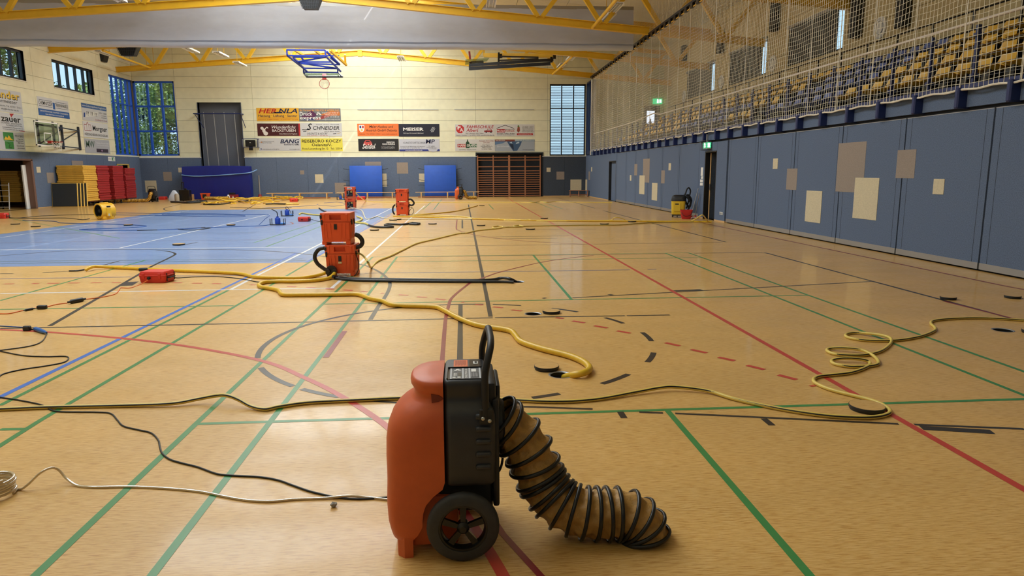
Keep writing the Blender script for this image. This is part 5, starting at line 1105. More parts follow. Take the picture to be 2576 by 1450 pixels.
w = [Vector((S3.x, S3.y-.25, .1)), FL(902, 527, .15), FL(911.7, 532, .12)]+[FL(x, y, .016) for x, y in ((919, 549), (930, 551), (949, 545), (964, 549), (999, 551.5), (1048, 551.3), (1122, 551), (1187, 551.5))]
hose(None, .02, M_WHH, 'drain_hose', 'off-white hose snaking from the open motor stack over the blue field', 'hose', world=catmull(w, 6))
hose([(898, 545, .05), (911, 550.4), (904, 556.4), (895, 560), (917, 562), (928, 566.6)], .03, M_HYL, 'drain_hose', 'pale kinked hose end behind the near case stack', 'hose')
hose([(928, 566.6), (936, 569.4), (954, 571.7), (987, 571.3), (984, 569), (968, 567), (977, 564), (1010, 564.8), (1029, 563), (1038, 561), (1055, 562.5), (1050, 564.5), (1030, 564)], .03, M_HB, 'drain_hose', 'black hose folded twice on the floor at the edge of the blue field', 'hose')
hose([(755, 540), (753, 538.5), (761, 536.4), (780, 539.7), (812, 542)], .028, M_HYL, 'drain_hose', 'pale yellow hose lying on the blue field behind the near case stack', 'hose')
hose([(803, 524), (812, 530), (820, 533)], .03, M_HB, 'drain_hose', 'short black hose end sticking out behind the near case stack', 'hose')
# foreground yellow and black hose
fg = [(-40, 1031), (0, 1030), (120, 1025), (300, 1021), (430, 1016, .02), (500, 1004, .035), (545, 996, .06), (572, 996, .07), (600, 1006, .05), (632, 1023, .02), (668, 1030), (705, 1023), (780, 1013), (900, 1007), (1010, 1002), (1140, 1001), (1270, 1006), (1400, 1011), (1500, 1005), (1600, 987, .02), (1660, 976, .03), (1700, 974, .03), (1780, 984, .02), (1850, 1005), (1950, 1027), (2050, 1043), (2130, 1050), (2200, 1050), (2237, 1040), (2230, 1025), (2190, 1007), (2100, 984), (2060, 969), (2046, 957), (2058, 948), (2090, 944), (2140, 938), (2180, 924), (2188, 912), (2162, 904, .03), (2120, 902, .03), (2093, 907), (2100, 916), (2140, 923), (2190, 921), (2210, 914), (2200, 898), (2170, 882, .03), (2120, 876, .03), (2085, 878), (2083, 885), (2110, 893), (2170, 894), (2215, 884), (2240, 865), (2238, 850, .03), (2200, 841, .03), (2150, 838), (2128, 842), (2135, 850), (2180, 857), (2250, 857), (2310, 848), (2348, 834), (2352, 825), (2342, 815), (2350, 807), (2400, 802), (2480, 801), (2600, 808)]
hose(fg, .0135, M_HYL, 'drain_hose', 'yellow hose with black stripe snaking behind the foreground dehumidifier in three coils', 'hose', sm=8, n=12, stripe=True)
def c6(x, y, *z): return (x/2.576, 960+y/2.576, *z)
hose([(-60, 985)]+[c6(*q) for q in ((0, 103), (100, 118), (260, 150), (330, 185), (400, 197), (640, 200), (720, 210), (760, 250), (800, 290), (900, 315), (980, 335), (1025, 380), (1035, 420), (1050, 465), (1100, 505), (1180, 530), (1280, 555), (1400, 598), (1500, 610), (1680, 620), (1800, 640), (1900, 675), (2000, 710), (2100, 735), (2200, 755), (2350, 762), (2560, 748))], .0052, M_CAB, 'power_cable', 'black cable winding across the floor to the foreground dehumidifier', 'cable', sm=6)
hose([c6(*q) for q in ((-20, 690), (60, 693), (130, 700), (180, 670, .03), (260, 595, .08), (330, 562, .09), (380, 575, .07), (430, 630, .03), (500, 675), (600, 685), (850, 683), (1100, 695), (1300, 715), (1450, 745), (1600, 770), (1750, 778), (1900, 765), (2100, 757), (2250, 743, .014), (2380, 752), (2560, 772))], .0062, M_CLR, 'drain_hose', 'thin clear plastic hose leading to the foreground dehumidifier', 'hose', sm=6)
p = FL(-12, 1246); b = MB()
b.tube([p+Vector((.085*math.cos(t)*(1+.05*math.sin(t*.31)), .085*math.sin(t)*(1+.05*math.cos(t*.23)), .007+.0045*t/2)) for t in [i*.3 for i in range(int(12.566*3/.3))]], .0065, 8); tag(obj('hose_coil', b, M_CLR, None, 1.2), 'coil of clear plastic hose on the floor', 'hose')
def c5l(x, y, *z): return (x/3.453, 640+y/3.453, *z)
orange = thing('extension_lead', 'orange extension lead with black inline connectors leading to the red case', 'cable', tuple(FL(100, 772)))
for seg in ([(-60, 520), (0, 517), (80, 515), (200, 488)], [(300, 470), (330, 462)], [(410, 455), (500, 434), (585, 424)], [(750, 390), (900, 370), (1000, 345), (1035, 310), (1050, 292), (1130, 292), (1220, 262), (1285, 225, .06)]):
    b = MB(); b.tube(path([c5l(*q) for q in seg], .006, 6), .006, 8); obj('lead', b, M_COR, orange, 1.2, world=True)
for x0, y0, x1, y1, r in ((205, 489, 300, 470, .014), (590, 418, 742, 388, .026)):
    a, c = FL(*c5l(x0, y0), r), FL(*c5l(x1, y1), r); b = MB(); b.tube([a, a.lerp(c, .12), a.lerp(c, .18), a.lerp(c, .82), a.lerp(c, .88), c], [r*.5, r*.55, r, r, r*.55, r*.5], 10); obj('connector', b, M_BLACK, orange, .9, world=True)
a = FL(*c5l(365, 462), .02); b = MB(); b.rbox(a.x-.05, a.x+.05, a.y-.03, a.y+.03, 0, .045, .012, 2); obj('breaker', b, M_BLACK, orange, .6, world=True)
blue = thing('extension_lead', 'dark cable with blue plug coupling and black block winding along the left', 'cable', tuple(FL(100, 832)))
b = MB(); b.tube(path([c5l(*q) for q in ((-60, 620), (0, 624), (150, 632), (205, 635))], .005, 6), .0055, 8); obj('lead', b, M_CBL, blue, 1.2, world=True)
b = MB(); b.tube(path([c5l(*q) for q in ((400, 680, .02), (405, 695), (360, 760), (250, 800), (0, 835), (-60, 838), (-40, 842), (0, 842), (200, 880), (400, 890), (560, 887), (595, 905), (550, 940), (400, 970), (200, 1000), (30, 1040), (-20, 1080))], .0055, 6), .0055, 8); obj('lead', b, M_CAB, blue, 1.2, world=True)
a, c = FL(*c5l(300, 645), .022), FL(*c5l(405, 682), .022); b = MB(); b.tube([a, a.lerp(c, .1), a.lerp(c, .6), a.lerp(c, .8), c], [.012, .022, .022, .017, .009], 10); obj('plug', b, mat('plug_blue', (38, 96, 170), .4), blue, .9, world=True)
a = FL(*c5l(235, 648), .02); b = MB(); b.rbox(a.x-.035, a.x+.035, a.y-.022, a.y+.022, 0, .05, .008, 1); obj('coupler', b, M_BLACK, blue, .6, world=True)
b = MB(); a = FL(*c5l(285, 652), .01); b.tube([a+Vector((-.03, 0, 0)), a+Vector((.03, -.01, 0))], .008, 8); obj('lead', b, M_CAB, blue, 1.2, world=True)
hose([(424, 696, .07), (435, 698, .03), (449, 699.5), (492, 697), (550, 696.5), (608, 702), (652, 710), (679, 705), (715, 711), (734, 708.6)], .0065, M_CAB, 'power_cable', 'black cable running from the red case toward the yellow hose bend', 'cable')
a = FL(362, 682); b = MB(); b.rbox(a.x-.07, a.x+.07, a.y-.04, a.y+.04, 0, .05, .01, 1); tag(obj('cable_box', b, M_BLACK), 'small black connector box beside the red case on the yellow hose', 'connector')
hose([(174, 682), (195, 681.5), (212, 678.5)], .012, M_HB, 'hose_end', 'black hose end piece at the tip of the long yellow hose', 'hose')
def c6b(x, y): return (x/3.68, 470+y/3.68)
for pts, m_, lb in (([(-40, 268), (0, 272), (150, 290), (400, 270), (800, 258), (1080, 262)], M_CAB, 'black cable passing behind the yellow fan'),
        ([(0, 285), (250, 292), (600, 290), (760, 305), (830, 295)], M_CAB, 'thin black cable ending at the yellow fan'),
        ([(210, 310), (500, 320), (560, 335), (800, 342), (1000, 345), (1350, 362), (1200, 378), (750, 395), (900, 402), (1300, 402), (1600, 395), (2000, 375), (2400, 362), (2500, 350)], M_CBL, 'dark blue cable looping over the blue field to the lever pump'),
        ([(1080, 262), (1500, 266), (1900, 275), (2200, 278), (2260, 267), (2000, 262), (1500, 258)], M_CBL, 'dark blue cable loop on the far half of the blue field'),
        ([(1020, 242), (1300, 246), (1600, 250), (2000, 252), (2200, 257), (2480, 258), (2450, 300), (2400, 350)], M_CBL, 'blue cable stretched over the far edge of the blue field'),
        ([(1270, 405), (1500, 398), (1700, 388), (1950, 380), (1800, 400), (1650, 392), (1900, 376)], M_CAB, 'bundled black cable tangled on the white court line'),
        ([(2130, 190), (2400, 200), (2700, 195)], M_CAB, 'thin black cable far behind the blue field')):
    hose([c6b(*q) for q in pts], .011, m_, 'power_cable', lb, 'cable', n=6)
for pts in ([(800, 516), (840, 519), (870, 514), (850, 509), (815, 511)], [(660, 524), (720, 521), (790, 517), (800, 513)]): hose(pts, .009, M_CBL, 'power_cable', 'thin blue cable curled on the floor before the benches', 'cable', n=6, group='blue cables before the benches')
hose([(812, 556), (800, 557), (786, 553), (779, 552, .05)], .008, M_CAB, 'power_cable', 'thin black cable between the small red case and the near stack', 'cable', n=6)
# heap of hoses by the end wall
rnd = random.Random(11); heap = []
for i, (px, py, sx, sy) in enumerate(((555, 511, 40, 3), (600, 509, 55, 3.5), (640, 506, 50, 3), (690, 503, 45, 2.5), (665, 511, 40, 3), (720, 502, 40, 2), (580, 504, 45, 2), (740, 503, 28, 1.8), (530, 513, 25, 2), (625, 502, 50, 2))):
    n = 16; pts = []; ph = rnd.uniform(0, 6)
    for k in range(n):
        a = k/n*4*math.pi+ph; q = FL(px+sx*math.cos(a*.5+rnd.uniform(-.3, .3))*rnd.uniform(.5, 1), py+sy*math.sin(a)*rnd.uniform(.4, 1), .03)
        pts.append(Vector((q.x, min(q.y, 43.2), .03+rnd.uniform(0, .1)*(1 if .2 < k/n < .8 else 0)+.035*(i % 4))))
    hose(None, .03, M_HY, 'drain_hose', 'yellow hose in the tangled heap before the end wall', 'hose', n=7, group='heap of yellow hoses', world=catmull(pts, 4))
for pts in ([(512, 514), (540, 514.5), (565, 513), (580, 510)], [(600, 508), (618, 506), (632, 503)], [(668, 513.5), (690, 513), (718, 513.5)]): hose(pts, .035, M_HB, 'drain_hose', 'black hose lying in the heap of yellow hoses', 'hose', n=7, group='black hoses in the heap')
hose([(720, 513.5), (735, 513), (752, 513.2)], .035, M_HYL, 'drain_hose', 'straight pale hose end sticking out of the heap', 'hose', n=8)
# ================================================================ lids of the floor sockets
M_LIDS = mat('lid_black', (24, 24, 25), .5)
def lid(x, y, label, tilt=0.0, r=.1, far=False):
    p = FL(x, y); t = thing('floor_disc', label, 'floor disc', (p.x, p.y, 0), 0, 'loose socket lids on the floor' if far else None)
    b = MB(); b.lathe([(r*.94, 0), (r*.97, .012), (r, .014), (r, .03), (r*.99, .032)], 30, cap=True); obj('rim', b, M_LIDS, t, .6)
    b = MB(); b.lathe([(r*.97, .0322), (.001, .0324)], 30, cap=False); obj('lino_top', b, M_FLOOR, t)
    return t
lid(1375, 929, 'round socket lid lying beside the hole with the ribbed hose'); lid(1387, 788, 'round socket lid beside the open hole on the red dashed line'); lid(2180, 1031, 'round socket lid enclosed by the bend of the striped hose', r=.11)
lid(2385, 753, 'round socket lid near the black court line at the right wall', r=.09); lid(2547, 750, 'round socket lid close to the grey sliding panels', r=.09); lid(2600, 838, 'round socket lid beside the open hole near the right wall')
for x, y in ((39, 565), (90, 571), (323, 567.5), (581, 567.5), (450, 617), (989, 555), (942, 580), (1088, 564.5), (1210, 568.5), (1212, 518.5), (1369, 550.5), (1520, 564.8), (1334, 578), (1590, 558.5), (1000, 553)): lid(x, y, 'loose round socket lid with black rim lying on the far floor', far=True, r=.13)
# crumpled bit of dirt near the cable
rnd = random.Random(3); b = MB(); bm = bmesh.new(); bmesh.ops.create_icosphere(bm, subdivisions=2, radius=.016)
for v in bm.verts: v.co *= rnd.uniform(.7, 1.15); v.co.z *= .8
bm.verts.index_update(); b.add([v.co for v in bm.verts], [[v.index for v in f.verts] for f in bm.faces]); bm.free(); p = FL(840, 1276)
tag(obj('paper_crumb', b, mat('crumb_grey', (150, 146, 136), .9, var=.3, vs=90), None, loc=(p.x, p.y, .012)), 'tiny crumpled grey lump on the floor below the cables', 'debris')
# ================================================================ mats and trolleys on the left
M_MY = mat('mat_yellow', (224, 176, 72), .55, var=.08, vs=6); M_MYL = mat('mat_yellow_edge', (232, 190, 92), .55, var=.06, vs=6)
M_MR = mat('mat_red', (158, 38, 40), .5, var=.08, vs=6); M_STEEL = mat('trolley_steel', (60, 62, 66), .4, metal=.5)
def trolley(x0, x1, y0, y1, label):
    t = thing('mat_trolley', label, 'trolley', ((x0+x1)/2, (y0+y1)/2, 0), 0, 'mat trolleys along the left wall')
    b = MB(); b.box(x0, x1, y0, y1, .2, .25); obj('platform', b, mat('trolley_board', (94, 52, 40), .6), t, world=True)
    for x in (x0+.12, x1-.12):
        for y in (y0+.15, y1-.15):
            b = MB(); b.lathe([(.07, -.02), (.075, 0), (.07, .02)], 18, T(x, y, .075) @ RY(math.pi/2)); w_ = obj('caster', b, M_BLACK, t, .6, world=True)
            b = MB(); b.box(x-.03, x+.03, y-.03, y+.03, .14, .2); b.box(x-.032, x-.026, y-.02, y+.02, .07, .15); b.box(x+.026, x+.032, y-.02, y+.02, .07, .15); obj('fork', b, M_STEEL, t, world=True)
def stack(x0, x1, y0, y1, n, th, m, lab, grp, z0=.25, seed=1, name='gym_mat'):
    rnd = random.Random(seed); b = MB(); w_, l_ = x1-x0, y1-y0; b.rbox(-w_/2, w_/2, -l_/2, l_/2, .003, th-.003, .014, 1); me = b.mesh(name, .6); me.materials.append(m)
    for i in range(n):
        o = bpy.data.objects.new(name, me); COL.objects.link(o); o.location = ((x0+x1)/2+rnd.uniform(-.03, .03), (y0+y1)/2+rnd.uniform(-.03, .03), z0+i*th); o.rotation_euler = (0, 0, rnd.uniform(-.008, .008))
        pos = 'bottom' if i == 0 else 'topmost' if i == n-1 else 'inner'
        tag(o, lab % pos, 'gym mat', grp)
XS = -18.52
ya, yb = LW(213, 470, XS).y, LW(246, 470, XS).y
stack(-19.78, XS, ya, yb, 19, .0925, M_MY, 'yellow gym mat, %s one of the stack beside the leaning dark boards', 'stacked yellow mats', seed=2); trolley(-19.75, XS-.03, ya+.05, yb-.05, 'dark wheeled trolley under the stack of yellow gym mats')
for k, (a, c, top, cl) in enumerate(((248, 277, 2.02, 'first'), (288, 313, 2.02, 'middle'), (319, 343, 1.9, 'last'))):
    y0, y1 = LW(a, 470, XS).y, LW(c, 470, XS).y
    lab = ('dark red gym mat, %s one of the stack next to the yellow mats', 'red gym mat, %s one of the stack between two other red stacks', 'red gym mat, %s one of the stack near the corner window')[k]
    n = 15; stack(-19.72, XS, y0, y1, n, (top-.25)/n, M_MR, lab, ('stacked red mats beside the yellow ones', 'stacked red mats in the middle', 'stacked red mats near the corner')[k], seed=5+k)
    trolley(-19.7, XS-.03, y0+.05, y1-.05, ('wheeled trolley under the red mats next to the yellow ones', 'wheeled trolley under the middle red mats', 'wheeled trolley under the red mats near the corner')[k])
M_BOARD = mat('board_anthracite', (52, 56, 60), .7)
for k in range(4):
    t = thing('gym_board', ('yellow-edged board with dark grey face leaning on the yellow mats', 'yellow-edged board leaning directly behind the dark-faced one', 'third yellow-edged board leaning before the yellow mats', 'rearmost yellow-edged board leaning on the yellow mats')[k], 'gym mat', (-19.24+.085*k, ya-.55+.12*k, 0), 0, 'boards leaning on the mats')
    Mx = RX(-.12)
    b = MB(); b.rbox(-.6, .6, 0, .07, 0, 1.17, .012, 1, Mx); obj('slab', b, M_MYL, t, .6); b = MB(); b.box(-.575, .575, -.004, .002, .03, 1.14, Mx); obj('face', b, M_BOARD, t)
p = LW(153, 463); b = MB(); b.rbox(XL+.04, XL+.09, p.y-.12, p.y+.0, 1.14, 1.24, .01, 1); tag(obj('wall_box', b, M_WHITE), 'small pale wall box above the leaning boards', 'box')
# ================================================================ storage room behind the left gate
b = MB(); b.box(-27, -26.9, 27.5, 38, -.05, 3); b.box(-27, XL-.34, 27.4, 27.5, -.05, 3); b.box(-27, XL-.34, 38, 38.1, -.05, 3); b.box(-27, XL-.34, 27.4, 38.1, 2.9, 3)
struct('wall_storage', b, mat('storage_wall', (120, 92, 66), .8))
g0, g1 = GATE[0], GATE[1]
b = MB(); b.box(XL-.3, XL+.05, g1-.04, g1+.1, 0, 2.24); b.box(XL-.3, XL+.05, g0-.1, g0, 0, 2.24); b.box(XL-.3, XL+.05, g0-.1, g1+.1, 2.2, 2.28); dg = struct('door_1', b, mat('jamb_brown', (116, 86, 74), .6))
b = MB(); b.box(XL-.26, XL-.2, g1-.3, g1-.05, 0, 2.0); obj('guide_post', b, M_WHITE, dg)
b = MB(); b.box(XL-1.8, XL-.2, g0+.05, g1-.05, 2.24, 2.3); obj('raised_leaf', b, M_FELTD, dg)
L_ = thing('strip_lamp', 'lit fluorescent strip lamp inside the storage room', 'ceiling lamp', (-23.2, 33.6, 2.7)); b = MB(); b.box(-.1, .1, -.75, .75, .05, .2); obj('housing', b, M_WHITE, L_); b = MB(); b.tube([(0, -.7, 0), (0, .7, 0)], .05, 8); obj('tube', b, emit('tube_light', (214, 228, 255), 6), L_, .8)
stack(-24.6, -23.3, 33.4, 35.4, 18, .1, M_MY, 'yellow gym mat, %s one of the stack inside the storage room', 'stacked mats in the storage room', z0=.25, seed=21)
trolley(-24.55, -23.35, 33.45, 35.35, 'wheeled trolley inside the storage room under yellow mats')
stack(-22.6, -21.3, 35.0, 37.2, 15, .1, M_MY, 'yellow gym mat, %s one of the second stack inside the storage room', 'second mat stack in the storage room', z0=.25, seed=22)
rk = thing('board_rack', 'dark board on a metal frame just inside the storage room', 'rack', (-21.9, 33.6, 0))
b = MB(); b.box(-.62, .62, -.03, .03, 1.05, 1.72); obj('board', b, mat('board_green_black', (30, 34, 34), .6), rk)
for x in (-.6, .6): b = MB(); b.bar((x, 0, 0), (x, 0, 1.72), .05); obj('leg', b, M_BLK2, rk)
b = MB(); b.bar((-.6, 0, .9), (.6, 0, .9), .04); obj('crossbar', b, M_ALU, rk); b = MB(); b.box(-.1, .16, -.04, -.03, 1.67, 1.7); obj('plate', b, M_WHITE, rk)
ld = thing('step_ladder', 'white ladder-like frame standing inside the storage room', 'ladder', (-20.95, 33.15, 0))
for x in (-.26, .2): b = MB(); b.bar((x, 0, 0), (x+.05, .1, 1.2), .03); obj('stile', b, M_WHITE, ld)
for i in range(5): b = MB(); b.bar((-.25, .01+.02*i, .1+.25*i), (.22, .01+.02*i, .1+.25*i), .025); obj('rung', b, M_WHITE, ld)
# open exit door near the corner, small signs above
b = MB(); b.box(XL-.3, XL+.04, EXITD[0]-.06, EXITD[0], 0, 2.16); b.box(XL-.3, XL+.04, EXITD[1], EXITD[1]+.06, 0, 2.16); b.box(XL-.3, XL+.04, EXITD[0]-.06, EXITD[1]+.06, 2.1, 2.16); dr = struct('door_2', b, mat('door_yellow_frame', (214, 180, 96), .5))
b = MB(); b.box(XL-1.25, XL-.3, EXITD[1]-.05, EXITD[1], 0, 2.08); obj('open_leaf', b, M_FELT, dr)
for k, px in enumerate((276, 285)):
    p = LW(px, 401, XL+.036); t = thing('door_sign', ('small white text sign above the corner exit door', 'small green and white exit sign above the corner exit door')[k], 'sign', (XL+.036, p.y, 2.42))
    b = MB(); b.box(0, .01, -.19, .19, -.12, .12); obj('plate', b, M_WHITE, t)
    if k == 0: text('ERSTE HILFE', .09, pc((60, 60, 64)), T(.012, 0, 0) @ RZ(math.pi/2) @ RX(math.pi/2), t, width=.3)
    else: b = MB(); b.box(.01, .012, -.16, .16, -.09, .09); obj('print', b, pc((40, 130, 80)), t); b = MB(); b.box(.012, .013, -.04, .04, -.07, .05); b.box(.012, .013, .06, .13, -.08, .08); obj('print', b, M_WHITE, t)
# ================================================================ gear on the end wall
# crash mat
cm = thing('crash_mat', 'large navy blue crash mat with pale strap standing against the end wall', 'crash mat', (-15.2, 43.9, 0))
M_CM = mat('vinyl_navy', (18, 32, 124), .42, var=.05, vs=2, bump=.35, bs=3, stretch=(1, 1, .4)); M_CMS = mat('strap_paleblue', (120, 160, 210), .5)
x0, x1 = BW(460, 460, 43.8).x, BW(630, 460, 43.8).x
b = MB(); rings = []
for i in range(25):
    u = i/24; x = x0+(x1-x0)*u; top = 2.0+.05*math.sin(u*math.pi); fold = .025*math.sin(i*2.6)*(math.sin(u*math.pi))
    rings.append([(x, 43.8+fold*.2, .02), (x, 43.76+fold*.4, .6), (x, 43.77+fold, 1.4), (x, 43.8+fold, top-.12), (x, 43.84, top), (x, 44.2, top+.01), (x, 44.25, top-.06), (x, 44.25, .02)])
b.loft(rings, True, True); obj('cover', b, M_CM, cm, .8, world=True)
b = MB(); b.tube(catmull([(x0-.02, 43.76, 1.5), (x0+.8, 43.72, 1.42), ((x0+x1)/2, 43.72, 1.46), (x1-.8, 43.73, 1.54), (x1, 43.76, 1.62), (x1+.3, 44.3, 1.8)], 6), .035, 6); obj('strap', b, M_CMS, cm, .9, world=True)
# leaning blue mats
def blue_mat(xa, xb, lab):
    t = thing('landing_mat', lab, 'gym mat', ((xa+xb)/2, 44.05, 0), 0, 'blue mats leaning on the end wall'); w_ = (xb-xa)/2; Mx = RX(-.1)
    b = MB(); b.rbox(-w_, w_, 0, .14, 0, 2.03, .02, 2, Mx); obj('pad', b, mat('mat_royal', (34, 86, 190), .5, var=.05, vs=4), t, .6)
    for s in (-1, 1):
        for z in (1.78, 1.08, .78):
            b = MB(); b.tube(catmull([(s*w_, .05, z), (s*(w_+.18), -.02, z+.02), (s*(w_+.38), -.02, z+.04*(1 if z > .9 else -.4)+.02)], 4), .02, 6, M=Mx, ov=.6); obj('carry_strap', b, M_BLACK, t, .9)
    return t
blue_mat(-7.05, -5.03, 'royal blue mat leaning on the end wall between the benches and the open motor stack'); blue_mat(-2.38, -.38, 'royal blue mat leaning on the end wall behind the far orange dehumidifier')
# long benches
def bench(xa, xb, y, lab):
    t = thing('gym_bench', lab, 'bench', ((xa+xb)/2, y, 0), 0, 'long wooden gym benches'); w_ = (xb-xa)/2
    b = MB(); b.rbox(-w_, w_, -.13, .13, .33, .37, .01, 1); obj('seat', b, M_WOOD, t)
    b = MB(); b.rbox(-w_*.92, w_*.92, -.05, .05, .02, .1, .01, 1); obj('beam', b, M_WOODD, t)
    for x in (-w_*.82, 0, w_*.82): b = MB(); b.box(x-.04, x+.04, -.13, .13, 0, .33); obj('leg', b, M_WOOD, t)
bench(BW(672, 486, 43.7).x, BW(838, 486, 43.7).x, 43.6, 'long wooden gym bench behind the heap of yellow hoses'); bench(BW(847, 486, 43.7).x, BW(1001, 486, 43.7).x, 43.75, 'long wooden gym bench in front of the blue mat beside the motor stack'); bench(BW(1045, 486, 43.7).x, BW(1206, 486, 43.7).x, 43.75, 'long wooden gym bench reaching the wall bars')
b0 = FL(1470, 503.5); t = thing('low_bench', 'short wooden bench with splayed legs in the right back corner', 'bench', (7.35, 43.3, 0), -math.radians(12)); 
b = MB(); b.rbox(-.62, .62, -.16, .16, .38, .42, .01, 1); obj('seat', b, M_WOODD, t); b = MB(); b.box(-.58, .58, -.02, .02, .12, .17); obj('rail', b, M_WOODD, t)
for x in (-.55, 0, .55):
    for s in (-1, 1): b = MB(); b.bar((x, s*.18, 0), (x, s*.08, .38), .06, .04); obj('leg', b, M_WOODD, t)
# wall bars
wb = thing('wall_bars', 'four-bay wooden wall bars in a dark niche of the end wall', 'wall bars', (3.05, 44.5, 0))
ux = [BW(x, 440, 44.55).x for x in (1202, 1241, 1281, 1321, 1359)]
rz_ = [BW(1280, 370+y/4.025, 44.5).z for y in (105, 133, 200, 243, 268, 290, 312, 335, 357, 380, 402, 425, 447, 470, 492)]
for i, x in enumerate(ux): b = MB(); b.box(x-(.06 if i == 2 else .035), x+(.06 if i == 2 else .035), 44.5, 44.6, 0, 2.62); obj('upright', b, M_WOODD, wb, world=True)
for i in range(4):
    for z in rz_: b = MB(); b.tube([(ux[i], 44.53, z), (ux[i+1], 44.53, z)], .022, 8, ov=1.2); obj('rung', b, M_WOODD, wb, .9, world=True)
# climbing poles
cp = thing('climbing_poles', 'steel climbing poles hung from a navy bracket before the dark recess', 'climbing poles', (-14.8, 44.2, 0))
za = BW(545, 286, 44.0).z; xa, xb = BW(486, 286, 44.0).x, BW(606, 286, 44.0).x
b = MB(); b.bar((xa, 44.0, za), (xb, 44.0, za), .07); obj('head_beam', b, M_NAVY, cp, world=True)
for x in (xa+.05, xb-.05):
    b = MB(); b.bar((x, 44.0, za), (x, 44.58, za-.0), .06); obj('arm', b, M_NAVY, cp, world=True); b = MB(); b.bar((x, 44.05, za), (x+(.3 if x < -15 else .1), 44.58, za-.8), .03); obj('brace', b, M_NAVY, cp, world=True)
for x in (513, 538.5, 564.5, 590):
    q = BW(x, 300, 44.0).x; b = MB(); b.tube([(q, 44.28, .05), (q, 44.28, 1.5), (q, 44.05, 4.5), (q, 44.0, za+.08)], .021, 8); obj('pole', b, M_ALU, cp, .8, world=True)
# scoreboard-like caged screen
q = BW(630, 361, 44.35); sc = thing('caged_screen', 'small black screen in a wire cage on the end wall beside the banners', 'screen', (q.x, 44.35, q.z))
b = MB(); b.rbox(-.3, .3, -.06, .06, -.2, .2, .02, 1); obj('screen', b, M_BLK2, sc); b = MB(); b.box(-.1, .12, -.04, .04, -.42, -.2); obj('stand', b, M_BLACK, sc); b = MB(); b.box(-.04, .04, -.065, -.06, .03, .05); obj('badge', b, M_WHITE, sc)
b = MB()
for z in (-.24, .27): b.bar((-.46, -.12, z), (.46, -.12, z), .03); b.bar((-.46, -.12, z), (-.46, .22, z), .03); b.bar((.46, -.12, z), (.46, .22, z), .03)
for x in (-.46, .46): b.bar((x, -.12, -.24), (x, -.12, .27), .03)
obj('cage_frame', b, M_NAVY, sc)
b = MB()
for i in range(8):
    for x in (-.46, .46): b.bar((x*.98, -.12, -.24+.07*i), (x*.98, .22, -.24+.07*i), .01); b.bar((x*.98, -.12+.045*i, -.24), (x*.98, -.12+.045*i, .27), .01)
obj('cage_mesh', b, M_ALU, sc, kind='stuff')
# net pole with red wheel
pl_ = thing('net_pole', 'slim steel net pole on a red base against the end wall', 'pole', (-13.0, 44.2, 0)); q = BW(654, 500, 44.2); pl_.location = (q.x, 44.25, 0)
b = MB(); b.tube([(0, 0, .03), (0, 0, 1.45)], .045, 10); obj('post', b, M_ALU, pl_, .8); b = MB(); b.lathe([(.16, 0), (.16, .06), (.06, .3), (.001, .3)], 18); obj('base', b, mat('base_red', (140, 40, 44), .5), pl_, .7)
# strips on the wall (bare banner rails)
for x0, x1, y in ((899, 1103, 276), (1143, 1344, 276)):
    a, c = BW(x0, y), BW(x1, y); b = MB(); b.box(a.x, c.x, YB-.03, YB, a.z-.02, a.z+.02); tag(obj('banner_rail', b, M_ALU), ('thin bare metal banner rail above the orange painter banner', 'thin bare metal banner rail above the driving school banner')[x0 > 1000], 'rail')
# ================================================================ basketball gear
M_GLS = glassmat('backboard_glass', (206, 220, 210), .12); M_HOOPR = mat('hoop_red', (186, 48, 36), .4); M_NETW = mat('net_white', (226, 222, 212), .7)
def hoop_net(parent, M, rr=.225):
    b = MB(); b.torus(rr, .012, 28, 8, M); rim = obj('rim', b, M_HOOPR, parent, 1.2)
    b = MB()
    for k in range(12):
        for s in (-1, 1):
            pts = []
            for j in range(7):
                a = 2*math.pi*(k+s*j*.5)/12; r = rr*(1-.42*(j/6)**.7); pts.append(M @ Vector((r*math.cos(a), r*math.sin(a), -.42*j/6)))
            b.tube(pts, .0045, 4, cap=False)
    obj('net', b, M_NETW, rim, kind='stuff')
# left wall board (swing-out frame)
bx0, bx1 = LW(88, 340, XL+.9), LW(165, 350, XL+.9); yb0, yb1 = bx0.y, bx0.y+1.85
zb0, zb1 = LW(125, 368, XL+.9).z, LW(125, 308, XL+.9).z
lb = thing('basketball_backboard', 'glass basketball backboard on dark swing frame at the left wall', 'basketball hoop', (XL, (yb0+yb1)/2, zb0))
b = MB(); b.box(XL+.9, XL+.92, yb0, yb1, zb0, zb1); obj('glass', b, M_GLS, lb, world=True)
b = MB()
for y0, y1, z0, z1 in ((yb0, yb1, zb0, zb0+.05), (yb0, yb1, zb1-.05, zb1), (yb0, yb0+.05, zb0, zb1), (yb1-.05, yb1, zb0, zb1)): b.box(XL+.89, XL+.925, y0, y1, z0, z1)
obj('border', b, M_WHITE, lb, world=True)
ym, zm = (yb0+yb1)/2, zb0
b = MB()
for y0, y1, z0, z1 in ((ym-.3, ym+.3, zm+.15, zm+.19), (ym-.3, ym+.3, zm+.56, zm+.6), (ym-.3, ym-.26, zm+.15, zm+.6), (ym+.26, ym+.3, zm+.15, zm+.6)): b.box(XL+.925, XL+.93, y0, y1, z0, z1)
obj('target_square', b, M_WHITE, lb, world=True)
fr = mat('frame_dark', (40, 46, 62), .4)
for y in (ym-.6, ym+.6): b = MB(); b.bar((XL+.86, y, zb0-.05), (XL+.86, y, zb1+.05), .07); obj('frame_post', b, fr, lb, world=True)
for z in (zb0+.05, zb1-.15): b = MB(); b.bar((XL+.84, ym-.65, z), (XL+.84, ym+.65, z), .06); obj('frame_rail', b, fr, lb, world=True)
yw0, yw1 = LW(154, 340).y, LW(196, 340).y
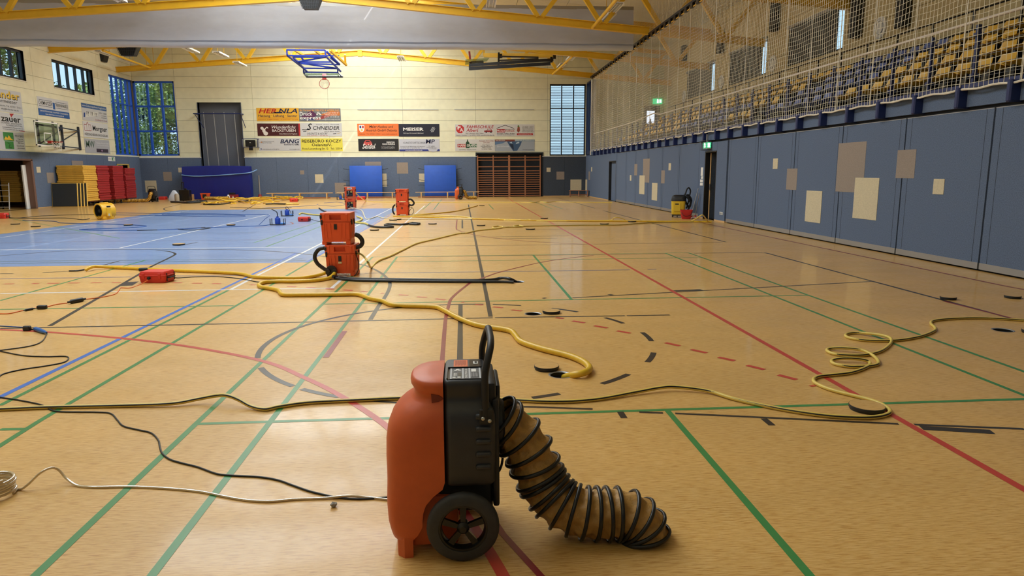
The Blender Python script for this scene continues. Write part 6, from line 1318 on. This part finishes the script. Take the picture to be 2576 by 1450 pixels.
for y in (yw0, yw1): b = MB(); b.bar((XL+.05, y, zb0-.05), (XL+.05, y, zb1+.05), .08); obj('wall_post', b, fr, lb, world=True)
for y, y2 in ((ym-.6, yw0), (ym+.6, yw1)):
    for z in (zb0+.05, zb1-.15): b = MB(); b.bar((XL+.84, y, z), (XL+.06, y2, z), .05); obj('swing_arm', b, fr, lb, world=True)
    b = MB(); b.bar((XL+.84, y, zb0+.05), (XL+.06, y2, zb1-.15), .04); obj('diagonal', b, fr, lb, world=True)
b = MB(); b.box(XL+.9, XL+1.08, ym-.08, ym+.08, zm+.12, zm+.24); obj('hoop_bracket', b, M_HOOPR, lb, world=True)
hoop_net(lb, Matrix.Translation(lb.location).inverted() @ T(XL+1.3, ym, zm+.18))
# ceiling-hung blue frame, folded up (board tilted flat, hoop pointing down)
Yh = 37.2; hq = BW(815, 195, Yh)
cb_ = thing('ceiling_basket', 'blue steel ceiling basketball frame folded up with glass board', 'basketball hoop', tuple(hq))
def P5(x, y, Y): return BW(710+x/11.155, 110+y/11.155, Y)
m_ = mat('frame_blue', (36, 60, 160), .4)
segs = [((120, 175, 35.2), (1200, 180, 35.2)), ((135, 330, 35.2), (1225, 345, 35.2)), ((130, 175, 35.2), (140, 340, 35.2)), ((1205, 180, 35.2), (1220, 345, 35.2)), ((150, 340, 35.2), (640, 720, 37.0)), ((1230, 360, 35.2), (1640, 780, 37.0)), ((300, 375, 35.4), (700, 790, 37.1)), ((590, 690, 37), (1560, 700, 37)), ((590, 800, 37.1), (1565, 810, 37.1)), ((600, 690, 37), (600, 800, 37.1)), ((1555, 700, 37), (1560, 810, 37.1)),
        ((400, 520, 36), (1230, 370, 35.3)), ((480, 545, 36), (1500, 690, 37)), ((500, 515, 36.2), (1360, 515, 36.2)), ((620, 330, 36.6), (1600, 340, 36.6)), ((1240, 215, 36.0), (1615, 590, 36.8)), ((650, 560, 36.6), (1620, 590, 36.8)), ((540, 380, 36.3), (660, 570, 36.6)), ((1350, 390, 36.3), (1600, 590, 36.8)), ((310, 375, 35.4), (1225, 380, 35.4))]
for a, c in segs: b = MB(); b.bar(P5(*a), P5(*c), .07); obj('frame_tube', b, m_, cb_, world=True)
ysl = [((350, 180, 35.3), (600, 330, 36.6)), ((1340, 180, 35.3), (1800, 600, 37.2)), ((920, 190, 35.8), (1080, 310, 36.6)), ((1760, 310, 36.9), (1775, 590, 37.2))]
for a, c in ysl: b = MB(); b.bar(P5(*a), P5(*c), .1); obj('carrier_bar', b, M_YEL, cb_, world=True)
cnr = [P5(600, 820, 37.2), P5(1580, 820, 37.2), P5(1690, 935, 36.6), P5(690, 935, 36.6)]
b = MB(); nn = (cnr[1]-cnr[0]).cross(cnr[3]-cnr[0]).normalized()*.02; b.loft([[c for c in cnr], [c+nn for c in cnr]]); obj('glass', b, M_GLS, cb_, world=True)
b = MB(); b.bar(cnr[3], cnr[2], .07); b.bar(cnr[2], cnr[1], .06); b.bar(cnr[3], cnr[0], .06); obj('board_edge', b, M_BLK2, cb_, world=True)
e0, e1 = P5(1180, 935, 36.6), P5(1180, 1000, 36.5); b = MB(); b.bar(P5(1180, 850, 37.0), e1, .2, .05); obj('hoop_bracket', b, M_HOOPR, cb_, world=True)
hc = P5(1182, 1125, 36.5); hoop_net(cb_, Matrix.Translation(cb_.location).inverted() @ T(*hc) @ RX(math.radians(80)), .25)
# dark folded basket at the right
def P6(x, y, Y): return BW(1160+x/9.908, 110+y/9.908, Y)
c2 = thing('ceiling_basket', 'black folded ceiling basketball frame hanging near the net', 'basketball hoop', tuple(P6(1200, 400, 38)))
for a, c, w_ in (((200, 540, 38), (2300, 400, 37.2), .14), ((200, 625, 38), (2230, 500, 37.2), .16), ((960, 320, 37.8), (1930, 340, 37.4), .07), ((960, 420, 37.8), (1930, 375, 37.4), .07), ((1000, 460, 37.8), (2250, 440, 37.3), .06), ((1000, 560, 37.8), (2200, 480, 37.3), .07), ((200, 480, 38.2), (560, 455, 38.2), .08), ((250, 450, 38.3), (550, 430, 38.3), .05), ((210, 540, 38), (215, 625, 38), .08), ((530, 520, 38), (535, 610, 38), .06), ((940, 220, 37.8), (930, 600, 37.8), .1), ((980, 260, 37.9), (990, 360, 37.9), .16), ((2250, 330, 37.2), (2250, 470, 37.2), .12), ((2325, 270, 37.2), (2325, 380, 37.2), .14)):
    b = MB(); b.bar(P6(*a), P6(*c), w_); obj('frame_tube', b, M_BLK2, c2, world=True)
b = MB(); b.bar(P6(570, 290, 38.4), P6(2290, 300, 37.4), .2); obj('carrier_bar', b, M_YEL, c2, world=True); b = MB(); b.bar(P6(560, 290, 38.8), P6(580, 120, 38.8), .08); obj('carrier_bar', b, M_YEL, c2, world=True)
a = [P6(110, 400, 38.6), P6(700, 365, 38.6), P6(640, 440, 38.0), P6(100, 530, 38.0)]; b = MB(); b.loft([a, [q+Vector((0, 0, .02)) for q in a]]); obj('glass', b, M_GLS, c2, world=True)
b = MB(); b.bar(P6(205, 190, 38.3), P6(225, 390, 38.3), .1, .05); obj('strap', b, mat('strap_red', (140, 30, 44), .5), c2, world=True)
# ================================================================ right wall fittings and cleaning gear
p = RW(1788, 366); ex = thing('exit_sign', 'lit green running man exit sign in a wire cage above the open side door', 'exit sign', (XR-.12, p.y, p.z))
b = MB(); b.box(-.06, .06, -.2, .2, -.1, .1); obj('lamp_box', b, M_WHITE, ex); MG = emit('exit_green', (40, 170, 110), 1.6); MW_ = emit('exit_white', (225, 255, 235), 2.2)
b = MB(); b.box(-.066, -.06, -.19, .19, -.09, .09); b.box(-.06, .06, -.205, -.2, -.09, .09); obj('sign_face', b, MG, ex)
b = MB(); b.box(-.069, -.066, .0, .1, -.08, .08); b.box(-.069, -.066, -.1, -.06, -.07, .06); b.box(-.055, .02, -.209, -.205, -.07, .07); obj('pictogram', b, MW_, ex)
b = MB()
for i in range(7): y = -.24+.08*i; b.bar((-.12, y, -.15), (-.12, y, .15), .008)
for i in range(5): z = -.15+.075*i; b.bar((-.12, -.24, z), (-.12, .24, z), .008); b.bar((-.12, -.24, z), (.1, -.24, z), .008); b.bar((-.12, .24, z), (.1, .24, z), .008)
obj('wire_cage', b, M_BLK2, ex, kind='stuff'); b = MB(); b.bar((0, 0, .1), (0, 0, .35), .05); obj('stem', b, M_ALU, ex)
q = BW(1688, 255, YB-.03); e2 = thing('exit_sign', 'lit green exit sign on the end wall of the grandstand', 'exit sign', (min(q.x, 12.6), YB-.05, q.z)); b = MB(); b.box(-.3, .3, -.04, .04, -.16, .16); obj('lamp_box', b, MG, e2); b = MB(); b.box(-.05, .08, -.045, -.04, -.12, .12); b.box(.12, .24, -.045, -.04, -.1, .1); obj('pictogram', b, MW_, e2)
b = MB(); x0, x1, z0, z1 = DOORT; b.box(x0, x0+.06, YB-.03, YB+.1, z0, z1); b.box(x1-.06, x1, YB-.03, YB+.1, z0, z1); b.box(x0, x1, YB-.03, YB+.1, z1-.06, z1); dt = struct('door_3', b, M_DKFR); b = MB(); b.box(x0+.06, x1-.06, YB+.05, YB+.09, z0, z1-.06); lf = obj('leaf', b, M_DKFR, dt); b = MB(); b.box(x0+.2, x1-.3, YB+.03, YB+.05, z1-1.1, z1-.3); obj('glazing', b, emit('door_daylight_glow', (226, 238, 255), 1.2), lf)  # door pane glows by itself to stand for daylight behind it
# side doors
b = MB(); y0, y1 = DOOR_A[:2]; b.box(XR-.03, XR+.26, y1-.05, y1, 0, 2.2); b.box(XR-.03, XR+.26, y0, y0+.04, 0, 2.2); b.box(XR-.03, XR+.26, y0, y1, 2.16, 2.2); da = struct('door_4', b, M_BLACK)
b = MB(); b.box(XR+.1, XR+1.02, y1-.24, y1-.2, .01, 2.14); lf = obj('open_leaf', b, M_FELTD, da); b = MB(); b.box(XR+.08, XR+.1, y1-.245, y1-.195, .01, 2.14); obj('leaf_edge', b, M_WOOD, lf); b = MB(); b.bar((XR+.07, y1-.26, .95), (XR+.07, y1-.26, 1.15), .02); obj('handle', b, M_ALU, lf)
b = MB(); y0, y1 = DOOR_B[:2]; b.box(XR, XR+.22, y1-.05, y1, 0, 2.13); b.box(XR, XR+.22, y0, y0+.05, 0, 2.13); b.box(XR, XR+.22, y0, y1, 2.08, 2.13); db = struct('door_5', b, M_BLACK); b = MB(); b.box(XR+.14, XR+.18, y0+.05, y1-.05, .01, 2.08); lf = obj('leaf', b, M_FELT, db); b = MB(); b.bar((XR+.1, y0+.15, 1.0), (XR+.1, y0+.3, 1.0), .025); obj('handle', b, M_ALU, lf)
b = MB(); b.box(XR+.3, XR+.4, 19.6, 21.3, 0, 2.6); b.box(XR+1.3, XR+1.4, 19.6, 24.5, 0, 2.6); struct('wall_corridor', b, mat('corridor_dark', (58, 58, 60), .8))
p = RW(1766, 432, XR-.03); b = MB(); b.box(XR-.034, XR-.03, p.y-.1, p.y+.1, p.z-.14, p.z+.14); tag(obj('notice_sheet', b, M_WHITE), 'white paper notice beside the open side door', 'notice')
p = RW(1765, 452, XR-.03); sw = thing('switch_panel', 'cluster of white light switches beside the open side door', 'switch', (XR-.03, p.y, p.z))
for i in range(3):
    for j in range(3):
        if (i, j) == (0, 2): continue
        b = MB(); b.rbox(-.02, 0, -.12+.085*(2-i)-.04, -.12+.085*(2-i)+.04, -.2+.11*j, -.11+.11*j, .005, 1); obj('switch', b, M_WHITE, sw); 
p = RW(1815, 537, XR-.03); so = thing('socket_strip', 'row of three white wall sockets near the open side door', 'socket', (XR-.03, p.y, p.z))
for i in range(3): b = MB(); b.rbox(-.02, 0, -.13+.09*i, -.05+.09*i, -.04, .04, .005, 1); s_ = obj('socket', b, M_WHITE, so); b = MB(); b.lathe([(.025, 0), (.001, .0)], 14, T(-.021, -.09+.09*i, 0) @ RY(-math.pi/2)); obj('recess', b, M_BLACK, s_)
# wet vacuum
p = FL(1708, 547); v = thing('wet_vacuum', 'yellow and black wet vacuum cleaner with coiled hose by the side door', 'vacuum cleaner', (p.x, p.y+.1, 0), -.35)
M_VY = mat('vac_yellow', (226, 190, 50), .4)
b = MB(); b.loft([rrect_c(z, hx, hy, 5) for z, hx, hy in ((.1, .2, .2), (.12, .22, .21), (.4, .235, .22), (.56, .24, .225))]); tb = obj('tank', b, M_VY, v, .7)
b = MB(); b.box(-.15, .08, -.235, -.2, .22, .5); fp = obj('front_panel', b, M_VY, tb); b = MB(); b.box(-.1, .02, -.238, -.235, .44, .475); obj('name_badge', b, M_BLACK, fp)
b = MB(); b.loft([rrect_c(z, hx, hy, 5) for z, hx, hy in ((.56, .25, .235), (.6, .25, .235), (.72, .22, .2), (.76, .15, .14), (.765, .05, .05))]); obj('motor_head', b, M_BLACK, v, .7)
b = MB(); b.loft([rrect_c(z, .21, .2, 5) for z in (.06, .1)]); obj('undercarriage', b, M_BLACK, v)
for x, y in ((-.18, -.2), (-.02, -.22), (.18, .15), (-.18, .15)): b = MB(); b.lathe([(.05, -.015), (.05, .015)], 14, T(x, y, .05) @ RY(math.pi/2)); obj('caster', b, M_BLACK, v, .6)
b = MB(); b.tube(catmull([(.2, -.05, .7), (.26, -.05, .95), (.33, -.03, 1.0), (.38, 0, .9), (.36, .02, .75), (.3, 0, .4), (.26, 0, .3)], 6), .025, 8); b.tube(catmull([(.18, -.06, .78), (.28, -.1, .7), (.4, -.06, .5), (.36, -.02, .35), (.28, -.06, .45), (.22, -.1, .62), (.3, -.02, .76), (.42, 0, .6), (.38, .03, .4), (.3, 0, .2)], 6), .035, 8); obj('suction_hose', b, M_BLACK, v, 1.2)
p = FL(1727, 551.5); bk = thing('mop_bucket', 'square red bucket between the vacuum cleaner and the mops', 'bucket', (p.x, p.y+.05, 0), -.3)
b = MB(); b.loft([rrect_c(z, hx, hx*.8, 6) for z, hx in ((0, .14), (.01, .145), (.26, .2), (.3, .205), (.3, .195), (.26, .19), (.02, .13))], True); obj('pail', b, mat('bucket_red', (196, 40, 42), .45), bk, .7); b = MB(); b.tube(catmull([(-.19, -.1, .27), (-.1, -.2, .14), (.02, -.2, .1), (.15, -.17, .16), (.19, -.1, .27)], 5), .008, 6); obj('bail', b, M_BLACK, bk, 1)
for k, (a, c) in enumerate((((1738, 549), (1757, 474)), ((1749, 548), (1759, 487)))):
    f0 = FL(*a); up = RW(c[0], c[1], XR-.1); t = thing('mop', ('silver-handled flat mop leaning beside the red bucket', 'second flat mop with red hinge leaning by the side door')[k], 'mop', tuple(f0))
    b = MB(); b.tube([f0+Vector((0, 0, .06)), Vector((up.x, up.y, up.z))], .014, 8); obj('handle', b, M_ALU, t, .8, world=True); b = MB(); b.rbox(f0.x-.05, f0.x+.05, f0.y-.2, f0.y+.2, .0, .03, .01, 1); obj('pad', b, mat('mop_pad', (214, 180, 176), .8), t, world=True); b = MB(); b.rbox(f0.x-.03, f0.x+.03, f0.y-.04, f0.y+.04, .03, .08, .01, 1); obj('hinge', b, M_HOOPR, t, world=True)
# ================================================================ odds and ends by the end wall
def bx(name, x, y, w_, d_, h_, m, lab, cat, dy=0): p = FL(x, y); b = MB(); b.rbox(-w_/2, w_/2, -d_/2, d_/2, 0, h_, .01, 1); return tag(obj(name, b, m, None, loc=(p.x, min(p.y+dy, 44.0), 0)), lab, cat)
M_CARD = mat('cardboard', (176, 132, 88), .8)
def carton(x, y, w_, h_, lab):
    p = FL(x, y); t = thing('carton', lab, 'box', (p.x, min(p.y, 43.6), 0)); b = MB(); b.box(-w_/2, w_/2, -w_*.4, w_*.4, 0, h_); obj('body', b, M_CARD, t); b = MB(); b.box(-w_/2, w_/2, -.02, .02, h_, h_+.002); obj('tape', b, mat('tape', (200, 176, 130), .5), t)
carton(468, 505, .34, .26, 'small brown cardboard box before the black trolley case'); carton(481, 503, .3, .34, 'brown cardboard box behind the black trolley case')
p = FL(464, 507); t = thing('trolley_case', 'black trolley case with raised telescopic handle near the navy crash mat', 'case', (p.x, min(p.y+.2, 42.6), 0)); b = MB(); b.rbox(-.29, .29, -.2, .2, .03, .66, .02, 1); obj('shell', b, M_BLK2, t); 
for s in (-.06, .06): b = MB(); b.bar((-.14+s, .1, .66), (-.14+s, .1, 1.08), .03); obj('handle_tube', b, M_BLACK, t)
b = MB(); b.rbox(-.22, -.06, .07, .13, 1.05, 1.1, .01, 1); obj('grip', b, M_BLACK, t); b = MB(); b.rbox(-.02, .1, -.03, .03, .66, .74, .01, 1); obj('lid_handle', b, M_BLACK, t)
for s in (-.2, .2): b = MB(); b.lathe([(.05, -.02), (.05, .02)], 12, T(s, .15, .05) @ RY(math.pi/2)); obj('wheel', b, M_BLACK, t)
p = FL(440, 505); b = MB(); b.loft([rrect_c(z, r, r*.7, 2.5, 20) for z, r in ((0, .32), (.12, .34), (.3, .28), (.45, .18), (.58, .1), (.62, .02))]); o = obj('plastic_bag', b, mat('bag_white', (214, 220, 232), .35, bump=.6, bs=12), None, .8, loc=(p.x, min(p.y, 42.8), 0)); tag(o, 'slumped white plastic bag beside the black trolley case', 'bag')
p = FL(446, 507.5); b = MB(); b.lathe([(.12, 0), (.13, .03), (.13, .36), (.09, .45), (.001, .46)], 16); o = obj('canister', b, mat('canister_beige', (170, 158, 140), .5), None, .7, loc=(p.x, min(p.y, 42.0), 0)); tag(o, 'beige rounded canister standing before the white bag', 'canister')
hose([(430, 508), (450, 508.5), (470, 510), (500, 509), (520, 507), (500, 506), (470, 509)], .05, M_HB, 'drain_hose', 'flat black hose coils in front of the black trolley case', 'hose', n=7)
p = FL(350, 503); t = thing('wet_vacuum', 'blue and white wet vacuum with pale hose beside the red mats', 'vacuum cleaner', (p.x+.1, min(p.y, 42.6), 0)); b = MB(); b.lathe([(.2, .05), (.22, .1), (.22, .3), (.001, .3)], 20); obj('tank', b, M_PB, t, .7); b = MB(); b.lathe([(.2, .3), (.2, .42), (.12, .48), (.001, .48)], 20); obj('motor_head', b, M_WHITE, t, .7); b = MB(); b.tube(catmull([(-.1, -.1, .6), (.1, -.05, .75), (.28, 0, .7), (.38, .05, .5), (.34, .05, .25), (.2, .05, .15)], 6), .035, 8); obj('suction_hose', b, M_WHH, t, 1.2)
for a in range(4): b = MB(); b.lathe([(.04, -.02), (.04, .02)], 10, T(.17*math.cos(a*1.57+.7), .17*math.sin(a*1.57+.7), .04) @ RX(1.57)); obj('caster', b, M_BLACK, t)
p = FL(536, 501.5); t = thing('drying_blower', 'small orange blower with tan duct lying in front of the crash mat', 'blower', (p.x-.1, 43.2, 0)); b = MB(); b.loft([rrect_c(z, hx, .18, 6) for z, hx in ((0, .2), (.3, .24), (.36, .28), (.4, .28))]); obj('housing', b, M_OC, t, .6); b = MB(); b.box(-.1, .12, -.2, -.16, .12, .34); obj('motor_panel', b, M_BLACK, t)
duct(t, [(.1, -.35, .11), (.5, -.4, .11), (1.0, -.42, .11), (1.5, -.4, .12)], .1, 24, M_DUCTY)
p = FL(617, 499); t = thing('tool_crate', 'dark red crate with white triangle and black lid before the crash mat', 'crate', (p.x, 43.3, 0)); b = MB(); b.rbox(-.24, .24, -.16, .16, 0, .3, .01, 1); obj('body', b, mat('crate_red', (140, 34, 38), .5), t); b = MB(); b.add([(-.08, -.165, .05), (.08, -.165, .05), (0, -.165, .24)], [(0, 1, 2)]); obj('print', b, M_WHITE, t); b = MB(); b.rbox(-.25, .08, -.12, .12, .3, .42, .02, 1); obj('lid', b, M_BLACK, t)
p = FL(604, 499.5); b = MB(); b.lathe([(.08, 0), (.085, .02), (.085, .22), (.04, .28), (.04, .31), (.001, .31)], 14); tag(obj('water_can', b, M_WHITE, None, .7, loc=(p.x, 43.0, 0)), 'white plastic water can beside the dark red crate', 'canister')
p = FL(630, 500.5); b = MB(); b.loft([rrect_c(z, r, r*.8, 2.5, 16) for z, r in ((0, .12), (.06, .13), (.12, .08), (.14, .02))]); tag(obj('cloth_heap', b, mat('cloth_white', (206, 204, 196), .9, bump=.6, bs=20), None, .8, loc=(p.x, 42.9, 0)), 'small heap of white cloth beside the dark red crate', 'cloth')
flush_texts()
# ================================================================ person half hidden in the side doorway (only an elbow shows)
me = bpy.data.meshes.new('person'); J = {}
def jv(n, p, r): J[n] = (len(J), p, r)
ox, oy = XR+.72, DOOR_A[0]-.30
for n, p, r in (('pelvis', (0, 0, .95), .14), ('waist', (0, 0, 1.1), .13), ('chest', (0, 0, 1.32), .16), ('neck0', (0, 0, 1.47), .07), ('neck', (0, .01, 1.53), .055), ('head', (0, .02, 1.63), .095), ('top', (0, .02, 1.74), .085),
        ('sl', (-.17, 0, 1.42), .065), ('el', (-.24, .3, 1.32), .045), ('wl', (-.18, .12, 1.14), .032), ('hl', (-.14, .06, 1.1), .035), ('sr', (.17, 0, 1.42), .065), ('er', (.24, .06, 1.15), .045), ('wr', (.2, -.12, 1.0), .032), ('hr', (.19, -.18, .96), .035),
        ('hipl', (-.1, 0, .9), .1), ('kl', (-.1, 0, .5), .065), ('al', (-.1, -.02, .09), .045), ('tl', (-.1, .12, .04), .035), ('hipr', (.1, 0, .9), .1), ('kr', (.1, 0, .5), .065), ('ar', (.1, -.02, .09), .045), ('tr', (.1, .12, .04), .035)): jv(n, p, r)
ed = [('pelvis', 'waist'), ('waist', 'chest'), ('chest', 'neck0'), ('neck0', 'neck'), ('neck', 'head'), ('head', 'top'), ('chest', 'sl'), ('sl', 'el'), ('el', 'wl'), ('wl', 'hl'), ('chest', 'sr'), ('sr', 'er'), ('er', 'wr'), ('wr', 'hr'), ('pelvis', 'hipl'), ('hipl', 'kl'), ('kl', 'al'), ('al', 'tl'), ('pelvis', 'hipr'), ('hipr', 'kr'), ('kr', 'ar'), ('ar', 'tr')]
me.from_pydata([v[1] for v in J.values()], [(J[a][0], J[b_][0]) for a, b_ in ed], [])
po = bpy.data.objects.new('person', me); COL.objects.link(po); po.location = (ox, oy, 0)
md = po.modifiers.new('skin', 'SKIN')
for i, v in enumerate(J.values()): me.skin_vertices[0].data[i].radius = (v[2], v[2])
me.skin_vertices[0].data[0].use_root = True
sb = po.modifiers.new('sub', 'SUBSURF'); sb.levels = 1; sb.render_levels = 2
me.materials.append(mat('skin', (206, 150, 122), .55)); tag(po, 'person standing behind the side doorway with one bent elbow showing', 'person')
b = MB(); b.loft([[(r*math.cos(t), r*.8*math.sin(t), z) for t in [i*math.pi/8 for i in range(16)]] for z, r in ((.9, .19), (1.1, .18), (1.3, .21), (1.44, .16))]); obj('shirt', b, mat('shirt_grey', (70, 74, 84), .8), po, 1.0)
b = MB()
for s in (-.1, .1): b.tube([(s, 0, .95), (s, 0, .5), (s, -.02, .1)], [.115, .085, .065], 12)
obj('trousers', b, mat('trousers_dark', (44, 46, 54), .8), po, 1.0)
# ================================================================ outside: ground and trees seen through the windows
b = MB(); b.add([(-90, -40, -.35), (-20.24, -40, -.35), (-20.24, 90, -.35), (-90, 90, -.35)], [(0, 1, 2, 3)]); b.add([(-20.24, 44.9, -.35), (60, 44.9, -.35), (60, 90, -.35), (-20.24, 90, -.35)], [(0, 1, 2, 3)])
struct('ground_outside', b, mat('outside_paving', (168, 164, 154), .9, var=.1, vs=1))
M_LEAF = mat('leaf_green', (150, 168, 84), .5, var=.35, vs=1.3); M_LEAF2 = mat('leaf_dark', (100, 124, 62), .5, var=.35, vs=1.3); M_BARK = mat('bark', (84, 72, 58), .9, var=.2, vs=8)
def crown(seed, n, R):
    rnd = random.Random(seed); b = MB(); cl = [(Vector((rnd.gauss(0, 1), rnd.gauss(0, 1), rnd.gauss(0, .8))).normalized()*rnd.uniform(.2, .85)*R, rnd.uniform(.25, .45)*R) for _ in range(16)]
    for i in range(n):
        c, r = cl[i % 16]; d = Vector((rnd.gauss(0, 1), rnd.gauss(0, 1), rnd.gauss(0, 1))).normalized()*r*rnd.uniform(.6, 1.05); p = c+d
        u = Vector((rnd.gauss(0, 1), rnd.gauss(0, 1), rnd.gauss(0, .6))).normalized(); v = u.orthogonal().normalized(); s = rnd.uniform(.06, .13)
        b.add([p-u*s, p+v*s*.55, p+u*s, p-v*s*.55], [(0, 1, 2, 3)])
    return b.mesh('foliage')
CR_ = [crown(i, 9000, 3.0) for i in range(2)]
for i, m_ in enumerate((M_LEAF, M_LEAF2)): CR_[i].materials.append(m_)
tl = [((-28.0, 56.0), 1.35, 5.4, 0), ((-23.0, 56.5), 1.4, 7.2, 1), ((-16.5, 56.0), 1.35, 6.6, 0), ((-30.5, 47.0), 1.2, 4.6, 0), ((-22.6, 49.8), .95, 3.6, 0), ((-18.0, 50.4), .9, 3.4, 1), ((-26.0, 48.6), .8, 2.6, 1), ((-20.0, 53.2), 1.1, 8.2, 0), ((-35.0, 57.5), 1.4, 7.4, 1)]
lab = ['light green leafy tree', 'dark green leafy tree']
for i, ((x, y), s, z, k) in enumerate(tl):
    t = thing('tree', lab[k]+(' outside the corner window' if y > 44.6 else ' outside the small high windows'), 'tree', (x, y, -.35), i*1.3, 'trees outside the hall windows')
    o = bpy.data.objects.new('foliage', CR_[k]); COL.objects.link(o); o.parent = t; o.location = (0, 0, z); o.scale = (s, s, s*1.1); o['kind'] = 'stuff'
    b = MB(); b.tube([(0, 0, 0), (.1, 0, z*.5), (0, .1, z), (-.1, 0, z+1.2)], [.3*s, .24*s, .18*s, .06*s], 9); obj('trunk', b, M_BARK, t, .9)
